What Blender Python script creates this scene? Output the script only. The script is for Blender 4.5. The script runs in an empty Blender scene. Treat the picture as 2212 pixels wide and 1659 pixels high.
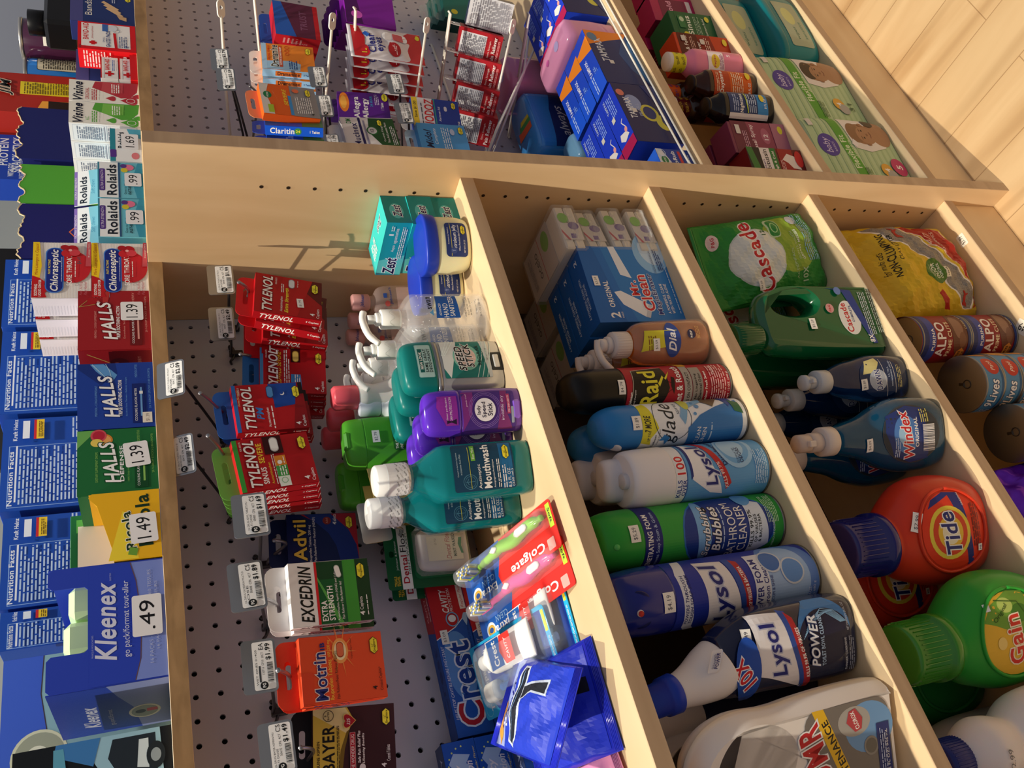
import bpy, bmesh, math, random
from mathutils import Vector, Matrix, Euler
D = bpy.data
SC = bpy.context.scene
COL = SC.collection
random.seed(7)
# ---------------------------------------------------------------- camera (a phone held sideways: picture rolled 90 degrees)
cam = D.cameras.new('camera'); co = D.objects.new('camera', cam); COL.objects.link(co)
cam.sensor_width = 36; cam.lens = 30.034; cam.clip_start = .02
xr, yd, zf = (Vector(v) for v in ((-.2602, -.2889, -.9213), (-.8136, .5794, .0480), (.5199, .7621, -.3858)))
mm = Matrix((xr, -yd, -zf)).transposed().to_4x4(); mm.translation = (-.8127, -.9904, 1.3715)
co.matrix_world = mm
SC.camera = co
# ---------------------------------------------------------------- light: low sun from the left, soft shop light
w = D.worlds.new('world'); SC.world = w; w.use_nodes = True
nt = w.node_tree; bg = nt.nodes['Background']; bg.inputs[1].default_value = .43
tc = nt.nodes.new('ShaderNodeTexCoord'); sx = nt.nodes.new('ShaderNodeSeparateXYZ'); cr = nt.nodes.new('ShaderNodeValToRGB')
mr = nt.nodes.new('ShaderNodeMapRange'); mr.inputs[1].default_value = -1; mr.inputs[2].default_value = 1
nt.links.new(tc.outputs['Generated'], sx.inputs[0]); nt.links.new(sx.outputs['Z'], mr.inputs[0])
nt.links.new(mr.outputs[0], cr.inputs[0]); nt.links.new(cr.outputs[0], bg.inputs[0])
cr.color_ramp.elements[0].color = (.05, .035, .025, 1); cr.color_ramp.elements[1].color = (.95, .96, 1.06, 1)
e = cr.color_ramp.elements.new(.5); e.color = (.345, .345, .38, 1)
SUN = Vector((1, .12, -1.6)).normalized()
sl = D.lights.new('sun', 'SUN'); sl.energy = 2.5; sl.angle = math.radians(.55); sl.color = (1, .90, .72)
so = D.objects.new('sun', sl); COL.objects.link(so); so.rotation_euler = SUN.to_track_quat('-Z', 'Y').to_euler(); so.location = (-3, -1, 3)
sp = D.lights.new('ceiling_spot', 'AREA'); sp.shape = 'DISK'; sp.size = .07; sp.energy = 48; sp.color = (1, .93, .80)
spo = D.objects.new('ceiling_spot', sp); COL.objects.link(spo); spo.location = (-.15, -.455, 3.4)
SC.view_settings.view_transform = 'Standard'; SC.view_settings.look = 'None'
SC.view_settings.exposure = 0.0; SC.view_settings.gamma = 1
SC.view_settings.use_curve_mapping = False
SC.cycles.max_bounces = 8; SC.cycles.transparent_max_bounces = 24; SC.cycles.caustics_reflective = False; SC.cycles.caustics_refractive = False
SC.cycles.sample_clamp_indirect = 4
# ---------------------------------------------------------------- materials
MC = {}
def lin(h):
    c = [int(h[i:i+2], 16)/255 for i in (0, 2, 4)]
    return tuple(x/12.92 if x < .04045 else ((x+.055)/1.055)**2.4 for x in c) + (1,)
def M(s):
    """'RRGGBB' printed card; suffix :p plastic :g gloss :m metal :c clear film :t tinted liquid :w waxy translucent :k matt ink"""
    if s in MC: return MC[s]
    h, _, k = s.partition(':')
    m = D.materials.new('mat_'+h+k); m.use_nodes = True
    b = m.node_tree.nodes['Principled BSDF']; I = b.inputs
    c = lin(h); I['Base Color'].default_value = c
    r = {'': .42, 'p': .32, 'g': .14, 'm': .34, 'c': .08, 't': .06, 'w': .38, 'k': .6, 'f': .22, 'l': .08}[k]
    I['Roughness'].default_value = r
    if k in ('', 'k', 'p'): I['Specular IOR Level'].default_value = .28
    if k in ('', 'k'):    # faint printed-board mottling
        n = m.node_tree.nodes.new('ShaderNodeTexNoise'); n.inputs['Scale'].default_value = 90
        q = m.node_tree.nodes.new('ShaderNodeMapRange'); q.inputs[3].default_value = r-.06; q.inputs[4].default_value = r+.08
        m.node_tree.links.new(n.outputs['Fac'], q.inputs[0]); m.node_tree.links.new(q.outputs[0], I['Roughness'])
    if k == 'm': I['Metallic'].default_value = .9
    if k == 'f': I['Metallic'].default_value = .45
    if k == 'c': I['Alpha'].default_value = .16; I['Specular IOR Level'].default_value = .9
    if k == 'l': I['Alpha'].default_value = .30
    if k == 't': I['Transmission Weight'].default_value = .62; I['IOR'].default_value = 1.25; I['Coat Weight'].default_value = .4
    if k == 'w': I['Subsurface Weight'].default_value = .25; I['Subsurface Scale'].default_value = .006
    MC[s] = m
    return m
def wood(name, base, dark, sc, amt=.5, rough=.38, rings=0, plank=0):
    m = D.materials.new(name); m.use_nodes = True; t = m.node_tree; N = t.nodes.new; L = t.links.new
    b = t.nodes['Principled BSDF']; tc = N('ShaderNodeTexCoord'); mp = N('ShaderNodeMapping'); mp.inputs['Scale'].default_value = sc
    L(tc.outputs['Object'], mp.inputs[0])
    n = N('ShaderNodeTexNoise'); n.inputs['Scale'].default_value = 6; n.inputs['Detail'].default_value = 7; n.inputs['Distortion'].default_value = .6
    L(mp.outputs[0], n.inputs['Vector'])
    r = N('ShaderNodeValToRGB'); r.color_ramp.elements[0].position = .3; r.color_ramp.elements[1].position = .62
    r.color_ramp.elements[0].color = lin(dark); r.color_ramp.elements[1].color = lin(base)
    L(n.outputs['Fac'], r.inputs[0]); out = r.outputs[0]
    # thin cathedral grain lines
    wv = N('ShaderNodeTexWave'); wv.inputs['Scale'].default_value = 1.5; wv.inputs['Distortion'].default_value = 9; wv.inputs['Detail'].default_value = 3; wv.inputs['Detail Scale'].default_value = .6
    L(mp.outputs[0], wv.inputs['Vector'])
    r2 = N('ShaderNodeValToRGB'); r2.color_ramp.elements[0].position = .0; r2.color_ramp.elements[1].position = .12
    r2.color_ramp.elements[0].color = (.80, .76, .72, 1); r2.color_ramp.elements[1].color = (1, 1, 1, 1)
    L(wv.outputs['Fac'], r2.inputs[0])
    mx = N('ShaderNodeMix'); mx.data_type = 'RGBA'; mx.blend_type = 'MULTIPLY'; mx.inputs['Factor'].default_value = amt
    L(out, mx.inputs['A']); L(r2.outputs[0], mx.inputs['B']); out = mx.outputs['Result']
    if plank:
        br = N('ShaderNodeTexBrick'); br.inputs['Scale'].default_value = 1; br.inputs['Brick Width'].default_value = 1.1; br.inputs['Row Height'].default_value = .1015
        br.inputs['Mortar Size'].default_value = .0009; br.inputs['Color1'].default_value = (1, 1, 1, 1); br.inputs['Color2'].default_value = (.90, .89, .87, 1); br.inputs['Mortar'].default_value = (.62, .56, .5, 1)
        mp2 = N('ShaderNodeMapping'); mp2.inputs['Rotation'].default_value = (0, 0, math.pi/2); mp2.inputs['Location'].default_value = (.64, .038, 0)
        L(tc.outputs['Object'], mp2.inputs[0]); L(mp2.outputs[0], br.inputs['Vector'])
        m3 = N('ShaderNodeMix'); m3.data_type = 'RGBA'; m3.blend_type = 'MULTIPLY'; m3.inputs['Factor'].default_value = 1
        L(out, m3.inputs['A']); L(br.outputs['Color'], m3.inputs['B']); out = m3.outputs['Result']
    L(out, b.inputs['Base Color']); b.inputs['Roughness'].default_value = rough
    MC[name] = m
    return name
WOODV = wood('maple_upright', 'E2C39A', 'CDAA7E', (1.6, 1.6, .35), .35)
WOODH = wood('maple_shelf', 'EBD0A6', 'DDBE92', (.35, 1.8, 1.8), .25)
EDGE = wood('birch_edge', 'BFA384', 'A98D70', (.3, 6, 6), .3, .5)
LEDGE = wood('worn_gold_edge', 'B08B5E', '94734A', (3, 9, 9), .3, .4)
FLOORM = wood('plank_floor', 'D9B98C', 'C39E70', (2.2, .3, 1), .55, .42, plank=1)
# ---------------------------------------------------------------- geometry collector
class G:
    def __init__(s): s.v = []; s.f = []; s.m = []; s.s = []; s.mats = []
    def mi(s, mat):
        if mat not in s.mats: s.mats.append(mat)
        return s.mats.index(mat)
    def add(s, vf, mat, smooth=False, T=None):
        v, f = vf; o = len(s.v); k = s.mi(mat)
        s.v += [tuple(T @ Vector(p)) for p in v] if T else list(v)
        for q in f: s.f.append(tuple(i+o for i in q)); s.m.append(k); s.s.append(smooth)
        return s
    def build(s, name):
        me = D.meshes.new(name); me.from_pydata(s.v, [], s.f)
        for m in s.mats: me.materials.append(MC[m] if m in MC else M(m))
        me.polygons.foreach_set('material_index', s.m); me.polygons.foreach_set('use_smooth', s.s)
        me.update(); return me
def thing(name, label, cat, loc=(0, 0, 0), rot=(0, 0, 0), group=None):
    o = D.objects.new(name, None); COL.objects.link(o); o.empty_display_size = .02
    o.location = loc; o.rotation_euler = [math.radians(a) for a in (rot if len(rot) == 3 else (0, 0, rot[0]))]
    o['label'] = label; o['category'] = cat
    if group: o['group'] = group
    return o
def part(name, parent, g, label=None, loc=None):
    o = D.objects.new(name, g.build(name) if isinstance(g, G) else g); COL.objects.link(o); o.parent = parent
    if loc: o.location = loc
    if label: o['label'] = label
    return o
def dup(root, label, loc=None, rot=None, group=None):
    def cp(o, par):
        c = o.copy(); COL.objects.link(c); c.parent = par
        for ch in o.children: cp(ch, c)
        return c
    r = cp(root, None); r['label'] = label
    if loc: r.location = loc
    if rot: r.rotation_euler = [math.radians(a) for a in (rot if len(rot) == 3 else (0, 0, rot[0]))]
    if group: r['group'] = group; root['group'] = group
    return r
def box(x0, x1, y0, y1, z0, z1, b=.0006):
    if b <= 0:
        v = [(x, y, z) for z in (z0, z1) for y in (y0, y1) for x in (x0, x1)]
        return v, [(0, 2, 3, 1), (4, 5, 7, 6), (0, 1, 5, 4), (2, 6, 7, 3), (0, 4, 6, 2), (1, 3, 7, 5)]
    b = min(b, (x1-x0)/2.1, (y1-y0)/2.1, (z1-z0)/2.1)
    v = []; idx = {}
    X = (x0, x1); Y = (y0, y1); Z = (z0, z1)
    for i in (0, 1):
        for j in (0, 1):
            for k in (0, 1):
                sx, sy, sz = (b if i == 0 else -b), (b if j == 0 else -b), (b if k == 0 else -b)
                for a in range(3):
                    p = [X[i]+sx, Y[j]+sy, Z[k]+sz]; p[a] = (X[i], Y[j], Z[k])[a]
                    idx[i, j, k, a] = len(v); v.append(tuple(p))
    f = []
    for i in (0, 1):
        q = [idx[i, 0, 0, 0], idx[i, 1, 0, 0], idx[i, 1, 1, 0], idx[i, 0, 1, 0]]; f.append(tuple(q if i else q[::-1]))
        q = [idx[0, i, 0, 1], idx[1, i, 0, 1], idx[1, i, 1, 1], idx[0, i, 1, 1]]; f.append(tuple(q[::-1] if i else q))
        q = [idx[0, 0, i, 2], idx[1, 0, i, 2], idx[1, 1, i, 2], idx[0, 1, i, 2]]; f.append(tuple(q if i else q[::-1]))
    for j in (0, 1):
        for k in (0, 1):
            q = [idx[0, j, k, 1], idx[1, j, k, 1], idx[1, j, k, 2], idx[0, j, k, 2]]; f.append(tuple(q if (j ^ k) == 0 and k == 0 or (j ^ k) == 0 and k else q[::-1]))
            q = [idx[j, 0, k, 0], idx[j, 1, k, 0], idx[j, 1, k, 2], idx[j, 0, k, 2]]; f.append(tuple(q[::-1] if (j ^ k) == 0 else q))
            q = [idx[j, k, 0, 0], idx[j, k, 1, 0], idx[j, k, 1, 1], idx[j, k, 0, 1]]; f.append(tuple(q if (j ^ k) == 0 else q[::-1]))
            f.append
    for i in (0, 1):
        for j in (0, 1):
            for k in (0, 1):
                q = (idx[i, j, k, 0], idx[i, j, k, 1], idx[i, j, k, 2]); f.append(q if (i+j+k) % 2 else q[::-1])
    return v, f
def cr_int(pts, n):
    """monotone-ish smooth interpolation of section tuples along z"""
    out = []
    for i in range(len(pts)-1):
        p0 = pts[max(i-1, 0)]; p1 = pts[i]; p2 = pts[i+1]; p3 = pts[min(i+2, len(pts)-1)]
        for k in range(n):
            t = k/n; r = []
            for a, b, c, d in zip(p0, p1, p2, p3):
                m1 = (c-a)/2; m2 = (d-b)/2
                if (c-b)*(b-a) <= 0: m1 = 0
                if (d-c)*(c-b) <= 0: m2 = 0
                dd = abs(c-b)*3; m1 = max(-dd, min(dd, m1)); m2 = max(-dd, min(dd, m2))
                r.append((2*t**3-3*t*t+1)*b+(t**3-2*t*t+t)*m1+(-2*t**3+3*t*t)*c+(t**3-t*t)*m2)
            out.append(tuple(r))
    out.append(pts[-1]); return out
def full(s):
    s = tuple(s)+(None,)*(6-len(s)); z, a, b, n, cx, cy = s
    return (z, a, a if b is None else b, 2 if n is None else n, cx or 0, cy or 0)
def secs(pts, n=4): return cr_int([full(p) for p in pts], n) if n > 1 else [full(p) for p in pts]
def spow(c, e): return math.copysign(abs(c)**e, c)
def loft(S, seg=40, cap=True):
    v = []; f = []
    for z, a, b, n, cx, cy in S:
        for k in range(seg):
            t = 2*math.pi*k/seg; v.append((cx+a*spow(math.cos(t), 2/n), cy+b*spow(math.sin(t), 2/n), z))
    for i in range(len(S)-1):
        for k in range(seg):
            j = (k+1) % seg; f.append((i*seg+k, i*seg+j, (i+1)*seg+j, (i+1)*seg+k))
    if cap: f.append(tuple(range(seg-1, -1, -1))); f.append(tuple(range((len(S)-1)*seg, len(S)*seg)))
    return v, f
def cyl(r, z0, z1, seg=32, b=.0008, cx=0, cy=0, r2=None):
    r2 = r if r2 is None else r2
    return loft([(z0, r-b, r-b, 2, cx, cy), (z0+b, r, r, 2, cx, cy), (z1-b, r2, r2, 2, cx, cy), (z1, r2-b, r2-b, 2, cx, cy)], seg)
def tube(path, r, seg=8):
    P = [Vector(p) for p in path]; v = []; f = []; n = len(P)
    up = Vector((0, 0, 1)); prev = None
    for i, p in enumerate(P):
        d = ((P[min(i+1, n-1)]-P[max(i-1, 0)])).normalized()
        if prev is None: a = d.orthogonal().normalized()
        else: a = (prev - d*prev.dot(d)).normalized()
        prev = a; b = d.cross(a); rr = r[i] if isinstance(r, (list, tuple)) else r
        for k in range(seg):
            t = 2*math.pi*k/seg; v.append(tuple(p+(a*math.cos(t)+b*math.sin(t))*rr))
    for i in range(n-1):
        for k in range(seg):
            j = (k+1) % seg; f.append((i*seg+k, i*seg+j, (i+1)*seg+j, (i+1)*seg+k))
    f.append(tuple(range(seg-1, -1, -1))); f.append(tuple(range((n-1)*seg, n*seg)))
    return v, f
def bend(pts, n=5):
    q = cr_int([tuple(p) for p in pts], n) if n > 1 else pts
    return q
def prism(poly, y0, y1):
    """outline in XZ (counter-clockwise seen from the front, -Y) pushed back along Y"""
    n = len(poly); v = [(x, y0, z) for x, z in poly]+[(x, y1, z) for x, z in poly]
    return v, [tuple(range(n)), tuple(range(2*n-1, n-1, -1))]+[((i+1) % n, i, n+i, n+(i+1) % n) for i in range(n)]
def rrect(w, h, r, cx=0, cy=0, n=5):
    p = []
    for sx, sy, a0 in ((1, -1, -90), (1, 1, 0), (-1, 1, 90), (-1, -1, 180)):
        for k in range(n+1):
            a = math.radians(a0+90*k/n); p.append((cx+sx*(w/2-r)+r*math.cos(a), cy+sy*(h/2-r)+r*math.sin(a)))
    return p
def holed(outer, hole):
    """outline with one hole as a keyhole polygon (both ccw lists)"""
    i = max(range(len(outer)), key=lambda k: outer[k][1]); j = max(range(len(hole)), key=lambda k: hole[k][1])
    o = outer[i:]+outer[:i+1]; h = (hole[j:]+hole[:j+1])[::-1]
    return o+h
# ---------------------------------------------------------------- printed art: flat shapes and lettering laid on a surface
TX = {}
def text2d(s, bold, shear, outline=0):
    k = (s, bold, shear, outline)
    if k in TX: return TX[k]
    c = D.curves.new('t', 'FONT'); c.body = s; c.size = 1; c.resolution_u = 3 if len(s) < 18 else 2; c.offset = (.022 if bold else 0)+outline; c.shear = shear; c.fill_mode = 'FRONT'
    if bold: c.space_character = 1.08
    o = D.objects.new('t', c); me = o.to_mesh()
    v = [(p.co.x, p.co.y) for p in me.vertices]; f = [tuple(p.vertices) for p in me.polygons]
    o.to_mesh_clear(); D.objects.remove(o); D.curves.remove(c)
    TX[k] = (v, f); return TX[k]
def tfit(s, x, y, w, h, o=''):
    bold = 'b' in o; shear = .25 if 'i' in o else 0
    v, f = text2d(s, bold, shear)
    if not v: return [], []
    X = [p[0] for p in v]; Y = [p[1] for p in v]; x0, x1, y0, y1 = min(X), max(X), min(Y), max(Y)
    return (x0, x1, y0, y1)
def prims(L):
    """expand macros -> list of (verts2d, faces, colour)"""
    out = []
    def poly(p, c): out.append((list(p), [tuple(range(len(p)))], c))
    for q in L:
        k = q[0]
        if k == 'r': _, x, y, w, h, c = q; poly([(x-w/2, y), (x+w/2, y), (x+w/2, y+h), (x-w/2, y+h)], c)
        elif k == 'rr': _, x, y, w, h, r, c = q; poly(rrect(w, h, r, x, y+h/2), c)
        elif k == 'e': _, x, y, a, b, c = q; poly([(x+a*math.cos(t*math.pi/14), y+b*math.sin(t*math.pi/14)) for t in range(28)], c)
        elif k == 'ring':
            _, x, y, a, b, t_, c = q; n = 28
            v = [(x+(a-d)*math.cos(2*math.pi*t/n), y+(b-d)*math.sin(2*math.pi*t/n)) for d in (0, t_) for t in range(n)]
            out.append((v, [(i, (i+1) % n, n+(i+1) % n, n+i) for i in range(n)], c))
        elif k == 'p': poly(q[1], q[2])
        elif k == 'ln':
            _, pts, wd, c = q
            for (x0, y0), (x1, y1) in zip(pts, pts[1:]):
                d = math.hypot(x1-x0, y1-y0) or 1; nx, ny = -(y1-y0)/d*wd/2, (x1-x0)/d*wd/2
                poly([(x0-nx, y0-ny), (x1-nx, y1-ny), (x1+nx, y1+ny), (x0+nx, y0+ny)], c)
        elif k == 't':
            _, s, x, y, w, h, c = q[:7]; o = q[7] if len(q) > 7 else ''; rot = q[8] if len(q) > 8 else 0; oc = q[9] if len(q) > 9 else None
            bold = 'b' in o; sh = .28 if 'i' in o else 0
            v0, f0 = text2d(s, bold, sh)
            if not v0: continue
            X = [p[0] for p in v0]; Y = [p[1] for p in v0]; x0, x1, y0, y1 = min(X), max(X), min(Y), max(Y)
            ca, sa = math.cos(math.radians(rot)), math.sin(math.radians(rot))
            def tr(V): return [((lambda a, b: (x+a*ca-b*sa, y+h/2+a*sa+b*ca))(((px-x0)/(x1-x0)-.5)*w, ((py-y0)/(y1-y0 or 1)-.5)*h)) for px, py in V]
            if oc:
                v1, f1 = text2d(s, bold, sh, .05); out.append((tr(v1), f1, oc))
            out.append((tr(v0), f0, c))
        elif k == 'l':    # block of very small print: thin rows of word-like dashes
            _, x, y, w, h, n, c = q; rs = random.Random(int(x*10)+n)
            for i in range(n):
                yy = y+h*(n-1-i)/n; xx = x-w/2; end = x+w/2-(rs.random()*w*.25 if i % 3 == 2 else 0)
                while xx < end-.6:
                    ww = min(rs.uniform(1.2, 4.5)*h/n*.8, end-xx); poly([(xx, yy), (xx+ww, yy), (xx+ww, yy+h/n*.45), (xx, yy+h/n*.45)], c); xx += ww+h/n*.45
        elif k == 'bc':
            _, x, y, w, h, c = q; rs = random.Random(3); xx = x-w/2
            while xx < x+w/2:
                ww = rs.choice((.35, .35, .7, 1.05))*w/28; poly([(xx, y), (xx+ww, y), (xx+ww, y+h), (xx, y+h)], c); xx += ww+rs.choice((.4, .4, .8))*w/28
        elif k == 'lds':  # yellow lozenge of the travel-size boxes
            _, x, y, w = q; h = w*.46
            hexa = lambda f: [(x-w/2*f, y), (x-w*.32*f, y-h/2*f), (x+w*.32*f, y-h/2*f), (x+w/2*f, y), (x+w*.32*f, y+h/2*f), (x-w*.32*f, y+h/2*f)]
            poly(hexa(1), '3A3A20'); poly(hexa(.92), 'F2E23A')
            out += prims([('t', "Lil'", x, y+h*.1, w*.2, h*.24, '2A2A18', 'i'), ('t', 'DrugStore', x, y-h*.28, w*.72, h*.36, '1A1A10', 'b')])
    return out
def art(g, L, surf, du=0, dv=0, scale=.001, base=.00025, step=.00004, diag=False):
    """lay art (mm) on surf(u, v, off) in metres; du/dv: cut spacing in mm for curved surfaces"""
    items = prims(L)
    if not items: return
    bm = bmesh.new(); lay = bm.verts.layers.float.new('o'); cols = []
    for i, (v, f, c) in enumerate(items):
        if c not in cols: cols.append(c)
        vs = []
        for x, y in v:
            b = bm.verts.new((x, y, 0)); b[lay] = i; vs.append(b)
        for q in f:
            try: fa = bm.faces.new([vs[k] for k in q]); fa.material_index = cols.index(c)
            except ValueError: pass
    bm.normal_update()
    for fa in bm.faces:
        if fa.normal.z < 0: fa.normal_flip()
    if du or dv:
        xs = [b.co.x for b in bm.verts]; ys = [b.co.y for b in bm.verts]
        for d, ax, lo, hi in ((du, 0, min(xs), max(xs)), (dv, 1, min(ys), max(ys))):
            if d:
                k = math.floor(lo/d)+1
                while k*d < hi:
                    n = [0, 0, 0]; n[ax] = 1; p = [0, 0, 0]; p[ax] = k*d
                    bmesh.ops.bisect_plane(bm, geom=bm.verts[:]+bm.edges[:]+bm.faces[:], plane_co=p, plane_no=n, dist=1e-5); k += 1
        if diag:   # same diagonal in every cell, so that stacked layers stay parallel on a wrinkled film
            q = [b.co.x/du-b.co.y/dv for b in bm.verts]
            for k in range(math.floor(min(q))+1, math.ceil(max(q))):
                bmesh.ops.bisect_plane(bm, geom=bm.verts[:]+bm.edges[:]+bm.faces[:], plane_co=(k*du, 0, 0), plane_no=(1/du, -1/dv, 0), dist=1e-5)
    o = len(g.v); bm.verts.index_update()
    for b in bm.verts: g.v.append(tuple(surf(b.co.x*scale, b.co.y*scale, base+step*b[lay])))
    mi = [g.mi(c) for c in cols]
    for fa in bm.faces: g.f.append(tuple(o+b.index for b in fa.verts)); g.m.append(mi[fa.material_index]); g.s.append(False)
    bm.free()
def s_front(y): return lambda u, v, o: (u, y-o, v)
def s_left(x, yc=0): return lambda u, v, o: (x-o, yc-u, v)
def s_right(x, yc=0): return lambda u, v, o: (x+o, yc+u, v)
def s_top(z, y0=0): return lambda u, v, o: (u, y0+v, z+o)
def s_cyl(r, z0=0, a0=0, cx=0, cy=0): return lambda u, v, o: (cx+(r+o)*math.sin(u/r+a0), cy-(r+o)*math.cos(u/r+a0), z0+v)
def s_loft(S, z0=0, k=.0004):
    Zs = [s[0] for s in S]
    def f(u, v, o):
        z = v+z0; i = 0
        while i < len(S)-2 and Zs[i+1] < z: i += 1
        t = max(0, min(1, (z-Zs[i])/((Zs[i+1]-Zs[i]) or 1))); q = [a+(b-a)*t for a, b in zip(S[i], S[i+1])]
        _, a, b, n, cx, cy = q; r = min(.985, abs(u)/a); yy = b*(1-r**n)**(1/n)
        nx = (abs(r)**(n-1))/a*math.copysign(1, u); ny = ((yy/b)**(n-1))/b; L = math.hypot(nx, ny) or 1
        return (cx+math.copysign(r*a, u)+nx/L*(o+k), cy-yy-ny/L*(o+k), z)
    return f
def sticker(parent, txt, u, v, surf, w=14, h=8, du=0, rot=0, label=None):
    g = G(); art(g, [('p', [(u+a*math.cos(rot)-b*math.sin(rot), v+a*math.sin(rot)+b*math.cos(rot)) for a, b in ((-w/2, -h/2), (w/2, -h/2), (w/2, h/2), (-w/2, h/2))], 'F4F2EC'),
                     ('t', txt, u, v-h*.22, w*.72, h*.44, '555560', '', math.degrees(rot))], surf, du, du, base=.0012)
    return part('price_sticker', parent, g, 'small white price sticker reading '+txt)
def carton(parent, w, d, h, col, front=(), left=(), right=(), top=(), name='carton', b=.0005, label=None):
    """folded card box centred on its parent, front at -Y; art in mm"""
    w, d, h = w/1000, d/1000, h/1000; g = G(); g.add(box(-w/2, w/2, -d/2, d/2, 0, h, b), col)
    if front: art(g, front, s_front(-d/2))
    if left: art(g, left, s_left(-w/2))
    if right: art(g, right, s_right(w/2))
    if top: art(g, top, s_top(h, -d/2))
    return part(name, parent, g, label)
# ---------------------------------------------------------------- setting
def struct(name, g):
    o = D.objects.new(name, g.build(name)); COL.objects.link(o); o['kind'] = 'structure'; return o
struct('floor', G().add(box(-2.2, 2.6, -2.2, 2.2, -.03, 0, 0), FLOORM))
struct('wall_back', G().add(box(-2.2, 2.6, 2.2, 2.25, 0, 2.6, 0), 'C9D4D6:k'))
# ---------------------------------------------------------------- the shelving
TOP = 1.372; YL = -.1165
unit = thing('shelving_unit', 'pale maple shop shelving unit with pegboard panels and adjustable shelves', 'shelving')
def pegpanel(x0, x1, z0, z1, hx, hz):
    g = G(); p = .0254; r = .0031; n = 10; t = .005
    i0 = math.ceil((x0-hx)/p-.5); i1 = math.floor((x1-hx)/p+.5); k0 = math.ceil((z0-hz)/p-.5); k1 = math.floor((z1-hz)/p+.5)
    V = []; F = []
    for i in range(i0, i1+1):
        for k in range(k0, k1+1):
            cx, cz = hx+i*p, hz+k*p; o = len(V)
            a, b, c, d = max(cx-p/2, x0), min(cx+p/2, x1), max(cz-p/2, z0), min(cz+p/2, z1)
            if i == i0: a = x0
            if i == i1: b = x1
            if k == k0: c = z0
            if k == k1: d = z1
            if not (a < cx-r and b > cx+r and c < cz-r and d > cz+r):
                V += [(a, 0, c), (b, 0, c), (b, 0, d), (a, 0, d)]; F.append((o, o+1, o+2, o+3)); continue
            V += [(b, 0, c), (b, 0, d), (a, 0, d), (a, 0, c)]
            for y in (0, t):
                for q in range(n*1+2):
                    th = math.radians(-45+360*q/(n+2)); V.append((cx+r*math.cos(th), y, cz+r*math.sin(th)))
            m = n+2; h = lambda y, q: o+4+y*m+(q % m)
            for q in range(m):
                F.append((h(0, q), h(0, q+1), h(1, q+1), h(1, q)))
            s = m//4
            for c_ in range(4):
                for q in range(c_*s, c_*s+s): F.append((o+(c_ if q-c_*s < s/2 else (c_+1) % 4), h(0, q+1), h(0, q)))
                mid = c_*s+(s+1)//2; F.append((o+c_, o+(c_+1) % 4, h(0, mid)))
    g.add((V, F), 'C4C0CA'); return g
pz = .993
part('pegboard_panel', unit, pegpanel(-1.3, 0, .975, 1.354, -.0138, 1.3465), 'lilac-grey pegboard panel of the left bay')
part('pegboard_panel', unit, pegpanel(.019, 1.3, .572, 1.354, .4153, 1.3193), 'lilac-grey pegboard panel of the right bay')
part('back_panel', unit, G().add(box(-3.6, 1.3, .012, .02, 0, 1.354, 0), '2B2522:k'))
part('back_panel', unit, G().add(box(-3.6, 0, .0, .009, .1, .975, 0), '4A3A2C:k').add(box(.019, 1.3, .0, .009, .1, .572, 0), '4A3A2C:k'), 'back panel below the pegboard, darkened to deepen the shade in the shelves')  # coloured dark to cut bounce light and deepen the shade between goods
# upright divider with its row of shelf-pin holes
g = G(); H = 1.3715; y0, y1 = -.3096, .0
g.add(box(0, .019, y0, y1, 0, H, .0006), WOODV)
for k in range(-4, 36):
    z = 1.2403-.032*k
    if z > TOP-.03: continue
    v = [(-.0004, -.2515+.0025*math.cos(t*math.pi/6), z+.0025*math.sin(t*math.pi/6)) for t in range(12)]
    if k >= 0: g.add((v, [tuple(range(12))]), '2A1C10:k')
part('divider_panel', unit, g)
part('divider_edge', unit, G().add(box(0.0001, .0189, y0-.0008, y0, .0005, H-.0005, 0), EDGE), 'grey-tan edge banding of the divider')
def shelf(x0, x1, z, t=.0185, yf=-.28):
    s = part('shelf_board', unit, G().add(box(x0, x1, yf, .0, z-t, z, .0008), WOODH))
    part('edge_strip', s, G().add(box(x0, x1, yf-.0009, yf, z-t+.0004, z-.0006, 0), EDGE), 'grey-tan edge banding')
for z in (.993, .708, .419, .127): shelf(-3.6, 0, z)  # left bay boards run on out of view, lengthened to keep stray sun out
for z in (.590, .357, .125): shelf(.019, 1.3, z)
for a, b in ((-3.6, 0), (.019, 1.3)):
    part('toe_board', unit, G().add(box(a, b, -.272, -.262, 0, .108, .0006), WOODH))
    lb = part('ledge_board', unit, G().add(box(a, b, YL, .55, TOP-.0175, TOP, .0005), WOODH), 'top ledge board above the pegboard')
    part('ledge_edge', lb, G().add(box(a, b, YL-.001, YL, TOP-.0172, TOP-.0003, 0), LEDGE), 'worn golden edge of the ledge')
# price stickers stuck on the bottom shelf
g = G(); L = s_top(.127, 0)
def tape(x, y, w, h, rz, txt, nm='price_sticker'):
    g = G(); c, s_ = math.cos(rz), math.sin(rz)
    art(g, [('rr', 0, -h/2, w, h, 2, 'EEE6D6'), ('t', txt, 0, -h*.28, w*.66, h*.56, '222222')], lambda u, v, o: (x+u*c-v*s_, y+u*s_+v*c, .127+o+.0003))
    o = part(nm, unit, g, 'price sticker reading '+txt+' on the bottom shelf')
tape(-.0775, -.2655, 22, 15, -.05, '$3.99'); tape(-.262, -.262, 30, 22, .4, '1.49')
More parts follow.
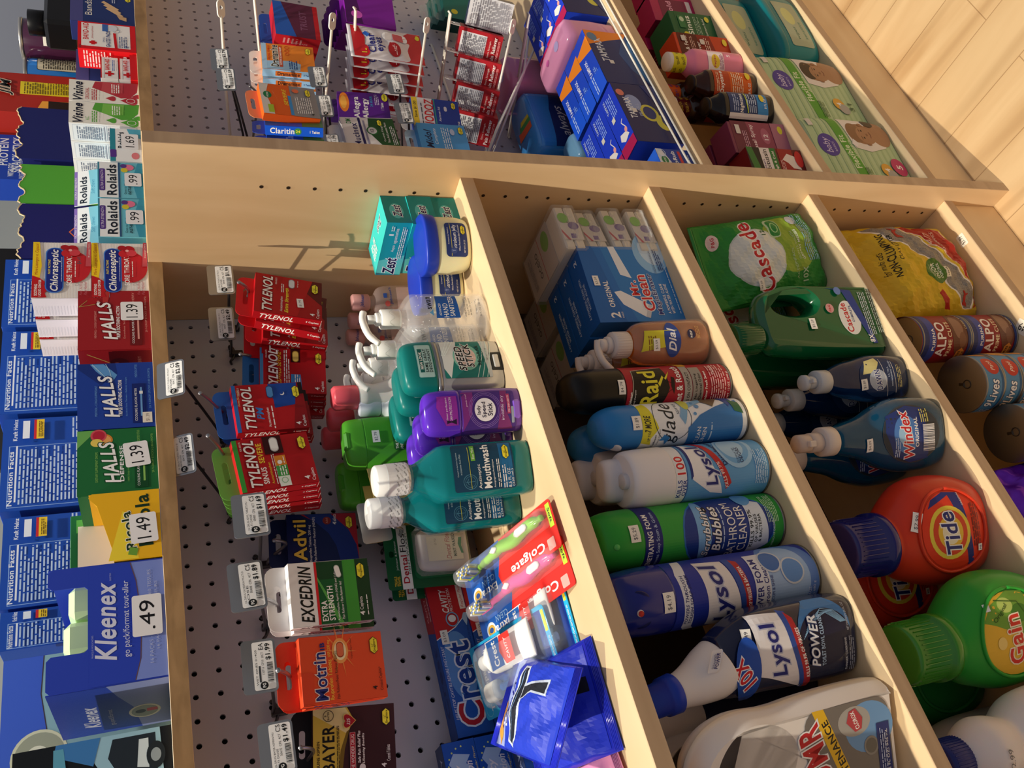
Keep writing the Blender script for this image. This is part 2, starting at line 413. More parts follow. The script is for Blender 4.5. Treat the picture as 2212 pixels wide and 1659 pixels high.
# ---------------------------------------------------------------- boxes of pain relievers on metal pegboard hooks (left bay)
def pill(x, y, a, b, c, c2, rot=0):
    r = math.radians(rot); P = lambda k: [(x+(px*math.cos(r)-py*math.sin(r)), y+(px*math.sin(r)+py*math.cos(r))) for px, py in rrect(2*a*k, 2*b*k, b*k*.98, 0, 0)]
    return [('p', P(1), c2), ('p', P(.86), c)]
RED = 'B4121B'; DRED = '5E0A12'; WH = 'F6F4F0'
def tylenol(kind):
    L = [('r', 0, 0, 62.6, 82, RED)]
    if kind == 'es':
        L += [('p', [(-31, 44), (31, 20), (31, 0), (-31, 0)], 'A80F18'), ('p', [(6, 55), (31, 48), (31, 66)], 'A80F18'), ('p', [(12, 22), (31, 14), (31, 0), (-8, 0)], DRED), ('p', [(-31, 31), (31, 12), (31, 26), (-31, 45)], 'B9121B')]
        L += [('t', 'Extra Strength', -7, 40, 40, 6, 'F3E23C', 'bi'), ('t', 'Acetaminophen', -14, 47.5, 24, 4, WH), ('l', 12, 47.5, 14, 4, 2, WH)]+pill(21, 38, 7.5, 3.8, 'D9DADF', '8D8F98')+[('t', '500 mg each', 22, 29.5, 11, 1.8, WH)]
    if kind == 'cold':
        L += [('r', 0, 78, 62.6, 4, '4A93CE'), ('p', [(-31, 44), (-5, 44), (-5, 32), (-31, 30)], '3E8FD0'), ('r', 22, 32, 20, 12, '3A0A10')]
        L += [('t', 'COLD+FLU SEVERE', -1, 56, 56, 5.6, 'F3D23C', 'bi'), ('l', 0, 46, 58, 8, 3, WH), ('l', -17, 33, 22, 8, 3, WH)]+pill(20, 38, 8, 4, 'E9CF6A', 'B09035')
    if kind == 'pm':
        L += [('r', 0, 77.5, 62.6, 4.5, '2E6FC0'), ('t', 'Extra Strength', 14, 74, 22, 3, 'F0D890', 'i'), ('p', [(8, 36), (31, 40), (31, 6), (1, 12), (-2, 36)], '14459C'), ('p', [(1, 12), (31, 5), (31, 0), (-31, 0), (-31, 18)], '8E0D16'), ('r', 23, 0, 16, 5, '18060C')]
        L += [('t', 'PM', -8, 50, 17, 8, '3C86D8', 'bi'), ('t', 'Acetaminophen', -14, 42.5, 26, 4, WH), ('l', -14, 39, 30, 3, 1, WH), ('e', 17, 25, 2.6, 2.6, 'F4F4F4'), ('e', 18.2, 25.8, 2.4, 2.4, '14459C')]+pill(20, 39, 8.5, 4, '4C8AC4', '1B3F76')
    if kind == 'sinus':
        L += [('r', 0, 77, 62.6, 5, '3DA23D'), ('t', 'SINUS', -15, 52, 20, 6, WH, 'b'), ('t', 'SEVERE', 12, 52, 24, 6, 'F0D23A', 'b'), ('t', 'Acetaminophen', -13, 46, 26, 3.6, 'F0D23A'), ('l', 0, 41.5, 54, 4, 2, WH)]
        L += [('r', 20, 30, 22, 20, '3A0A10'), ('r', -3, 30, 18, 12, 'E08A2C'), ('r', -14, 30, 16, 12, '43A047'), ('r', -25, 30, 12, 12, 'E8F0E4'), ('e', -2, 37, 2.5, 2.5, WH), ('l', -12, 32, 12, 8, 3, WH), ('ring', -24, 36, 3.4, 3.4, .5, '6BAF6B'), ('l', 0, 32, 8, 2, 1, WH)]+pill(20, 39, 9, 4.6, 'F4F4F2', 'BDBDBD')
    L += [('t', 'TYLENOL', 0, 60 if kind not in ('es',) else 61, 56, 12, WH, 'bi', 0, '7E0A10'), ('t', 'FOR ADULTS', 22, 56 if kind == 'es' else 73.5, 11, 2, WH)]
    L += [('t', '4', -25, 9, 4, 6, WH, 'b'), ('t', 'Caplets', -22, 2.5, 15, 4.6, WH), ('lds', 18, 9, 17)]
    sd = [('r', 0, 0, 13, 82, 'A8111A'), ('t', 'TYLENOL', 0, 52, 42, 8.4, WH, 'bi', 90), ('t', '4 Caplets', 0, 12, 15, 4, WH, 'b', 90)]
    sd = [('r', 0, 0, 13, 82, 'A8111A'), ('t', 'TYLENOL', 0, 50, 40, 8, WH, 'bi', -90), ('t', '4 Caplets', 0, 9, 16, 3.6, WH, 'b', -90), ('r', 0, 0, 13, .5, 'E8C0B8')]
    return L, sd
def advil():
    L = [('r', 0, 0, 62.6, 82, '0C1E52'), ('p', [(31, 82), (31, 30), (22, 52), (10, 70), (-6, 82)][::-1], '0C1E52')]
    L += [('p', [(-31, 8), (-12, 16), (8, 30), (22, 50), (31, 66), (31, 0), (-31, 0)][::-1], 'A51C30'), ('p', [(-31, 22), (-10, 26), (6, 34), (18, 46), (31, 62), (31, 30), (10, 10), (-10, 2), (-31, 0)][::-1], '15307C')]
    L += [('t', 'Advil', -2, 60, 52, 15, 'F2C84B', 'b', 0, '0A1438'), ('t', 'Ibuprofen Tablets, 200 mg', -6, 54, 46, 3.6, WH), ('t', 'Pain Reliever/Fever Reducer (NSAID)', -1, 48.5, 56, 3.8, WH), ('e', 22, 35, 5, 5, '8E2A22'), ('t', 'Advil', 22, 33.8, 7, 2.6, 'E9A08A'), ('t', 'Tablets', 24, 24, 12, 4, WH), ('t', '4', 18, 24, 3, 4, WH, 'b'), ('lds', 19, 9, 17)]
    return L, [('r', 0, 0, 13, 82, '0C1E52'), ('t', 'Advil', 0, 50, 30, 8, 'F2C84B', 'b', -90)]
def excedrin():
    L = [('r', 0, 0, 62.6, 82, 'F1EFEF'), ('p', [(-31, 54), (31, 54), (31, 0), (-31, 0)][::-1], '0C5A2C'), ('r', 0, 14, 62.6, 13, '3F9A36'), ('r', 0, 0, 62.6, 14, '083A1C'), ('p', [(-31, 56.5), (31, 56.5), (31, 54), (-31, 54)], 'D6202A'), ('r', 22, 28, 18, 26, '0A4222'), ('p', [(-31, 36), (12, 54), (16, 54), (-31, 31)], '57A94C')]
    L += [('t', 'EXCEDRIN', 0, 60, 56, 13, '101010', 'bi'), ('t', 'EXTRA', -18, 46.5, 20, 6, WH, 'b'), ('t', 'STRENGTH', -11, 39.5, 34, 6, WH, 'b'), ('t', 'Acetaminophen, Aspirin (NSAID) and Caffeine', -3, 34, 52, 3, WH, 'i'), ('t', 'Pain Reliever / Pain Reliever Aid', -9, 30, 38, 2.6, WH, 'i'), ('t', '4', -24, 9, 4, 5, WH, 'b'), ('t', 'Caplets', -14, 9, 13, 4.4, WH), ('l', -16, 5, 20, 2, 1, WH), ('lds', 19, 9, 17)]+pill(20, 33, 6.5, 2.8, WH, 'C8D0C8', 12)
    return L, [('r', 0, 0, 13, 82, 'ECEAEA'), ('t', 'EXCEDRIN', 0, 48, 44, 6.5, '101010', 'bi', -90), ('t', '4 Caplets', 0, 12, 15, 3, '303030', 'b', -90), ('r', -5.2, 24, 2, 6, 'D6202A')]
def motrin():
    L = [('r', 0, 0, 62.6, 82, 'E8502A')]
    for k in range(10):
        a = math.radians(k*36+14); L.append(('p', [(16+5*math.cos(a-.25), 43+4*math.sin(a-.25)), (16+26*math.cos(a), 43+17*math.sin(a)), (16+5*math.cos(a+.25), 43+4*math.sin(a+.25))], 'F28A45'))
    L += [('e', 16, 43, 12, 8, 'F7A75A'), ('e', 16, 43, 9, 6, 'FBE9B8')]+pill(17, 43, 7.5, 3.6, 'E0714B', 'A0401E')
    L += [('t', 'Motrin', -6, 58, 44, 12, '1C2A78', 'b', 0, 'F4D8CC'), ('t', 'IB', 21.5, 58, 7, 4.6, '1C2A78', 'b'), ('t', 'Ibuprofen Tablets', -10, 51.5, 37, 5, 'F3D24A'), ('t', 'USP, 200 mg', 19, 52.2, 16, 3.6, 'F3D24A'), ('t', 'Pain Reliever/Fever Reducer (NSAID)', -6, 46, 44, 3.8, '241018'), ('t', '*Capsule-Shaped Tablets', 17, 31, 20, 2, '241018', 'i'), ('t', '4', -22, 9.5, 3.6, 4.6, '241018', 'b'), ('t', 'Coated Caplets*', -14, 3, 22, 3.8, '241018'), ('lds', 18, 9, 17), ('r', -16, 71, 28, 11, 'DE4526')]
    return L, [('r', 0, 0, 13, 82, 'DE4526'), ('t', 'Motrin', 0, 50, 34, 7, '1C2A78', 'b', -90), ('t', '4 Coated Caplets', 0, 12, 20, 2.6, '241018', '', -90)]
def bayer():
    L = [('r', 0, 0, 62.6, 82, '3A1A20'), ('p', [(-31, 54), (-8, 52), (10, 46), (20, 42), (31, 48), (31, 82), (-31, 82)], 'D8BE4A'), ('p', [(6, 48), (20, 43), (31, 50), (31, 82), (26, 82)], 'E9DC9A'), ('p', [(-31, 58), (-8, 55), (8, 49), (10, 46), (-8, 51), (-31, 54)], '7A6420')]
    L += [('t', 'GENUINE ASPIRIN', -14, 75.5, 30, 3, '201010', 'b'), ('t', 'BAYER', -6, 61, 42, 12, '141010', 'b'), ('l', -6, 56.5, 40, 3, 2, '302010'), ('ring', 24, 67, 5.4, 5.4, .6, '302818'), ('t', 'BAYER', 24, 66, 8, 2, '302818', 'b'), ('t', 'B', 24, 69, 1.6, 2, '302818', 'b')]
    h = [(18+7*math.sin(t)**3, 47+(6*math.cos(t)-2.2*math.cos(2*t)-.8*math.cos(3*t))*1.05) for t in [i*math.pi/12 for i in range(24)]]
    L += [('p', h, 'E8C36A'), ('p', [(18+(x-18)*.9, 47+(y-47)*.9) for x, y in h], 'A81828'), ('t', '325', 17.3, 45.4, 6.5, 3.4, WH, 'i'), ('r', -12, 40.5, 38, 5.6, 'D8A0A0'), ('r', -12, 41, 37.4, 4.6, 'B01830'), ('t', 'THE WONDER DRUG', -12, 41.8, 34, 3, WH), ('t', 'Safe Pain Relief Plus', -7, 35.5, 30, 3, WH, 'bi'), ('t', 'Lifesaving Benefits', -8.5, 31, 28, 3, WH, 'bi'), ('e', -26, 34, 3.4, 3, 'E4E2E0'), ('t', '4', -26, 10, 4, 5, WH, 'b'), ('t', 'Coated Tablets', -15, 6, 15, 3.6, WH), ('lds', 19, 9, 17)]
    return L, [('r', 0, 0, 13, 82, '3A1A20')]
def hangbox(name, label, A, col, tab, loc, rot, grp=None, tabh=17, d=13, top=None):
    t = thing(name, label, 'medicine box', loc, rot, grp); w, h = .0626, .082
    g = G(); g.add(box(-w/2, w/2, 0, d/1000, 0, h, .0004), col)
    art(g, A[0], s_front(0)); art(g, A[1], s_left(-w/2, d/2000)); art(g, A[1], s_right(w/2, d/2000))
    # perforated top strip
    part('carton', t, g)
    q = [(-w/2, h-.001), (w/2, h-.001), (w/2, h+tabh/1000-.009)]+[(w/2-.009+.009*math.cos(a), h+tabh/1000-.009+.009*math.sin(a)) for a in (.4, .8, 1.2, 1.57)]+[(-w/2+.009-.009*math.cos(a), h+tabh/1000-.009+.009*math.sin(a)) for a in (1.57, 1.2, .8, .4)]+[(-w/2, h+tabh/1000-.009)]
    # slot for the hook
    hole = rrect(.026, .006, .0029, 0, h+tabh/1000*.45)
    G2 = G().add(prism(holed(q, hole), d/1000-.0006, d/1000), tab); part('hang_tab', t, G2); return t
TH = 17
BX = [  # name, art, carton, tab, loc, rot, copies (dx, dy, dz), label bits
 ('es', tylenol('es'), RED, 'D0202A', (-.107, -.1613, 1.1721), (5.9, 8, .6), ((-.012, .014, -.004, 3), (.004, .055, -.014, -1), (-.004, .072, -.012, -2))),
 ('cold', tylenol('cold'), RED, '2E6FB4', (-.164, -.0887, 1.1667), (1.4, 4.8, -9.5), ((.0, .014, -.001, 0), (.003, .029, -.004, 1), (-.002, .045, -.002, -1))),
 ('pm', tylenol('pm'), RED, '2558A8', (-.2384, -.1285, 1.2066), (3.4, -2.9, -4.1), ((-.001, .015, -.006, 1), (.004, .031, -.010, 2))),
 ('sinus', tylenol('sinus'), RED, '6DAE4A', (-.3303, -.1625, 1.2143), (4.3, -6.1, -3.1), ((.001, .0145, -.003, 0), (.002, .030, -.006, 1), (.003, .046, -.009, 1), (.004, .062, -.012, 2))),
 ('advil', advil(), '0C1E52', '14244E', (-.3795, -.0478, 1.1553), (.4, 4.4, -1.6), ()),
 ('excedrin', excedrin(), 'EFEDED', 'EDE8E6', (-.4917, -.1641, 1.1783), (8, 1.1, -9.9), ((-.002, .016, -.003, 1),)),
 ('motrin', motrin(), 'E04C28', 'E8452C', (-.5665, -.155, 1.1766), (8, 2.3, -6.9), ((.004, .016, -.003, -1), )),
 ('bayer', bayer(), '3A1A20', '18161A', (-.621, -.0862, 1.163), (0, 6.1, -11.2), ())]
LB = dict(es=('red extra strength pain reliever box with grey caplet', 'beside the maple divider'), cold=('red cold and flu box with yellow caplet', ''), pm=('red night-time pain reliever box with blue moon panel', ''), sinus=('red sinus box with green top stripe', ''), advil=('navy ibuprofen box with yellow lettering and red corner', ''), excedrin=('white and dark green headache box', ''), motrin=('orange ibuprofen box with a glowing caplet', ''), bayer=('dark brown and gold aspirin box with a red heart', ''))
ORD = ['front', 'second', 'third', 'fourth', 'fifth']
BO = {}
for n, A, c, tb, loc, rot, cps in BX:
    o = hangbox('medicine_box', LB[n][0]+(', front one on its hook' if cps else ', hanging alone'), A, c, tb, loc, rot, tabh=20)
    BO[n] = o
    for i, (dx, dy, dz, dr) in enumerate(cps):
        dup(o, LB[n][0]+', %s on its hook' % ORD[i+1], (loc[0]+dx, loc[1]+dy, loc[2]+dz), (rot[0], rot[1]+dr*1.5, rot[2]+dr), 'boxes hanging on the hooks')
sticker(BO['es'], '$1.99', -9, 27, s_front(0), rot=.12)
# ---------------------------------------------------------------- metal scan hooks with price plates
def hook(bx, bz, tag, trot, tip, lines, price, lab, white=False, w=51, h=31, plain=False, unitw='CS'):
    """bx, bz: where the bracket plugs into the pegboard; tag: bottom centre of plate; tip: end of product wire"""
    t = thing('peg_hook', lab, 'hook', (bx, 0, bz))
    L = lambda p: (p[0]-bx, p[1], p[2]-bz); mt = 'EDE9DE:p' if white else '8D8C90:m'
    mt2 = mt if white else '4A484A:m'
    tx, ty, tz = L(tip)
    part('product_wire', t, G().add(tube(bend([(0, -.003, -.012), (tx*.3, ty*.3, -.013), (tx*.85, ty*.82, tz-.014), (tx, ty, tz)], 5), .0019), mt, True).add(cyl(.0024, -.0012, .0012, 12, .0004), mt, True, Matrix.Translation((tx, ty, tz)) @ Matrix.Rotation(1.2, 4, 'X')))
    a = L(tag); part('tag_arm', t, G().add(tube(bend([(0, -.003, 0), (a[0]*.25, a[1]*.2, a[2]*.1), (a[0], a[1]+.003, a[2]+.006)], 5), .0018), mt2, True))
    part('bracket', t, G().add(tube(bend([(-.0127, .006, -.002), (-.0127, -.006, .001), (-.010, -.009, -.002), (0, -.0085, -.005), (.010, -.009, -.002), (.0127, -.006, .001), (.0127, .006, -.002)], 4), .0018), mt2, True).add(box(-.004, .004, -.0105, -.003, -.016, .002, .001), mt2))
    R = Euler([math.radians(q) for q in trot]).to_matrix().to_4x4(); T = Matrix.Translation(a) @ R
    g = G(); g.add(prism(rrect(w/1000, h/1000, .004, 0, h/2000), 0, .0009), 'A9ABAD:m' if not plain else 'B4B6B8:m', False, T)
    p = part('price_plate', t, g, 'galvanised metal price plate')
    g = G(); sf = lambda u, v, o: tuple(T @ Vector((u, -o-.0002, v)))
    if plain: A = [('p', [(-8, 19), (8, 20), (8, 28), (-8, 27)], 'F4F2EE'), ('t', price, 0, 21.2, 12, 4.4, '50505A', '', 3)]
    else:
        A = [('rr', 0, 2, w*.9, h*.62, 2, 'F3F4F3'), ('t', lines[0], -1.5, 17.3, w*.66, 1.7, '404448'), ('t', lines[1], -8, 14.6, w*.3, 1.7, '404448'), ('t', lines[2], 2, 11.5, w*.42, 2, '303438'), ('t', unitw, w*.36, 11.3, 6.5, 4, '15181A'), ('t', price, w*.25, 4.4, 16, 5.2, '15181A', 'b'), ('bc', -w*.14, 3.6, w*.36, 5.2, '202428'), ('e', -w*.375, 12.5, 3.6, 3.6, '15181A'), ('t', 'PG', -w*.375, 11, 4, 3, 'F3F4F3', 'b')]
    art(g, A, sf); part('price_label', p, g, 'printed label reading '+price); return t
def hk(r, u, v): pass
HK = [
 (.05-.0725, 1.273, (-.0653, -.158, 1.2741), (-4.4, .6, 3.4), (-.095, -.185, 1.272), ('LIL DRUG TYLENOL XS MULTI', 'DOSE', '50418  CP6  4CT'), '$1.99', 'right-most metal hook of the left bay, tag priced $1.99 near the divider'),
 (-.067, 1.2726, (-.0823, -.0927, 1.2722), (-3.6, 0, -5.4), (-.150, -.115, 1.272), ('LIL DRUG TYLENOL COLD FLU', 'SVR MULTI DOSE', '50427  CP6  4CT'), '$2.49', 'metal hook whose tag priced $2.49 is second from the divider'),
 (-.205, 1.2957, (-.2013, -.1453, 1.3393), (-19.4, 1.2, 1.7), (-.240, -.165, 1.325), ('LIL DRUG TYLENOL PM MULTI', 'DOSE', '50412  CP6  4CT'), '$2.09', 'metal hook with a raised tag priced $2.09 overlapping the ledge'),
 (-.307, 1.2957, (-.2853, -.1159, 1.3336), (-17.3, -1.8, -2), (-.318, -.200, 1.323), ('LIL DRUG TYLENOL SINUS SE', 'VERE MULTI DOSE', '50412  CP6  4CT'), '$2.49', 'metal hook with a raised tag priced $2.49 under the green cough-drop tray'),
 (-.383, 1.2703, (-.449, -.2726, 1.2823), (-3.8, 1.2, 14.4), (-.385, -.075, 1.255), ('LIL DRUG ADVIL TABLETS MU', 'LTI DOSE', '50400  CP6  4CT'), '$1.69', 'metal hook with a tag priced $1.69 above the navy ibuprofen box'),
 (-.459, 1.2703, (-.5005, -.2369, 1.2884), (-3.8, -.2, 10.7), (-.497, -.19, 1.285), ('LIL DRUG EXCEDRIN MULTI D', 'OSE', '50408  CP6  4CT'), '$1.89', 'metal hook with a tag priced $1.89 above the white and green box'),
 (-.555, 1.2703, (-.552, -.1644, 1.2784), (-.6, 1.3, 2.2), (-.565, -.185, 1.28), ('WET ONES 01405', '-', '130716  CP10  20CT'), '$1.99', 'metal hook with a bluish tag priced $1.99 above the orange box'),
 (-.630, 1.2703, (-.6245, -.155, 1.2700), (-2, 0, 0), (-.62, -.115, 1.26), ('LIL DRUG BAYER ASPIRIN MU', 'LTI DOSE', '50410  CP6  4CT'), '$1.49', 'left-most metal hook, tag priced $1.49 above the brown aspirin box')]
for i, q in enumerate(HK): hook(*q, w=46 if i > 6 else 51, unitw='EA' if i == 6 else 'CS')
hook(-.372, 1.118, (-.399, -.125, 1.134), (8, -4, -14), (-.404, -.115, 1.127), ('', '', ''), '$1.69', 'metal hook with a bare plate priced $1.69 holding the dental floss', plain=True, w=46, h=35)
# ---------------------------------------------------------------- the row of trays on top of the ledge
Z0 = TOP+.0003; YF = -.1145
def at(x0, x1, y=YF): return (x0+x1)/2
def tray(name, label, x0, x1, h, col, front, side=(), depth=.085, notch=None, inner='D9D4D2', cat='display box', hb=None, y=YF, topw=None, rz=0, price=None):
    t = thing(name, label, cat, ((x0+x1)/2, y, Z0), (0, 0, rz)); w = (x1-x0)/2
    if notch:
        a, b, z = notch; out = [(-w, 0), (w, 0), (w, h-.004), (w-.004, h), (b+.004, h), (b, h-.004), (b, z+.003), (b-.003, z), (a+.003, z), (a, z+.003), (a, h-.004), (a-.004, h), (-w+.004, h), (-w, h-.004)]
    else: out = [(-w, 0), (w, 0), (w, h), (-w, h)]
    g = G().add(prism(out, 0, .001), col); art(g, front, s_front(0)); part('front_panel', t, g)
    hb = hb or h
    sp = G().add(prism([(0, 0), (depth, 0), (depth, hb), (0, h)], -w, -w+.001), col, False, Matrix(((0, 1, 0, 0), (1, 0, 0, .001), (0, 0, 1, 0), (0, 0, 0, 1))))
    if side: art(sp, side, s_left(-w, depth/2))
    part('side_panel', t, sp)
    part('side_panel', t, G().add(box(w-.001, w, .001, depth, 0, h, 0), col))
    part('back_panel', t, G().add(box(-w, w, depth, depth+.001, 0, hb, 0), col)); part('tray_bottom', t, G().add(box(-w+.001, w-.001, .001, depth, 0, .001, 0), col if inner == 'none' else inner))
    if inner and inner != 'none': part('inner_pack', t, G().add(box(-w+.003, w-.003, .003, depth-.002, .001, h*.86, .001), inner))
    return t
def card(t, txt, x, z, w=28, h=20, rot=0):
    g = G(); a = math.radians(rot); c, s = math.cos(a), math.sin(a)
    art(g, [('rr', 0, -h/2, w, h, 2.4, 'F1F0F2'), ('t', txt, 0, -h*.26, w*.72, h*.52, '16161A')], lambda u, v, o: (x+u*c-v*s, -.0014-o, z+u*s+v*c), base=.0003)
    part('price_card', t, g, 'white shelf price label reading '+txt)
# black car-freshener display at the far left, then tissues
t = tray('freshener_display', 'black and ice-blue display box with a car picture at the left end of the ledge', -.680, -.572, .130, '10161C', [('p', [(-20, 6), (54, 10), (54, 62), (34, 66), (10, 52), (-14, 30)], '9CC8DC'), ('p', [(-10, 12), (50, 14), (50, 50), (34, 54), (12, 42)], '222C36'), ('p', [(20, 20), (46, 20), (46, 28), (22, 30)], 'D8E8EE'), ('p', [(30, 66), (54, 60), (54, 96), (44, 98)], '3E7EC0'), ('p', [(-50, 60), (0, 84), (50, 90), (50, 98), (-50, 98)], '5FA8C4'), ('p', [(-50, 50), (-5, 72), (-5, 76), (-50, 56)], 'DCEFF4'), ('e', 30, 14, 12, 8, '222A30'), ('e', 30, 14, 6, 4.4, '9AA8B0'), ('l', -30, 20, 34, 12, 4, 'A8C8D4')], depth=.12, inner='20303A', y=-.10)
KF = [('r', 0, 0, 121, 68, '2A44BC'), ('p', [(-60, 28), (-40, 23), (0, 21), (40, 25), (60, 30), (60, 0), (-60, 0)][::-1], '7C90DA'), ('ln', [(-60, 28.5), (-40, 23.5), (0, 21.5), (40, 25.5), (60, 30.5)], .8, '6A4A48'), ('t', 'Kleenex', 2, 44, 80, 19, 'D9DDF2', 'bi'), ('t', 'MARQUE MOUCHOIRS', -22, 64, 22, 1.8, 'A0AAD8'), ('t', 'BRAND TISSUE', 47, 48, 8, 1.6, 'A0AAD8'), ('t', 'go pack/format tout-aller', 2, 31, 78, 7.4, 'D9DDF2'), ('t', '16 PACKS - 3-PLY - TOTAL 160 TISSUES', 2, 12, 96, 3.2, 'B8C2E4'), ('t', '16 PAQUETS - 3 EPAISSEURS', 2, 6, 70, 3, 'B8C2E4')]
t = tray('tissue_box', 'blue tissue display box with a torn notch and a .49 price card', -.531, -.408, .104, '2A44BC', KF, depth=.150, notch=(-.026, .040, .069), inner='none', side=[('r', 0, 0, 150, 104, '243EA8'), ('p', [(-75, 0), (75, 0), (75, 54), (40, 46), (0, 34), (-75, 28)], '7D8CC4'), ('t', 'Kleenex', -14, 66, 70, 15, 'C9CFEA', 'bi'), ('t', 'go pack/format', -24, 52, 54, 6, 'C9CFEA'), ('e', -20, 24, 22, 15, 'DDE0D0'), ('e', -20, 24, 19, 12.6, '8F9C96'), ('e', -20, 28, 6, 5, '2A2A30'), ('r', -18, 12, 10, 10, 'C03048')], price='.49')
card(t, '.49', .002, .0165, 42, 27); 
for k, (x, z) in enumerate(((-.040, 0), (-.002, 0), (.036, 0), (-.014, .0))):
    pass
for k in range(3):
    p = thing('tissue_packet', ('left', 'middle', 'right')[k]+' pale green tissue packet standing in the blue tissue box', 'tissue packet', (-.510+.037*k, -.075, Z0+.002), group='tissue packets in the blue box')
    part('packet', p, G().add(box(-.017, .017, -.022, .022, 0, .094-.004*k, .006), 'CDE8B8:g').add(box(-.0171, .0171, -.0222, -.018, .0, .03, 0), '3E8E9A'))
t = tray('tissue_box', 'taller open tissue carton with a drawing badge behind the notched tissue box', -.575, -.43, .165, '3F5CC8', [('r', 0, 0, 144, 165, '4468D8'), ('p', [(-72, 108), (-20, 120), (30, 128), (72, 126), (72, 0), (-72, 0)][::-1], '94BEC8'), ('ln', [(-72, 108), (-20, 120), (30, 128), (72, 126)], 1, '4A3A40'), ('e', -36, 128, 28, 27, 'E4E4C4'), ('e', -36, 128, 25, 24, 'A9AD98'), ('e', -38, 130, 14, 12, 'EEEED8'), ('r', -36, 118, 9, 6, 'E6D040'), ('p', [(-44, 124), (-28, 126), (-28, 131), (-44, 129)], 'D8304A')], depth=.05, y=.055, inner='none')
# cough-drop trays
def halls(col, dk, word2, l2, x0, x1, name, label, extra, pc=None, fr='CHERRY', side=()):
    w = (x1-x0)*1000; L = [('r', 0, 0, w, 79, col)]+extra
    L += [('t', word2[0], -w*.08, 59, w*.46, 2.4, l2), ('t', 'HALLS', -w*.02, 40, w*.66, 15, 'F4F4F4', 'bi', 8, dk), ('t', word2[1], -w*.05, 33.5, w*.55, 4, 'F2F2F2', 'b'), ('t', word2[2], -w*.03, 28, w*.6, 2, l2), ('r', -w*.14, 10, w*.6, 13, dk), ('t', 'COOLING FLAVOR METER', -w*.16, 18, w*.5, 2.6, 'F2F2F2'), ('r', -w*.12, 12.6, w*.44, 2, l2), ('r', w*.02, 11.8, 4, 3.6, 'F2F2F2'), ('t', fr, w*.36, 17, w*.2, 2.6, l2), ('t', '20 9-DROP STICKS (180 DROPS)', w*.08, 3, w*.62, 2.8, l2)]
    t = tray('cough_drop_box', label, x0, x1, .0785, col, L, side, depth=.075, notch=(-.030, .023, .0625), inner='none'); return t
t = halls('1D6B38', '0F4A26', ('DIETARY SUPPLEMENT DROPS', 'DEFENSE', '100% Daily Value Antioxidant Vitamin C'), '8CC060', -.329, -.248, 'g', 'green citrus cough-drop display box with a 1.39 card', [('p', [(18, 79), (40, 79), (40, 60)][::-1], '6DB05A'), ('e', 27, 53, 8, 9, 'D98A30'), ('e', 27, 53, 6.4, 7.4, 'E8A860'), ('e', 33, 58, 8, 8, 'D2505C'), ('e', 33, 58, 6, 6, 'B8243C'), ('e', 24, 60, 5, 6, 'E8D060')], fr='ASSORTED CITRUS')
card(t, '1.39', .006, .0205, 31, 25, 6)
for k in range(2):
    p = thing('cough_drop_stick', ('white', 'pale')[k]+' cough-drop packs seen through the notch of the green box', 'pack', (-.291, -.090+.036*k, Z0+.0015)); part('pack', p, G().add(box(-.034, .034, -.016, .016, 0, .071, .002), 'D6DDD0'))
t = halls('1C3F9E', '10246E', ('MENTHOL - COUGH SUPPRESSANT', 'TRIPLE SOOTHING ACTION', 'Soothes Sore Throats - Relieves Coughs'), '6FA4DC', -.247, -.157, 'b', 'dark blue menthol cough-drop display box beside the cherry one', [('p', [(14, 55), (38, 79), (45, 79), (45, 40), (30, 38)][::-1], '16307E'), ('p', [(16, 44), (28, 38), (44, 52), (44, 66), (34, 60)], '5C98D4'), ('ln', [(16, 44), (44, 64)], .7, 'BFE0F4'), ('ln', [(24, 44), (34, 46), (44, 50)], .5, 'BFE0F4')], fr='MENTHO-LYPTUS')
g = G(); art(g, [('r', -33, 3, 14, 10, 'EFE6D6'), ('t', '$1.39', -33, 5.5, 10, 4, '9A8A80')], s_front(0), base=.0012); part('price_sticker', t, g, 'small price sticker reading $1.39')
p = thing('cough_drop_stick', 'white printed cough-drop pack seen through the notch of the blue box', 'pack', (-.206, -.088, Z0+.0015)); g = G().add(box(-.034, .034, -.016, .05, 0, .072, .002), 'D8DAE6'); art(g, [('l', 0, 64, 50, 6, 3, '50587A')], s_front(-.016)); part('pack', p, g)
CH = [('e', 26, 55, 6, 6.5, '8E1218'), ('e', 30, 63, 5.4, 6, 'A8161C'), ('e', 28, 57, 1.6, 1.6, 'E8A8A0'), ('ln', [(30, 69), (20, 78)], .6, 'B8A058'), ('ln', [(24, 60), (20, 78)], .6, 'B8A058'), ('p', [(14, 48), (44, 44), (44, 52), (24, 52)], 'B8302E')]
t = halls('9E1B22', '6E0E14', ('MENTHOL - COUGH SUPPRESSANT', 'TRIPLE SOOTHING ACTION', 'Soothes Sore Throats'), 'E09A90', -.137, -.046, 'r', 'red cherry cough-drop display box with a 1.39 card', CH, side=[('r', 0, 0, 74, 79, '8E161C'), ('e', 12, 36, 9, 10, '6E0E14'), ('e', 10, 39, 3, 3, 'E07A70'), ('ln', [(12, 46), (30, 70)], 1, 'B8A058'), ('t', 'CHERRY', 12, 12, 24, 4, 'E09A90')])
card(t, '1.39', .012, .020, 29, 25)
p = thing('cough_drop_stick', 'grey-white cough-drop pack seen through the notch of the cherry box', 'pack', (-.0915, -.088, Z0+.0015)); part('pack', p, G().add(box(-.038, .038, -.018, .048, 0, .072, .002), 'CFC9CC'))
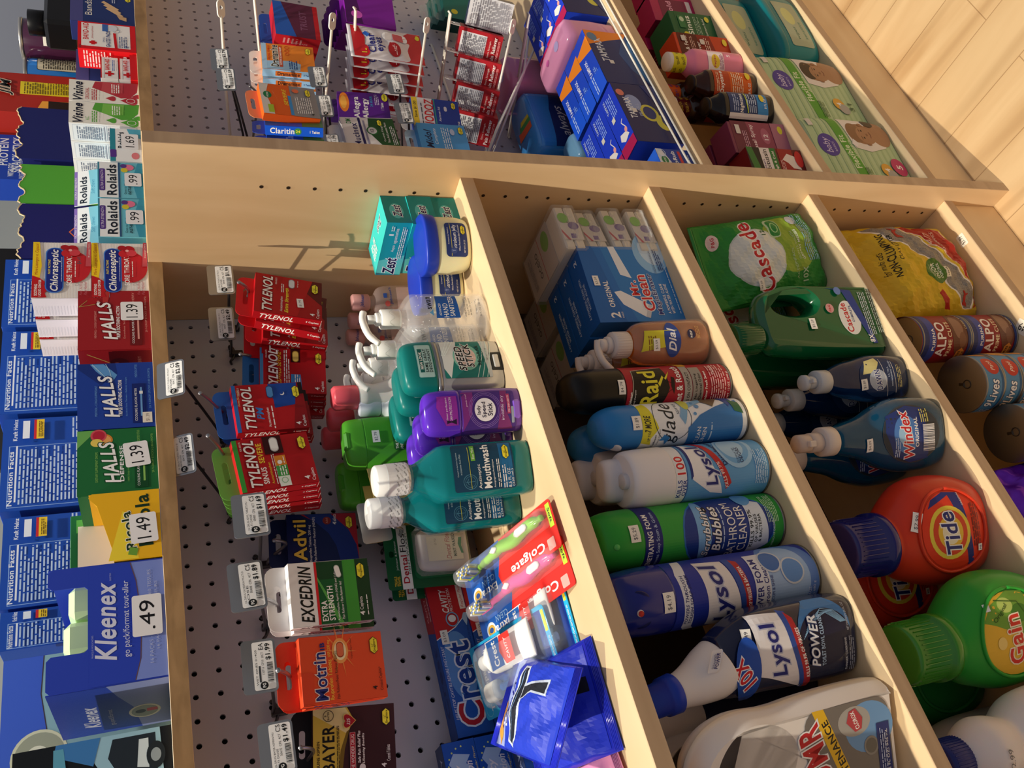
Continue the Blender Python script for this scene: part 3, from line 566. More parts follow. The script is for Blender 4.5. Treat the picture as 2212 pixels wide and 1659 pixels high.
# yellow herb-drop box (slanted top)
t = thing('herb_drop_box', 'yellow herb-drop display box with a slanted front and a 1.49 card', 'display box', (-.3675, YF-.002, Z0))
A = [('p', [(-39, 0), (39, 0), (39, 65), (34, 68), (24, 60), (-39, 43)], 'F0B91E'), ('p', [(-39, 22), (4, 26), (12, 30), (16, 36), (-39, 50)], 'F6DC3A'), ('t', 'Ricola', -7, 26, 44, 9.5, '17351F', 'b', 7, 'F4F0D8'), ('t', 'Ricola', 4, 9, 60, 14, '17351F', 'b', 3), ('p', [(-36, 24), (-28, 22), (-26, 30), (-34, 32)], '6FA33A')]
g = G().add(prism([(-.039, 0), (.039, 0), (.039, .065), (.035, .068), (.024, .060), (-.039, .043)], 0, .001), 'F0B91E'); art(g, A, s_front(0)); part('front_panel', t, g)
part('side_panel', t, G().add(box(-.039, -.038, .001, .07, 0, .045, 0), 'F0B91E').add(box(.038, .039, .001, .07, 0, .068, 0), 'E8B01A')); part('back_panel', t, G().add(box(-.039, .039, .07, .071, 0, .084, 0), 'E9E2D0'))
part('tray_bottom', t, G().add(box(-.038, .038, .001, .07, 0, .001, 0), 'E9E2D0')); card(t, '1.49', -.006, .0165, 34, 26, 3)
p = thing('green_carton', 'dark green cough-drop carton standing behind the yellow herb-drop box', 'carton', (-.345, -.034, Z0)); g = G().add(box(-.045, .034, -.006, .03, 0, .092, .0006), '1D6B38'); art(g, [('t', 'HALLS', -8, 60, 46, 12, '0F4A26', 'bi'), ('r', 20, 78, 16, 8, '5FB04E'), ('l', -8, 76, 20, 3, 1, '8CC060')], s_front(-.006)); part('carton', p, g)
# sore-throat lozenge boxes
def chlor():
    W, H_ = 91, 64
    L = [('r', 0, 0, W, H_, 'EFE9E4')]+[('r', 0, k*3.4, W, .3, 'D4D8DC') for k in range(1, 19)]
    L += [('p', [(-10, 64), (45.5, 64), (45.5, 57), (6, 54), (-14, 56)][::-1], 'F5D21E'), ('t', 'More Lozenges vs. Cepacol', 17, 57, 52, 4.6, 'B8201E', 'i'), ('p', [(-45, 64), (-45, 48), (-38, 50), (-32, 46), (-26, 51), (-20, 50), (-14, 56), (-10, 64)][::-1], 'C01A20'), ('t', 'SOOTHING', -33, 58, 18, 3.4, WH, 'b'), ('t', 'LIQUID CENTER', -30, 53.5, 26, 3.4, WH, 'b')]
    L += [('e', 4, 20, 26, 20, 'C8242C'), ('rr', -1, 30, 74, 20, 9.5, '3F78D0'), ('rr', -1, 31.3, 71.5, 17.4, 8.6, '182A86'), ('t', 'FAST ACTING', 4, 44.6, 24, 2.6, 'F5E04A', 'bi'), ('t', 'Chloraseptic', -1, 33.6, 68, 11, WH, 'bi'), ('l', 0, 32, 40, 1.4, 1, 'C8D0F0'), ('t', 'SORE THROAT', -2, 21, 50, 6, WH, 'b'), ('l', 0, 17, 26, 2, 1, WH), ('e', 26, 26, 6.5, 7, 'C8242C'), ('e', 33, 21, 6.5, 7, 'B01820'), ('e', 27, 18, 5.5, 6, 'D2404A'), ('e', 36, 29, 4, 5, 'A81820'), ('e', 31, 23, 2, 2, 'F0B0B0'), ('p', [(45.5, 0), (45.5, 4), (4, 6), (4, 0)], 'C8505A'), ('t', '18 Lozenges Cherry', 31, .8, 24, 2.4, WH), ('t', 'Fast Acting', -32, 9, 22, 3.6, 'C0606A', 'i'), ('t', 'Pain Relief', -32, 4.4, 22, 3.6, 'C0606A', 'i')]
    return L
CL = chlor(); LS = [('r', 0, k*3.4, 30, .3, 'C8CCD6') for k in range(1, 19)]
def mk_ch(d):
    t = thing('lozenge_box', 'x', 'medicine box'); carton(t, 91, d, 64, 'EAE6EC', CL, [('r', 0, 0, d, 64, 'E6E2EC')]+[('r', -d*.16, k*3.4, d*.5, .3, 'BCC0CC') for k in range(1, 19)]); return t
c0 = mk_ch(33); c0['group'] = 'sore-throat lozenge boxes'
pos = [(-.011, -.0975, 1, 'top box of the front pile of white sore-throat lozenge boxes'), (-.011, -.0975, 0, 'lower white sore-throat lozenge box at the front, right beside the cherry box'), (-.013, -.0595, 1, 'second white lozenge box back, topmost layer'), (-.013, -.0595, 0, 'second white lozenge box back, lower layer'), (-.014, -.0215, 1, 'third white lozenge box back, topmost layer'), (-.014, -.0215, 0, 'third white lozenge box back, lower layer')]
for i, (x, y, k, lab) in enumerate(pos):
    if i == 0: c0.location = (x, y, Z0+.0645); c0['label'] = lab
    else: dup(c0, lab, (x, y, Z0+.0645*k))
sticker(c0, '$4.49', 15, 13, s_front(-.0165), w=17, h=12)
# antacid trays
def rol(x0, x1, label, tag=None, hdr=.030):
    w = (x1-x0)*1000
    A = [('r', 0, 0, w, 56, '6FC3D6'), ('r', 0, 31, w, 25, 'F0F4F6'), ('r', 0, 54, w, 2, '3A8CA8'), ('rr', 0, 47, w*.62, 7, 2, '4E2E86'), ('t', 'ULTRA STRENGTH', 0, 49, w*.54, 3.4, 'E6DCF2'), ('t', 'Rolaids', 0, 33, w*.86, 12, '1C2430', 'b'), ('r', 0, 28.6, w, 2, '2C4C7A'), ('p', [(-w/2, 8), (0, 14), (w/2, 6), (w/2, 0), (-w/2, 0)][::-1], '3F9CB8'), ('t', 'Goes to Work', -w*.2, 21, w*.4, 3, '1C2430'), ('t', 'INSTANTLY', -w*.2, 15, w*.42, 4, '1C2430', 'bi'), ('e', w*.36, 18, 6, 7, 'E87A9A'), ('e', w*.28, 23, 4.4, 4.4, 'D8C83A'), ('e', w*.40, 24, 4, 4, '5A3A8A')]
    t = tray('antacid_tray', label, x0, x1, .056, '6FC3D6', A, depth=.08, inner='A9D8E4')
    g = G(); B = [('r', 0, 0, w-3, 30, 'F2F6F8'), ('r', 0, 26, w-3, 4, '8A70C0'), ('t', 'ULTRA STRENGTH', 0, 26.7, w*.6, 2.6, WH), ('t', 'Rolaids', -w*.06, 14, w*.74, 9, '25303E', 'b'), ('p', [(-w/2+1.5, 0), (w/2-1.5, 0), (w/2-1.5, 12), (0, 9), (-w/2+1.5, 11)], '8AD0E2'), ('t', 'Soft chews', 0, 4, w*.4, 5, '4A9CC0', 'i')]
    g.add(prism([(-w/2000+.0015, 0), (w/2000-.0015, 0), (w/2000-.0015, .030), (-w/2000+.0015, .030)], 0, .001), 'F2F6F8'); art(g, B, s_front(0)); o = part('header_card', t, g, None, (0, .012, .0565)); o.rotation_euler = (-.25, 0, 0)
    if tag: card(t, tag, 0, .0125, 26, 21)
    return t
rol(.046, .116, 'pale blue antacid tray with a .99 card, next to the lozenge boxes', '.99')
rol(.118, .187, 'pale blue antacid tray with a .99 card, further right above the divider', '.99')
A = [('r', 0, 0, 68, 40, 'F2F4F5'), ('r', 0, 33, 68, 7, '2C8C9E'), ('rr', -18, 32, 16, 8, 2, '5A3490'), ('t', 'Rolaids', 10, 22, 34, 8, '222A34', 'b'), ('e', -22, 8, 7, 5, 'E8848A'), ('p', [(14, 0), (34, 0), (34, 18), (20, 14)], '58B0CC')]
t = tray('antacid_tray', 'low white antacid tray with a 1.69 card below the eye-drop boxes', .190, .258, .04, 'EEF1F2', A, depth=.07, inner='A9D8E4'); card(t, '1.69', .006, .0145, 32, 22)
# eye-drop boxes
def visine(c1, c2, sub):
    drop = lambda x, y, s: [(x+s*.5*math.sin(a)*(1-math.cos(a))*.62, y+s*(math.cos(a)*.5)) for a in [k*math.pi/10 for k in range(20)]]
    L = [('r', 0, 0, 48, 92, 'EFEDE4'), ('p', [(8, 62), (23, 58), (24, 0), (4, 2), (-10, 12), (-12, 24), (-2, 42)][::-1], c1), ('p', [(2, 50), (22, 48), (22, 20), (0, 22), (-4, 34)][::-1], c2), ('p', drop(-14, 38, 14), c1), ('p', drop(-17, 14, 24), c1), ('p', drop(-6, 4, 12), c1), ('ring', -17, 11, 5, 6, .8, 'F4F2EC'), ('t', 'Visine', -1, 74, 42, 13, '14142C', 'bi'), ('t', sub, -12 if len(sub) < 5 else -6, 66, 8 if len(sub) < 5 else 26, 5, c1), ('l', -8, 56, 24, 8, 3, c1), ('l', 8, 26, 20, 12, 4, 'F4F2EC')]
    S = [('r', 0, 0, 32, 92, 'E6E4E4'), ('ring', 0, 0, .01, .01, .001, 'E6E4E4'), ('r', 0, 4, 27, 84, 'C6CAD2'), ('r', 0, 4.8, 25.6, 82.4, 'E2E4E8'), ('l', 0, 50, 22, 34, 12, '70788A'), ('r', 0, 46, 26, 1, '70788A'), ('l', 0, 8, 22, 36, 12, '70788A')]
    t = thing('eye_drop_box', 'x', 'medicine box'); carton(t, 47, 31, 92, 'EAE8E2', L, S); return t
v = visine('B6323E', 'C44A52', 'ORIGINAL'); v['label'] = 'white eye-drop box with dark red drops'; v.location = (.339, -.098, Z0)
v = visine('58A83A', '7CC050', 'A.C.'); v['label'] = 'white eye-drop box with green drops, front one beside the red-drop box'; v.location = (.290, -.098, Z0)
for k in range(3): dup(v, ('second', 'third', 'fourth')[k]+' white eye-drop box back behind the green-drop one, drug facts side showing', (.289-.001*k, -.066+.032*k, Z0), group='white eye-drop boxes in a row')
# bandages
A = [('r', 0, 0, 68, 81, 'D8141C'), ('r', 2, 8, 58, 68, 'F2F0EE'), ('t', 'BAND-AID', 10, 66, 42, 8, 'D01018', 'b'), ('t', 'Johnson-Johnson', 8, 59, 32, 3.4, 'C03038', 'i'), ('r', -18, 55, 5, 10, 'D01018'), ('r', -18, 57.5, 10, 5, 'D01018'), ('r', 22, 39, 18, 8, '3A66B0'), ('t', 'SMALL', -8, 44, 14, 2.4, '2A4A8A'), ('t', 'GAUZE PADS', -6, 36, 40, 6, '1C3A80', 'b'), ('p', [(-28, 30), (10, 32), (10, 28), (-28, 26)], 'D01018'), ('ring', 16, 27, 5, 5, 1, '9AA4B4'), ('e', 22, 32, 8, 6, 'D5DBE4'), ('l', -12, 13, 28, 12, 4, '5A6A90'), ('t', '10', -24, 10, 5, 6, '1C3A80', 'b'), ('t', 'NEW', -30, 76, 8, 3, '303030', 'b')]
t = thing('gauze_box', 'red and white gauze pad box with printed red side', 'medicine box', (.469, -.100, Z0)); carton(t, 68, 34, 81, 'D8141C', A, [('r', 0, 0, 34, 81, 'E01820'), ('l', 0, 36, 28, 40, 10, 'F4D0D0'), ('rr', 0, 14, 18, 5, 2, 'F2F0EE')])
t = tray('bandage_tray', 'low red tray in front of the gauze pad box', .372, .432, .010, 'D8141C', [('r', 0, 0, 60, 10, 'D8141C')], depth=.06, inner='none')
for k in range(2):
    t = thing('small_bandage_box', ('lower', 'upper')[k]+' small white bandage box with a red cross on the red tray', 'medicine box', (.402, -.095, Z0+.0015+.025*k)); carton(t, 52, 30, 24, 'F2F0EE', [('r', -14, 6, 4, 12, 'D01018'), ('r', -14, 10, 12, 4, 'D01018'), ('t', 'BAND-AID', 8, 12, 26, 6, 'D01018', 'b'), ('l', 6, 5, 26, 4, 2, '3A66B0'), ('r', 0, 22.5, 52, 1.5, 'D01018')])
A = [('r', 0, 0, 92, 92, '22346E'), ('r', 0, 74, 92, 18, '4A4A86'), ('t', 'Bandages', 6, 58, 66, 13, 'E9E4DA'), ('lds', 26, 9, 18)]+[('p', [(-26+a*8, 20+b), (-22+a*8, 16+b), (-2+a*8, 38+b), (-6+a*8, 42+b)], 'D9B48A') for a, b in ((0, 0), (1, 3), (2, 6))]+[('e', 26, 44, 7, 6, 'D9B48A'), ('p', [(-32, 22), (-22, 26), (-26, 12), (-36, 12)], 'C9A47A'), ('l', 20, 28, 20, 6, 2, 'B8C0D8')]
t = thing('bandage_box', 'navy bandage box with printed plaster shapes', 'medicine box', (.551, -.0985, Z0)); carton(t, 92, 34, 92, '22346E', A); sticker(t, '$1.99', 28, 80, s_front(-.017), w=13, h=11)
t = thing('remedy_carton', 'dark purple carton behind the gauze pad box', 'carton', (.44, -.040, Z0)); carton(t, 130, 50, 88, '33407E', [('r', 0, 70, 130, 18, '5A5490')])
t = thing('remedy_carton', 'amber and teal carton at the right end of the ledge', 'carton', (.632, -.098, Z0)); carton(t, 66, 34, 66, 'D9A23A', [('r', -16, 30, 34, 36, '1F4A44'), ('t', 'N', 10, 6, 12, 14, '2A3A20', 'b'), ('l', -14, 40, 24, 10, 3, 'D8D8C0')])
# ---------------------------------------------------------------- goods further back on the counter
def bk(px0, px1, name): pass
NF = lambda x, w: [('r', x, 60, w, 118, '2F66CC'), ('r', x, 61, w-1.6, 116.4, '1E50B4'), ('t', 'Nutrition Facts', x, 168, w*.9, 7, 'DCE8FA', 'b'), ('l', x, 66, w*.86, 98, 26, 'A8C4EE'), ('r', x, 160, w*.9, 2, 'E4ECFA')]
def planter(x0, x1, y, h, label, face=True):
    w = (x1-x0)*1000; t = thing('snack_carton', label, 'carton', ((x0+x1)/2, y, Z0), group='blue peanut cartons')
    A = [('r', 0, 0, w, h, '1C4CB0')]
    if face: A += [('r', -w*.14, 58, w*.66, h-66, '8CB0EA'), ('r', -w*.14, 59, w*.66-1.6, h-68, '1C4CB0'), ('t', 'Nutrition Facts', -w*.16, h-14, w*.58, 6, 'E4ECFA', 'b'), ('l', -w*.14, 62, w*.60, h-80, 24, 'B4CCF0'), ('r', -w*.14, h-19, w*.6, 2, 'E4ECFA'), ('t', 'Kraft Heinz', w*.34, h-18, w*.24, 5, 'E4ECFA', 'b'), ('r', w*.34, h-32, w*.2, 8, 'E4ECFA'), ('r', w*.34, h-40, w*.22, 3, 'C82A30'), ('r', w*.34, h-49, w*.22, 9, 'E8C838'), ('l', w*.34, h-47.5, w*.18, 6, 3, '705A20'), ('l', w*.34, 62, w*.24, 44, 10, 'B4CCF0'), ('t', 'PLANTERS', 0, 38, w*.8, 16, 'F2C22A', 'b')]
    g = G().add(box(-w/2000, w/2000, 0, .09, 0, h/1000, .0006), '1C4CB0'); art(g, A, s_front(0)); part('carton', t, g); return t
planter(-.0, .100, .06, 188, 'blue peanut carton behind the lozenge boxes, right of the three', False) if 0 else None
planter(.075, .205, .10, 196, 'right-most blue peanut carton, behind the lozenge boxes')
planter(-.075, .066, .10, 194, 'blue peanut carton behind the cherry cough-drop box')
planter(-.222, -.084, .10, 186, 'blue peanut carton behind the dark blue cough-drop box')
planter(-.352, -.232, .10, 180, 'blue peanut carton behind the green cough-drop box')
planter(-.402, -.356, .10, 178, 'narrow slice of blue peanut carton behind the tissue box')
def torn(name, label, x0, x1, y, h, col, art_, seed=1, cat='carton'):
    t = thing(name, label, cat, ((x0+x1)/2, y, Z0)); w = (x1-x0)/2; rs = random.Random(seed); n = 26
    top = [(w-2*w*k/n, h+rs.uniform(-.0025, .0025)+(0.004*math.sin(k*.6))) for k in range(n+1)]
    g = G().add(prism([(-w, 0), (w, 0)]+top, 0, .0012), col); art(g, art_, s_front(0)); part('front_panel', t, g)
    part('torn_rim', t, G().add(tube([(x, .0008, z) for x, z in top], .0013, 5), 'C9B590'), 'torn brown cardboard edge')
    part('side_panel', t, G().add(box(-w, -w+.001, .0012, .08, 0, h-.006, 0), col).add(box(w-.001, w, .0012, .08, 0, h-.006, 0), col)); part('back_panel', t, G().add(box(-w, w, .08, .081, 0, h-.008, 0), col)); return t
torn('snack_carton', 'plain navy torn-topped carton behind the eye-drop boxes', .43, .56, .098, .188, '1A2060', [('l', 30, 60, 1, 1, 1, '3A4080')], 1)
torn('snack_carton', 'bright green torn-topped carton behind the antacid trays', .328, .418, .10, .180, '4FA035', [('p', [(-45, 0), (45, 0), (45, 40), (-45, 60)], '3F8A2C')], 2)
torn('snack_carton', 'navy torn-topped carton with an orange diamond mark, beside the green one', .208, .326, .10, .178, '19195E', [('p', [(-30, 92), (-2, 112), (24, 92), (-2, 72)], 'D86A3A'), ('p', [(-27, 92), (-2, 110), (21, 92), (-2, 74)], '2A2E7E'), ('t', 'BLUE', -3, 93, 22, 6, 'E6E6F2', 'b'), ('t', 'DIAMOND', -3, 84, 32, 6, 'E6E6F2', 'b'), ('l', -40, 60, 24, 30, 10, 'E6E0C8')], 5)
t = thing('jerky_box', 'red snack stick box with a yellow facts panel', 'carton', (.640, .16, Z0)); carton(t, 110, 60, 250, 'A82A20', [('r', 14, 96, 36, 100, 'E6D030'), ('l', 14, 100, 32, 92, 22, '6A5A20'), ('t', 'JIM', 10, 206, 44, 22, '202020', 'bi', 0, 'E8D8C0'), ('p', [(-54, 40), (-20, 60), (-24, 160), (-54, 170)], 'E6A040'), ('r', -36, 90, 26, 60, '2A1C18'), ('r', -36, 96, 18, 20, 'F0ECE4')])
t = thing('jerky_box', 'blue protein snack stick box behind the torn navy carton', 'carton', (.520, .20, Z0)); carton(t, 116, 50, 250, '2246B0', [('t', 'PROTEIN', 12, 216, 70, 14, 'F0F2F8', 'b'), ('t', 'SNACK STICK', 6, 196, 92, 14, 'F0F2F8', 'b'), ('t', 'JUICE', 16, 170, 30, 9, 'F0F2F8', 'b'), ('t', 'PROTEIN', 20, 158, 34, 8, 'F0F2F8', 'b'), ('t', 'WITH SOY', -34, 206, 34, 9, 'F0F2F8', 'b'), ('t', 'MADE WITH PROTEIN', -30, 190, 50, 8, 'F0F2F8')])
def snackcan(x, y, h, col, A, label, lid='C9C5BE:m'):
    t = thing('chip_can', label, 'snack can', (x, y, Z0)); r = .037; g = G().add(cyl(r, 0, h, 40), col, True); art(g, A, s_cyl(r), 4); part('tube_can', t, g); part('lid', t, G().add(cyl(r+.0012, h-.001, h+.005, 40), lid, True)); return t
snackcan(.800, .13, .195, '3A1830:g', [('r', 0, 150, 90, 10, 'E6E2DA'), ('l', 0, 152, 80, 6, 1, '402030'), ('e', -4, 108, 18, 17, 'EDE6DC'), ('e', -4, 106, 11, 11, '6A3A26'), ('t', 'SCORCHIN', 26, 166, 36, 7, 'E6E2DA', 'b'), ('t', 'TOAST', 30, 176, 26, 7, 'E6E2DA', 'b')], 'dark purple stacked-chip can at the upper end of the counter')
snackcan(.735, .17, .190, '1F66B0:g', [('rr', 10, 40, 54, 132, 3, '30302C'), ('rr', 10, 41, 52, 130, 3, 'C8BFA8'), ('l', 10, 44, 48, 120, 30, '403C34'), ('t', 'Nutrition', 10, 160, 30, 6, '303030', 'b')], 'blue stacked-chip can with a facts panel')
snackcan(.660, .215, .180, '22242A:g', [('l', 8, 40, 50, 110, 28, '9A9A94'), ('e', -20, 80, 10, 10, '3A5A9A')], 'black stacked-chip can beside the red stick box')
t = thing('cable_reel', 'black plastic gadget lying across the purple can', 'gadget', (.72, .04, Z0+.092)); part('body', t, G().add(box(-.035, .12, -.03, .03, 0, .055, .006), '121214:p')); part('knob', t, G().add(cyl(.022, .055, .082, 28), '0D0D0F:p', True)); part('foot', t, G().add(box(.0, .10, -.02, .02, -.092, 0, .002), '121214:p'))
t = thing('dark_backdrop_crate', 'black crate standing behind the torn navy carton', 'crate', (.28, .42, Z0)); part('body', t, G().add(box(-.2, .2, -.06, .1, 0, .26, .004), '1C1C1E:p'))
# ---------------------------------------------------------------- shelf one: toiletries
S1 = .9932
# soap cartons
Zf = [('r', 0, 0, 50, 33, '12807E'), ('e', -3, 17, 14, 9, '4FB0AE'), ('t', 'Zest', -3, 11, 22, 11, '14184A', 'bi', 0, 'F2F4F6')]
Zl = [('r', 0, 0, 94, 33, '18A0AC'), ('p', [(-47, 0), (-10, 0), (-20, 33), (-47, 33)], '62D0CC'), ('t', 'Zest', -30, 9, 30, 16, '14184A', 'bi', 0, 'F2F4F6'), ('t', '1', 26, 21, 2.4, 6, WH), ('t', 'Aqua', 2, 15, 12, 5, WH), ('t', 'aguamarina', 24, 14, 26, 5.5, WH), ('l', 12, 5, 56, 7, 3, WH), ('l', 38, 22, 9, 5, 2, WH)]
Zt = [('r', 0, 0, 50, 94, '30C8C4'), ('t', 'Zest', 4, 24, 24, 12, '14184A', 'bi', 90, 'F2F4F6'), ('l', 0, 60, 26, 24, 5, WH)]  # top face a lighter teal than the front: sunlight put into the colour
z = thing('soap_carton', 'topmost of three stacked teal soap cartons', 'soap', (-.0272, -.1985, S1+.0662), (0, 0, 2))
carton(z, 49, 94, 33, '18A0AC', Zf, Zl, Zl, Zt)
dup(z, 'middle of three stacked teal soap cartons', (-.0265, -.200, S1+.0331), (0, 0, -1), 'stacked teal soap cartons'); dup(z, 'bottom of three stacked teal soap cartons', (-.0275, -.1995, S1), (0, 0, 0), 'stacked teal soap cartons')
# petroleum jelly
def jelly(label, loc, rz):
    t = thing('petroleum_jelly_jar', label, 'jar', loc, (0, 0, rz), 'petroleum jelly jars')
    S = secs([(0, .028, .019, 2.4), (.003, .033, .023, 2.4), (.02, .0365, .0255, 2.4), (.040, .0365, .0255, 2.4), (.0455, .034, .024, 2.4)], 5)
    g = G().add(loft(S, 44), 'E9E6BE:w', True)
    art(g, [('rr', 1, 6, 44, 29, 5, '243672'), ('r', 1, 27.5, 42, .5, 'E0D23A'), ('t', 'Petroleum Jelly', 3, 19.5, 34, 6.2, WH), ('t', 'White Petrolatum Skin Protectant', 3, 16.3, 34, 2.2, WH), ('e', -13.5, 25, 4, 4.4, '38487E'), ('t', 'T', -13.5, 23, 3, 4, '9AA6D0'), ('t', 'Compare to Vaseline', 5, 30.5, 22, 2, WH), ('t', 'NET WT 3.75 OZ', -8, 9.5, 16, 2, WH), ('lds', 13, 11.5, 13)], s_loft(S), 4, 4)
    part('jar_body', t, g)
    L = secs([(.044, .036, .0255, 2.4), (.046, .0385, .0275, 2.5), (.058, .0395, .0285, 2.5), (.061, .038, .027, 2.5), (.062, .034, .023, 2.5)], 3)
    part('lid', t, G().add(loft(L, 44), '1E3CB4:p', True)); return t
jelly('front petroleum jelly jar with a blue lid, beside the soap cartons', (-.080, -.2365, S1), -26)
jelly('second petroleum jelly jar with a blue lid, half hidden behind the first', (-.098, -.181, S1), -24)
# baby oil
def babyoil(label, loc):
    t = thing('baby_oil_bottle', label, 'bottle', loc, (0, 0, -18), 'pink-capped baby oil bottles')
    S = secs([(0, .020, .012, 2.4), (.004, .024, .015, 2.4), (.05, .0245, .0155, 2.4), (.078, .022, .014, 2.3), (.088, .010, .009, 2), (.094, .0092, .0092, 2)], 4)
    g = G().add(loft(S, 32), 'EBD2CC:l', True); part('bottle_body', t, g)
    g = G(); art(g, [('t', "Johnson's", 4, 62, 26, 5, '2C4C9C', 'b'), ('e', -8, 70, 4, 3.6, 'D8605A'), ('r', 4, 70, 7, 5, '3A5CB0'), ('rr', 0, 12, 34, 44, 3, 'E6C4C0')], s_loft(S), 5, 5); part('front_label', t, g)
    g = G().add(cyl(.0118, .093, .118, 30, .002), 'E4A8A4:p', True); art(g, [('t', "Johnson's", 0, 101, 21, 6.5, '2C4C9C', 'b', -6)], s_cyl(.0118), 3); part('cap', t, g)
babyoil('front pink-capped baby oil bottle near the divider', (-.038, -.078, S1)); babyoil('second pink-capped baby oil bottle, just behind the first', (-.044, -.045, S1)); babyoil('rear pink-capped baby oil bottle against the pegboard', (-.052, -.0172, S1))
# hand sanitizer
def sanit(label, loc, rz=-14, cap='EFEFEA:p', wavy=True):
    t = thing('hand_sanitizer_bottle', label, 'bottle', loc, (0, 0, rz), 'clear hand sanitizer pump bottles')
    S = secs([(0, .024, .015, 2.3), (.003, .0285, .0185, 2.4), (.012, .030, .020, 2.5), (.085, .030, .020, 2.5), (.097, .027, .018, 2.4), (.106, .015, .0135, 2.1), (.109, .0125, .0125, 2)], 4)
    part('bottle_body', t, G().add(loft(S, 44), 'F4F6F8:c', True))
    gl = G().add(loft([(s[0]*.93+.002, s[1]*.93, s[2]*.93, s[3], 0, 0) for s in S[:-4]], 36), 'F2F6FA:c', True); rs = random.Random(5)
    for k in range(46):
        a = rs.uniform(-.024, .024); zz = rs.uniform(.01, .09); r = rs.uniform(.0003, .0009); gl.add(loft([(zz-r, r*.2, r*.2, 2, a, -.014), (zz, r, r, 2, a, -.014), (zz+r, r*.2, r*.2, 2, a, -.014)], 6), 'FFFFFF:g', True)
    part('gel_with_bubbles', t, gl)
    g = G(); art(g, [('p', [(-9, 38), (21, 40), (21, 66), (-9, 68)], '1C55A4'), ('t', 'ADVANCED', 2, 61, 16, 2.8, WH), ('t', 'HAND', 1, 52.5, 18, 6, WH), ('t', 'SANITIZER', 6.5, 44.5, 27, 6, WH), ('t', 'swan', 11, 72, 17, 5.5, '202830', 'b'), ('p', [(-6, 71), (-2, 76), (0, 73), (4, 71), (0, 71)], '5A9AC8'), ('t', 'MORE EFFECTIVE FORMULA', 6, 30, 28, 2.2, '303840'), ('t', 'KILLS MORE THAN', 6, 26.5, 24, 2.2, '303840'), ('t', '99.99% OF GERMS*', 6, 23, 24, 2.2, '303840'), ('t', 'Contains Isopropyl', 4, 16, 18, 2, '606870', 'i'), ('t', '8 FL OZ (236 mL)', 5, 10, 24, 3, '303840')], s_loft(S), 4, 5); part('front_label', t, g)
    g = G().add(cyl(.0118, .107, .131, 36, .001), cap, True)
    if wavy: art(g, [('ln', [(u*1.0, 119+3*math.sin(u*.55)) for u in range(-14, 15)], .35, 'C9CCC4')], s_cyl(.0118), 2)
    g.add(cyl(.008, .131, .137, 28, .001), cap, True).add(cyl(.0055, .137, .146, 24, .0005), cap, True); part('pump_collar', t, g)
    hd = tube(bend([(.010, .001, .149), (0, 0, .1515), (-.012, -.003, .1505), (-.024, -.006, .147), (-.035, -.009, .138)], 4), [.0042]*5+[.0045]*5+[.0042]*4+[.0036]*3)
    part('pump_spout', t, G().add(hd, cap, True)); return t
sanit('front clear hand sanitizer pump bottle, nearest the shelf edge', (-.190, -.226, S1)); sanit('second clear hand sanitizer pump bottle behind the front one', (-.203, -.183, S1)); sanit('third clear hand sanitizer pump bottle, further back', (-.196, -.140, S1), -10)
t = sanit('rear hand sanitizer pump bottle in front of the baby oil', (-.188, -.098, S1), -4)
def wcap(label, loc):
    t = thing('lotion_bottle', label, 'bottle', loc); part('bottle_body', t, G().add(loft(secs([(0, .022, .016, 2.3), (.1, .023, .017, 2.3), (.118, .014, .013), (.122, .0125, .0125)], 4), 32), 'F0F2F8:p', True)); part('cap', t, G().add(cyl(.0125, .122, .150, 32, .002), 'E9EEFA:g', True))
wcap('plain white lotion bottle behind the sanitizers', (-.242, -.120, S1))
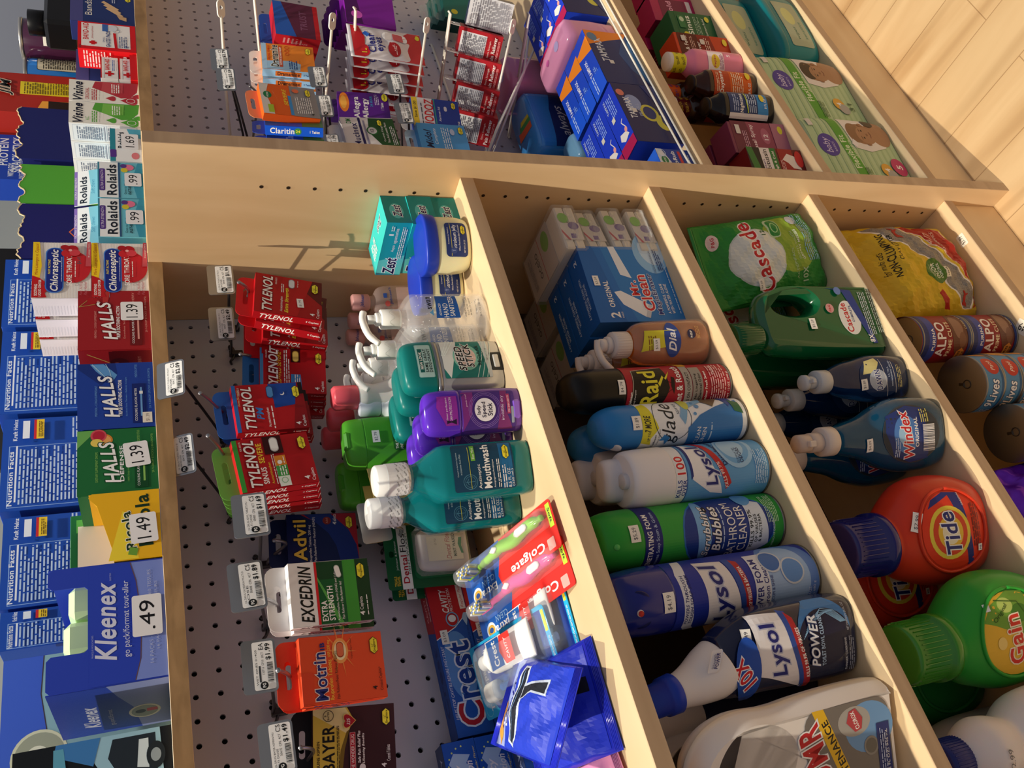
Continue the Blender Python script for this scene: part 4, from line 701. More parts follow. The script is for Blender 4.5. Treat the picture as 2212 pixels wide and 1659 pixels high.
# clear-gel deodorants
def speed(label, loc, rz=-9):
    t = thing('deodorant_stick', label, 'deodorant', loc, (0, 0, rz), 'teal-capped deodorant sticks')
    S = secs([(0, .029, .0125, 3), (.002, .0315, .0145, 3), (.03, .0325, .015, 3), (.06, .0325, .0155, 3), (.076, .0325, .0155, 3)], 4)
    g = G().add(loft(S, 48), 'B9BBBE:f', True)
    A = [('rr', 4, 15, 48, 58, 2, '1D7770'), ('p', [(-20, 66), (-8, 73), (28, 73), (28, 52)], 'D5DAD8'), ('p', [(-20, 15), (28, 15), (28, 24), (-20, 19)], 'C8CECC'), ('e', 6, 44, 17, 16, '7FC0AE'), ('e', 6, 45, 13, 13, 'E2C6BC')]
    A += [('ln', [(-20, 22+6*k), (4, 15+5*k), (28, 10+5*k)], .7, 'CFE6E0') for k in range(3)]+[('ln', [(28, 56+4*k), (8, 70+k*2)], .6, 'E4F0EC') for k in range(3)]
    A += [('t', 'SPEED', 4, 47, 32, 9, '101014', 'bi', 6, 'E9E9E9'), ('t', 'STICK', 8, 37, 32, 9, '101014', 'bi', 6, 'E9E9E9'), ('t', 'REGULAR', 8, 26.5, 26, 4, '16302C', 'b'), ('t', 'DEODORANT', 8, 22.6, 18, 2, '16302C'), ('t', 'NET WT 1.8 OZ', 9, 17.5, 16, 1.8, '405050')]
    art(g, A, s_loft(S), 5, 8); part('barrel', t, g)
    part('twist_knob', t, G().add(box(-.0105, .0105, -.0165, -.010, .002, .013, .003), 'DAD8D2:p').add(box(-.0125, .0125, -.0155, -.012, .0, .0155, .003), '2A2C2E:p'))
    gr = G()
    for k in range(15): gr.add(box(-.0345, -.0315, -.006, .006, .022+k*.0027, .0238+k*.0027, .0005), '101214:p')
    gr.add(box(-.0335, -.031, -.007, .007, .020, .064, .001), '1A1C1E:p'); part('ribbed_grip', t, gr)
    part('collar', t, G().add(loft([(.076, .0328, .0158, 3, 0, 0), (.082, .0328, .0158, 3, 0, 0)], 48), '8E9094:f', True))
    C = secs([(.082, .033, .016, 3), (.100, .0325, .0165, 3), (.113, .030, .0155, 2.8), (.119, .024, .012, 2.6), (.1205, .012, .006, 2.4)], 4)
    g = G().add(loft(C, 48), '0D7470:p', True); art(g, [('rr', 3, 85, 42, 19, 2, '7FB8B6'), ('rr', 3, 85.7, 41, 17.6, 2, 'A8CCCA'), ('r', 3, 96.5, 30, 5, '0D5A56'), ('t', 'NEW LOOK', 3, 97.4, 22, 3.2, WH, 'b'), ('t', 'SAME GREAT', 3, 91.6, 30, 3.6, '142C2C', 'b'), ('t', 'DEODORANT', 3, 87, 30, 3.6, '142C2C', 'b')], s_loft(C), 5, 4); part('cap', t, g); return t
speed('front teal-capped silver deodorant stick', (-.262, -.222, S1)); speed('second teal-capped deodorant stick behind the front one', (-.266, -.186, S1), -6); speed('third teal-capped deodorant stick, farthest back', (-.281, -.150, S1), -8)
def lady(label, loc, rz=-28):
    t = thing('deodorant_stick', label, 'deodorant', loc, (0, 0, rz), 'purple deodorant sticks')
    S = secs([(0, .022, .0115, 2.6), (.002, .0245, .0135, 2.6), (.03, .0255, .014, 2.6), (.072, .0255, .014, 2.6)], 4)
    g = G().add(loft(S, 48), '5A2C9A:g', True)
    A = [('rr', 0, 8, 42, 62, 3, '43267E'), ('p', [(-21, 70), (-4, 60), (21, 56), (21, 70)], '7A2A80'), ('p', [(-21, 12), (0, 20), (21, 16), (21, 24), (-21, 30)], '7A2A70')]+[('ring', 1, 44, 16.5+k*1.6, 16+k*1.6, .35, '9A7AC8') for k in range(3)]
    A += [('e', 1, 44, 14, 13.6, '38206C'), ('e', 1, 44, 12.8, 12.4, 'E8E6EE'), ('t', 'lady', 1, 48.5, 10, 5.5, '201838', 'b'), ('t', 'Speed', 1, 42, 17, 6, '201838', 'b'), ('t', 'Stick', 1, 35.5, 14, 6, '201838', 'b'), ('t', 'invisible dry', 2, 21, 27, 4.4, 'D6C4EA'), ('r', 6, 14, 22, 4, 'A83A6A'), ('t', 'DE 24H ANTI', 6, 14.9, 18, 2, 'F0D8E4'), ('t', 'powder fresh', 12, 64, 14, 2.2, 'E4C4E0', 'i'), ('rr', -6, 10, 18, 3.4, 1, '8E9AB4')]
    art(g, A, s_loft(S), 4, 8); part('barrel', t, g)
    part('twist_knob', t, G().add(box(-.011, .011, -.0155, -.010, .001, .012, .003), '7A4FC4:g'))
    C = secs([(.072, .0258, .0143, 2.6), (.092, .0255, .0145, 2.6), (.106, .0235, .013, 2.4), (.112, .017, .009, 2.2), (.1135, .008, .004, 2)], 4)
    g = G().add(loft(C, 44), '5B2BC0:g', True); art(g, [('p', [(-14, 76), (18, 76), (18, 98), (6, 100), (-14, 90)], '8E2AA0'), ('t', 'sheer perfection', 4, 87, 25, 2.8, 'E9D8F4'), ('t', '24H PROTECTION', 4, 82.5, 25, 2.8, 'E9D8F4'), ('p', [(-13, 78), (-7, 78), (-9.4, 84), (-8, 89), (-12, 89), (-10.6, 84)], '201038')], s_loft(C), 4, 4); part('cap', t, g)
lady('front purple deodorant stick beside the mouthwash', (-.333, -.2355, S1)); lady('second purple deodorant stick behind the front one', (-.334, -.196, S1), -20); lady('third purple deodorant stick, deepest on the shelf', (-.337, -.160, S1), -22)
# mouthwash
def mouth(label, loc, rz=-21):
    t = thing('mouthwash_bottle', label, 'bottle', loc, (0, 0, rz), 'teal mouthwash bottles')
    S = [full(s) for s in ((0, .026, .018, 4), (.0015, .0295, .0215, 4), (.012, .0305, .0225, 4.5), (.016, .0305, .0225, 4.5), (.04, .0305, .0225, 4.5), (.070, .0305, .0225, 4.5), (.098, .0305, .0225, 4.5), (.104, .0295, .0215, 4), (.116, .022, .018, 3), (.127, .0152, .0152, 2.2), (.130, .0140, .0140, 2), (.138, .0138, .0138, 2))]
    part('bottle_body', t, G().add(loft(S, 48), '1CB4BC:t', True))
    part('liquid', t, G().add(loft([(s[0]+.002, s[1]*.93, s[2]*.93, s[3], 0, 0) for s in S[:-3]], 40), '12A0AE:t', True))
    g = G(); art(g, [('rr', 2, 22, 50, 70, 3, '12405E'), ('r', 2, 24, 48, 14, '1E6AA0'), ('ring', -13, 74, 8, 8, .6, '4E86A0'), ('ring', -13, 74, 6, 6, .4, '4E86A0'), ('ln', [(-13, 69), (-13, 79)], .6, '4E86A0'), ('ln', [(-16, 76), (-13, 78), (-10, 76)], .6, '4E86A0'), ('r', 2, 73, 44, .5, 'D6D23C'), ('t', 'Compare to the Active Ingredients', 6, 86, 26, 2, 'BFD8E2'), ('t', "in Listerine Cool Mint", 6, 82.5, 22, 2, 'BFD8E2'), ('r', 17, 66, 16, 5, '6AAE3E'), ('t', 'Blue Mint', 17, 67, 12, 2.8, 'EAF4DC'), ('t', 'Antiseptic', -8, 60.5, 26, 4.6, WH), ('t', 'Mouthwash', 2, 50, 46, 9, WH, 'b'), ('t', 'Antigingivitis/Antiplaque', -6, 45.5, 30, 2.4, WH), ('l', -6, 39.5, 30, 4, 2, WH), ('l', -10, 33, 24, 5, 2, WH), ('t', '8.5 FL OZ', -12, 28, 20, 3.4, WH), ('t', '(250 mL)', -12, 24, 18, 3, WH), ('lds', 16, 31, 16)], s_loft(S), 6, 10); part('front_label', t, g)
    g = G().add(cyl(.0172, .136, .172, 44, .0016, r2=.0165), 'F0F0EE:p', True)
    rs = random.Random(2)
    A = [('r', 0, 139, 106, 21, 'EDEEEF')]
    for k in range(-7, 8):
        for j in (0, 1): A += [('t', 'Perrigo', k*7+j*3, 149-j*8, 5, 2.6, '20242A', 'bi', 28), ('t', 'QUALITY SEAL', k*7+j*3+1, 146-j*8, 6, 1.3, '50545A', '', 28)]
    art(g, A, s_cyl(.0171), 3, 0); part('cap', t, g)
    part('seal_ring', t, G().add(cyl(.0165, .1335, .1365, 36, .0006), 'C8E0E2:c', True)); return t
mouth('front teal mouthwash bottle with a white sealed cap', (-.3945, -.2105, S1)); mouth('second teal mouthwash bottle behind the front one', (-.405, -.157, S1), -19)
# milky bottles with coral caps
def milky(label, loc):
    t = thing('remover_bottle', label, 'bottle', loc, (0, 0, -12), 'milky bottles with coral caps')
    S = secs([(0, .022, .017, 2.4), (.004, .0245, .0195, 2.4), (.09, .0245, .0195, 2.4), (.112, .0195, .0165, 2.2), (.128, .0155, .0145, 2), (.140, .0175, .0165, 2), (.149, .0145, .0145, 2)], 4)
    g = G().add(loft(S, 36), 'EFEAE4:w', True); art(g, [('e', 6, 96, 10, 9, 'C8242C'), ('rr', 0, 20, 38, 60, 3, 'F0E8E2'), ('t', 'Nail Polish', 0, 60, 28, 7, 'C8242C', 'b')], s_loft(S), 5, 6); part('bottle_body', t, g)
    part('cap', t, G().add(cyl(.0152, .148, .180, 36, .003), 'F0606C:p', True))
milky('front milky bottle with a coral cap', (-.229, -.146, S1)) if 0 else None
milky('front milky bottle with a coral cap', (-.236, -.152, S1)) if 0 else None
milky('front milky bottle with a coral cap, near the sanitizers', (-.243, -.160+.045, S1)) if 0 else None
milky('front milky bottle with a coral cap', (-.232, -.150, S1)) if 0 else None
milky('front one of the milky bottles with coral caps', (-.2265, -.158+.0, S1)) if 0 else None
milky('front milky bottle with a coral cap', (-.246, -.105, S1)) if 0 else None
for lb, lc in (('front milky bottle with a coral cap, beside the green shampoo', (-.2300, -.1050-.02, S1)), ('middle milky bottle with a coral cap', (-.2330, -.0700-.012, S1)), ('rear milky bottle with a coral cap, against the pegboard', (-.2290, -.0260-.005, S1))): milky(lb, lc)
# green 2-in-1 shampoo
def pert(label, loc, rz=-12):
    t = thing('shampoo_bottle', label, 'bottle', loc, (0, 0, rz), 'green shampoo bottles')
    S = secs([(0, .029, .017, 3), (.004, .032, .0195, 3), (.10, .032, .0195, 3), (.138, .0315, .019, 3), (.150, .031, .0185, 3)], 4)
    g = G().add(loft(S, 44), '49A02C:p', True); art(g, [('rr', 6, 96, 46, 22, 4, '2A6A2E'), ('t', 'THE ORIGINAL', -2, 112, 26, 3.4, WH, 'b'), ('t', '2in1', 20, 111, 12, 5.4, WH, 'b'), ('t', 'AND STILL THE BEST', 2, 106.5, 36, 3.4, WH, 'b'), ('rr', 4, 30, 50, 70, 5, '7DBE3A'), ('e', -12, 86, 8, 8, 'B4D84A'), ('e', 12, 70, 10, 10, '9CCB40'), ('t', 'Pert', 4, 78, 40, 22, WH, 'b', 90)], s_loft(S), 5, 10); part('bottle_body', t, g)
    C = secs([(.150, .031, .0185, 3), (.166, .030, .018, 3), (.173, .026, .015, 2.8), (.174, .016, .009, 2.6)], 4)
    g = G().add(loft(C, 44), '56B032:p', True); g.add(box(-.012, .012, -.018, -.006, .1662, .1755, .003), '4CA42E:p'); part('flip_cap', t, g); return t, S
t, S = pert('front green two-in-one shampoo bottle with a $2.79 sticker', (-.290, -.112, S1)); sticker(t, '$2.79', 2, 138, s_loft(S), 15, 9, 5)
pert('rear green shampoo bottle against the pegboard', (-.3075, -.062+.02, S1), -10)
# pale yellow tubes
def tubey(label, loc, rz):
    t = thing('cream_tube', label, 'tube', loc, (0, 0, rz), 'pale yellow cream tubes')
    S = secs([(0, .019, .019, 2), (.02, .0195, .0195, 2), (.021, .022, .020, 2), (.08, .0245, .014, 2), (.13, .027, .005, 2.2), (.148, .0275, .0009, 2.4), (.152, .0275, .0006, 2.4)], 4)
    g = G().add(loft(S, 36), 'E6C878:p', True); art(g, [('t', 'Cream', 0, 90, 26, 6, 'B08030', 'b'), ('l', 0, 60, 30, 20, 5, 'B89048')], s_loft(S), 5, 8); part('tube_body', t, g)
tubey('front pale yellow cream tube behind the mouthwash', (-.352, -.118, S1), 8); tubey('second pale yellow cream tube', (-.356, -.080, S1), 4); tubey('rear pale yellow cream tube against the pegboard', (-.360, -.040, S1), 0)
# dental floss on a card
t = thing('dental_floss_pack', 'front green carded dental floss pack hanging from the lone hook', 'dental floss', (-.4185, -.050, 1.0225), (3, 2, -8), 'carded dental floss')
g = G(); q = rrect(.078, .107, .004, 0, .0535); g.add(prism(holed(q, rrect(.008, .006, .0029, .004, .099)), 0, .0006), '0F5A34')
art(g, [('r', 0, 77, 78, 13, 'EEF0EE'), ('t', 'Dental', -15, 80.5, 34, 7.5, 'B01828', 'b'), ('t', 'Floss', 20, 80.5, 28, 7.5, '20282A'), ('t', 'MINT WAXED', 4, 77.6, 50, 2.6, '2A6A48'), ('t', 'Johnson & Johnson', 2, 92, 36, 3, 'DDE8E0'), ('t', 'TRIALS', -29, 96, 12, 3.4, 'E4C83A', 'b'), ('t', 'TRAVEL', -29, 92, 12, 3.4, 'E4C83A', 'b'), ('rr', 2, 3, 60, 70, 6, '1A6E42')], s_front(0)); part('card', t, g)
g = G().add(loft(secs([(.008, .0245, .008, 3.4, .003), (.011, .0268, .0095, 3.4, .003), (.052, .0258, .0095, 3.4, .003), (.066, .023, .009, 3, .003), (.069, .017, .006, 3, .003)], 3), 44), 'DCD2D0:p', True, Matrix.Translation((0, -.009, 0)))
art(g, [('p', [(-13, 16), (18, 16), (17, 60), (-13, 60)], 'E8DCC8'), ('t', 'Dental Floss', 5, 31, 34, 6, 'B8484E', 'i'), ('t', 'MINT WAXED', 5, 24, 28, 4, '2E4A3A', 'b'), ('p', [(-6, 18), (6, 21), (14, 19), (14, 15), (4, 17), (-6, 15)], '3E8A5A'), ('t', '25 YD', 10, 48, 8, 2.4, '9A8A7A')], s_front(-.0188)); part('dispenser', t, g)
part('blister', t, G().add(box(-.027, .033, -.0205, 0, .005, .073, .006), 'F0F4F4:c'))
dup(t, 'rear green carded dental floss pack behind the first', (-.4235, -.026, 1.0145), (3, 2, -5), 'carded dental floss')
# ---------------------------------------------------------------- cartons, carded goods and bags lying on shelf one
def frame(o, BL, BR, TL, back=0):
    """stand a thing (origin bottom centre, front -Y) on three corner points"""
    BL, BR, TL = Vector(BL), Vector(BR), Vector(TL); x = (BR-BL).normalized(); z = (TL-BL); z = (z-x*z.dot(x)).normalized(); y = z.cross(x)
    m = Matrix((x, y, z)).transposed().to_4x4(); m.translation = (BL+BR)/2; o.matrix_world = m; return o
def crestbox(label, loc, rz, w=178, h=44, d=29):
    t = thing('toothpaste_carton', label, 'toothpaste', loc, (0, 0, rz), 'long toothpaste cartons'); R_ = w/2
    A = [('r', 0, 0, w, h, '1E58B4'), ('e', -10, h/2, 40, 18, '5C93D8'), ('p', [(R_, 0), (R_, h), (22, h), (34, h*.42), (50, 0)], 'C2202A'), ('ln', [(22, h), (34, h*.42), (50, 0)], 1, 'F2F2F2')]
    A += [('t', 'C', -66, 7, 26, 30, 'B81C2C', 'b', 0, 'E4ECF8'), ('t', 'rest', -16, 7, 66, 25, '143C94', 'b', 0, 'E4ECF8'), ('t', 'HELPS STOP CAVITIES BEFORE THEY START', -28, h-6, 84, 3.4, 'E8EEF8', 'i'), ('t', 'FLUORIDE ANTICAVITY TOOTHPASTE', -34, 2, 62, 2.8, 'B8CCEC', 'i'), ('t', 'NET WT 4.6 OZ (130 g)', 20, 2, 28, 2.6, '0C2C74')]
    A += [('t', 'CAVITY', 68, 21, 30, 8.5, 'F4F4F4', 'bi'), ('t', 'PROTECTION', 68, 16.2, 30, 3.8, 'F4F4F4', 'i'), ('r', 72, 0, 34, 7.4, 'F2E9E6'), ('t', 'Regular Paste', 72, 1.6, 30, 4, 'C2202A', 'i'), ('ring', 44, 20, 9, 8, 1.4, '6FB0E0'), ('e', 45, 20, 4.4, 4.8, 'F4F6FA'), ('p', [(34, 4), (44, 8), (50, 5), (50, 1), (40, 2)], 'A8CCEC')]
    T = [('r', 0, 0, w, d, '1A4A9E'), ('p', [(R_, 0), (R_, d), (40, d), (30, 0)], 'A81C26'), ('t', 'Crest', -24, 8, 80, 14, '123078', 'b'), ('t', 'CAVITY', 64, 12, 30, 7, 'E0A8A8', 'b'), ('l', 64, 3, 34, 5, 2, 'E8D0D0')]
    carton(t, w, d, h, '1E58B4', A, (), [('r', 0, 0, d, h, 'B41C28')], T); return t
c = crestbox('upper long toothpaste carton with a $3.09 sticker', (-.537, -.0165, S1+.0447), 0); sticker(c, '$3.09', 24, 34, s_front(-.0145), 17, 9)
dup(c, 'lower long toothpaste carton beneath the stickered one', (-.535, -.0185, S1), (0, 0, 0), 'long toothpaste cartons'); 
def cav(label, loc, rz=0):
    t = thing('toothpaste_carton', label, 'toothpaste', loc, (0, 0, rz)); w, h, d = 148, 37, 28; R_ = w/2
    A = [('r', 0, 0, w, h, '1C54B8'), ('p', [(R_-52, 0), (R_-48, 26), (R_-38, 32), (R_-30, 28), (R_-22, 33), (R_-12, 26), (R_-16, 8), (R_-24, 14), (R_-30, 6)], 'A8C8EE')]+[('e', R_-28+22*math.cos(a/9*math.pi), 16+18*math.sin(a/9*math.pi), 1, 1, 'CFE08A') for a in range(10)]
    A += [('t', 'Cavity', R_-44, 17, 40, 11, 'EAF0FA', 'bi'), ('t', 'Protection', R_-44, 7, 44, 8, 'EAF0FA', 'bi'), ('t', 'Great Regular Flavor', R_-30, 1.4, 44, 3, 'E6E08A', 'i'), ('t', 'Colgate', -40, 14, 52, 12, 'F4F4F4', 'b')]
    carton(t, w, d, h, '1C54B8', A, (), [('r', 0, 0, d, h, '2A3C6E'), ('t', 'Rx', 0, 14, 12, 9, '8A9CC8')], [('r', 0, 0, w, d, '30426E'), ('t', 'CAVITY', 40, 8, 44, 8, 'A8B8DC', 'b')]); return t
c = cav('top one of the short blue toothpaste cartons at the left edge', (-.704, -.0255, S1+.0748)); c['group'] = 'short toothpaste cartons'
dup(c, 'middle one of the short blue toothpaste cartons at the left edge', (-.7045, -.0255, S1+.0374)); dup(c, 'bottom one of the short blue toothpaste cartons at the left edge', (-.704, -.0265, S1))
dup(c, 'short blue toothpaste carton lying in front of the pile, catching the sun', (-.703, -.062, S1), (0, 0, 3))
# carded toothbrushes
def brush(label, BL, BR, TL, hc, hc2):
    t = thing('toothbrush_pack', label, 'toothbrush', group='carded toothbrushes'); w, h = 54, 176
    q = rrect(.054, .176, .004, 0, .088); g = G().add(prism(q, 0, .0006), 'E02A22')
    A = [('rr', 0, 0, 54, 176, 4, 'E4302A'), ('p', [(-27, 172), (27, 172), (27, 98), (6, 104), (-10, 112), (-27, 106)], '1C5CB8'), ('r', 0, 166, 54, 10, '1C4A9C'), ('t', 'Colgate', -14, 50, 62, 13, 'F6F0F0', 'b', 90), ('t', 'Extra', -17, 128, 30, 9, 'F4F4F4', 'b', 90), ('t', 'CLEAN', -6, 128, 24, 7, '9CC4EC', '', 90), ('e', -14, 156, 9, 9, 'D0DCE6'), ('e', -14, 156, 6, 7, 'C8A040'), ('e', -14, 156, 3, 4, '2A4A8A'), ('rr', -18, 8, 12, 12, 1.5, 'F0A8A0'), ('r', 10, 2, 26, 7, 'BEE040'), ('t', 'Soft', 10, 3.4, 16, 3.6, '303030', 'b', 180)]
    art(g, A, s_front(0)); part('card', t, g)
    g = G().add(tube(bend([(.010, -.006, .012), (.011, -.008, .035), (.008, -.009, .062), (.013, -.007, .088), (.011, -.007, .112), (.010, -.006, .135)], 5), [.0035]*3+[.0065]*6+[.0072]*6+[.006]*4+[.0045]*4+[.0033]*3), hc, True)
    g.add(box(.0045, .0155, -.009, -.004, .133, .160, .003), hc); part('toothbrush_handle', t, g)
    g = G().add(loft([(0, .002, .001, 2, 0, 0), (.004, .0042, .0022, 2, 0, 0), (.018, .0045, .0024, 2, 0, 0), (.022, .002, .001, 2, 0, 0)], 20), 'F4F4F4:p', True, Matrix.Translation((.009, -.0145, .030)))
    g.add(loft([(0, .001, .001, 2, 0, 0), (.006, .004, .002, 2, 0, 0), (.012, .001, .001, 2, 0, 0)], 16), 'F4F4F4:p', True, Matrix.Translation((.012, -.0135, .088))); part('grip_inlay', t, g)
    g = G(); rs = random.Random(4)
    for i in range(4):
        for j in range(7):
            x, z = .0048+.0027*i+.0005, .135+.0038*j; c_ = ['E9EDF2', '3E78C8', 'E8D04A'][(i+j) % 3]; g.add(box(x, x+.0021, -.019-rs.random()*.002, -.008, z, z+.0029, 0), c_)
    part('bristles', t, g)
    part('blister', t, G().add(loft(secs([(.006, .006, .006, 2.6, .010), (.012, .0105, .016, 2.8, .010), (.125, .0105, .018, 2.8, .0105), (.132, .0115, .024, 2.8, .010), (.163, .0115, .024, 2.8, .010), (.168, .006, .010, 2.6, .010)], 3), 28, ), 'F4F8FA:c', True))
    return frame(t, BL, BR, TL)
brush('carded toothbrush with a lime green handle, upper of the two', (-.510, -.2555, S1+.0075), (-.4575, -.2555, S1+.006), (-.527, -.092, 1.051), '8ED02A:p', 0)
brush('carded toothbrush with a pink handle, lower of the two', (-.548, -.2465, S1+.001), (-.496, -.2470, S1+.001), (-.562, -.084, 1.040), 'E23A9A:p', 0)
# travel toothpaste-and-brush kits
def kit(label, BL, BR, TL):
    t = thing('travel_kit', label, 'travel kit', group='carded travel kits'); w, h = .0812, .161
    g = G().add(prism(rrect(w, h, .006, 0, h/2), 0, .0006), '18A8E0')
    A = [('rr', 0, 0, 81, 161, 5, '2AB4E8'), ('p', [(-36, 8), (36, 8), (38, 150), (-14, 146), (-34, 130)], '1A3C9C'), ('t', 'Toothpaste', -4, 136, 58, 9, 'F2F4FA', 'b', 0), ('t', '& brush', 18, 128, 26, 6, 'F2F4FA'), ('ring', -31, 150, 7, 7, .5, '8AE0F4'), ('r', 24, 2, 22, 5, 'F0DC3A'), ('l', -12, 2, 40, 4, 2, 'CDEFFA'), ('p', [(-8, 152), (10, 158), (24, 154), (24, 150), (4, 150)], '24303A')]
    art(g, A, s_front(0)); part('card', t, g)
    g = G().add(loft(secs([(.020, .020, .0015, 2.2, .014, -.010), (.05, .019, .006, 2.2, .014, -.010), (.10, .0165, .010, 2.1, .014, -.010), (.106, .010, .009, 2, .014, -.010), (.108, .0085, .0085, 2, .014, -.010), (.120, .0085, .0085, 2, .014, -.010)], 4), 32), 'F4F2EE:p', True)
    art(g, [('p', [(-2, 58), (30, 58), (30, 92), (-2, 92)], 'F0F2F6'), ('r', 14, 64, 30, 26, '2A6AC0'), ('p', [(-1, 42), (29, 42), (29, 62), (14, 68), (-1, 60)], 'D8342E'), ('t', 'Crest', 14, 72, 26, 10, 'F6F6F6', 'b'), ('t', 'CAVITY', 14, 50, 22, 5, 'F6F6F6', 'i')], s_front(-.0213), 0); part('toothpaste_tube', t, g)
    g = G().add(loft(secs([(.018, .008, .006, 2.6, -.017, -.009), (.024, .0115, .009, 2.6, -.017, -.009), (.075, .0115, .009, 2.6, -.017, -.009), (.105, .011, .0085, 2.6, -.017, -.009), (.108, .010, .0075, 2.5, -.017, -.009)], 3), 28), '7FB4E6:c', True)
    part('brush_case', t, g); part('brush_case_cap', t, G().add(loft(secs([(.1075, .0105, .008, 2.6, -.017, -.009), (.125, .0105, .008, 2.6, -.017, -.009), (.129, .006, .005, 2.4, -.017, -.009)], 3), 28), 'E9E6DE:p', True))
    part('folding_brush', t, G().add(box(-.022, -.012, -.012, -.006, .022, .070, .002), '9CC4F0:p').add(box(-.021, -.013, -.013, -.006, .07, .10, .002), '2A66C0:p'))
    part('blister', t, G().add(loft(secs([(.012, .032, .018, 5, -.001), (.018, .034, .0225, 5, -.001), (.118, .034, .0225, 5, -.001), (.128, .028, .018, 5, -.001)], 3), 40), 'EEF6FA:c', True)); return frame(t, BL, BR, TL)
kit('upper travel kit on a bright blue card with small toothpaste tube', (-.628, -.193, 1.011), (-.547, -.200, 1.0155), (-.615, -.036, 1.046))
kit('lower travel kit, mostly hidden under the upper blue card', (-.606, -.214, .9945), (-.527, -.2205, .9955), (-.594, -.055, 1.015))
# pillow bags
def pouch(g, w, h, t, col, art_=None, nu=26, nv=26, wr=.0012, seed=0, crimp=.012, flat_top=True, flat_bot=True, du=6, gusset=0, name=None):
    rs = random.Random(seed); ph = [rs.uniform(0, 6.3) for _ in range(8)]
    def th(u, v):
        a = 2*u/w; b = v/h; f = max(0, 1-abs(a)**2.6)**.6
        lo = min(1, max(0, (v-(crimp if flat_bot else 0))/(h*.28))) if not gusset else min(1, .55+v/(h*.35)); hi = min(1, max(0, (h-v-(crimp if flat_top else 0))/(h*.32)))
        s = lambda x: x*x*(3-2*x)
        return t*f*s(lo)*s(hi)
    def wk(u, v): return wr*(math.sin(u*160+ph[0]+v*60)+math.sin(v*190+ph[1]-u*90)*.7+math.sin((u+v)*310+ph[2])*.4)
    def side(sg):
        def f(u, v, o=0):
            k = th(u, v); ed = .004*math.sin(v*70+ph[3])*(1 if abs(u) > w*.45 else 0)
            return (u*(1-.0*k), sg*(k/2+wk(u, v)*min(1, k/.006)+.0004+o), v)
        return f
    F = side(-1); B = side(1); v = []; f = []
    for S_, o in ((F, 0), (B, (nu+1)*(nv+1))):
        for j in range(nv+1):
            for i in range(nu+1): v.append(S_(w*(i/nu-.5), h*j/nv))
        for j in range(nv):
            for i in range(nu): a = o+j*(nu+1)+i; f += [(a, a+1, a+nu+2), (a, a+nu+2, a+nu+1)] if o == 0 else [(a+nu+1, a+nu+2, a+1, a)]
    n = (nu+1)*(nv+1)
    rim = [i for i in range(nu+1)]+[j*(nu+1)+nu for j in range(1, nv+1)]+[nv*(nu+1)+i for i in range(nu-1, -1, -1)]+[j*(nu+1) for j in range(nv-1, 0, -1)]
    for a, b in zip(rim, rim[1:]+rim[:1]): f.append((a, a+n, b+n, b))
    g.add((v, f), col, True)
    def PF(u, v, o=0):   # the printed film follows the same triangles as the bag surface
        x = (u/w+.5)*nu; y = v/h*nv; i = max(0, min(nu-1, math.floor(x))); k = max(0, min(nv-1, math.floor(y))); x -= i; y -= k
        p = lambda a, b: Vector(F(w*((i+a)/nu-.5), h*(k+b)/nv))
        q = p(0, 0)+x*(p(1, 0)-p(0, 0))+y*(p(1, 1)-p(1, 0)) if x >= y else p(0, 0)+y*(p(0, 1)-p(0, 0))+x*(p(1, 1)-p(0, 1))
        return (q.x, q.y-o-.0003, q.z)
    if art_: art(g, art_, PF, (w/nu*1000 if du else 0), (h/nv*1000 if du else 0), diag=bool(du))
    return F
def bag(name, label, cat, w, h, t, col, art_, BL, BR, TL, pn='bag', crimps=2, **k):
    o = thing(name, label, cat); g = G(); pouch(g, w, h, t, col, art_, **k); part(pn, o, g)
    for z in ([.001] if crimps > 0 else [])+([h-.011] if crimps > 1 else []):
        g = G()
        for i in range(5): g.add(tube([(-w/2+.001, -.0006, z+.002*i+.001), (w/2-.001, -.0006, z+.002*i+.001)], .0009, 5), col, True)
        part('crimped_seal', o, g)
    return frame(o, BL, BR, TL)
RZ = [('r', 0, 12, 86, 114, '2A44D0'), ('p', [(-42, 96), (42, 104), (42, 124), (-42, 124)], 'A8B8F0'), ('t', 'comfort', 4, 106, 60, 13, '1A1E80', 'bi'), ('t', '3', -12, 92, 18, 15, '1A1E80', 'b', 0, 'E4E8F8'), ('p', [(-36, 84), (36, 88), (36, 74), (-32, 66), (-40, 72)], 'D8E4F4'), ('p', [(-34, 81), (34, 85), (34, 77), (-31, 69), (-37, 73)], '262C3A'), ('p', [(2, 74), (18, 75), (22, 62), (28, 36), (12, 34), (12, 54)], 'C8D4E8'), ('p', [(4, 73), (16, 74), (20, 60), (25, 38), (14, 36), (14, 54)], '2C3038'), ('ln', [(-34, 78), (34, 82)], .8, '8AB0E0'), ('p', [(-42, 112), (-30, 124), (0, 124), (-20, 112)], 'F0A848')]
bag('razor_bag', 'blue disposable razor bag at the shelf edge, underneath', 'razors', .105, .13, .026, '2432C4:g', [('r', 0, 14, 96, 100, '2A3CCC'), ('p', [(6, 20), (20, 20), (24, 90), (10, 90)], '16181E')], (-.700, -.238, S1+.002), (-.6075, -.243, S1+.002), (-.690, -.140, 1.028), seed=3)
bag('razor_bag', 'blue disposable razor bag with a printed razor, lying on top', 'razors', .090, .138, .030, '2230C8:g', RZ, (-.704, -.236, 1.060), (-.640, -.262, 1.026), (-.672, -.105, 1.082), seed=5, wr=.0012)
bag('pink_bag', 'pink and clear film bag at the left edge of shelf one', 'bag', .11, .13, .03, 'F09AC0:g', [('p', [(-40, 30), (20, 20), (40, 100), (-20, 110)], 'F6C4DA'), ('e', 10, 50, 12, 12, 'FBE4EE')], (-.800, -.235, S1+.003), (-.703, -.228, S1+.004), (-.810, -.120, 1.022), seed=8, wr=.002)
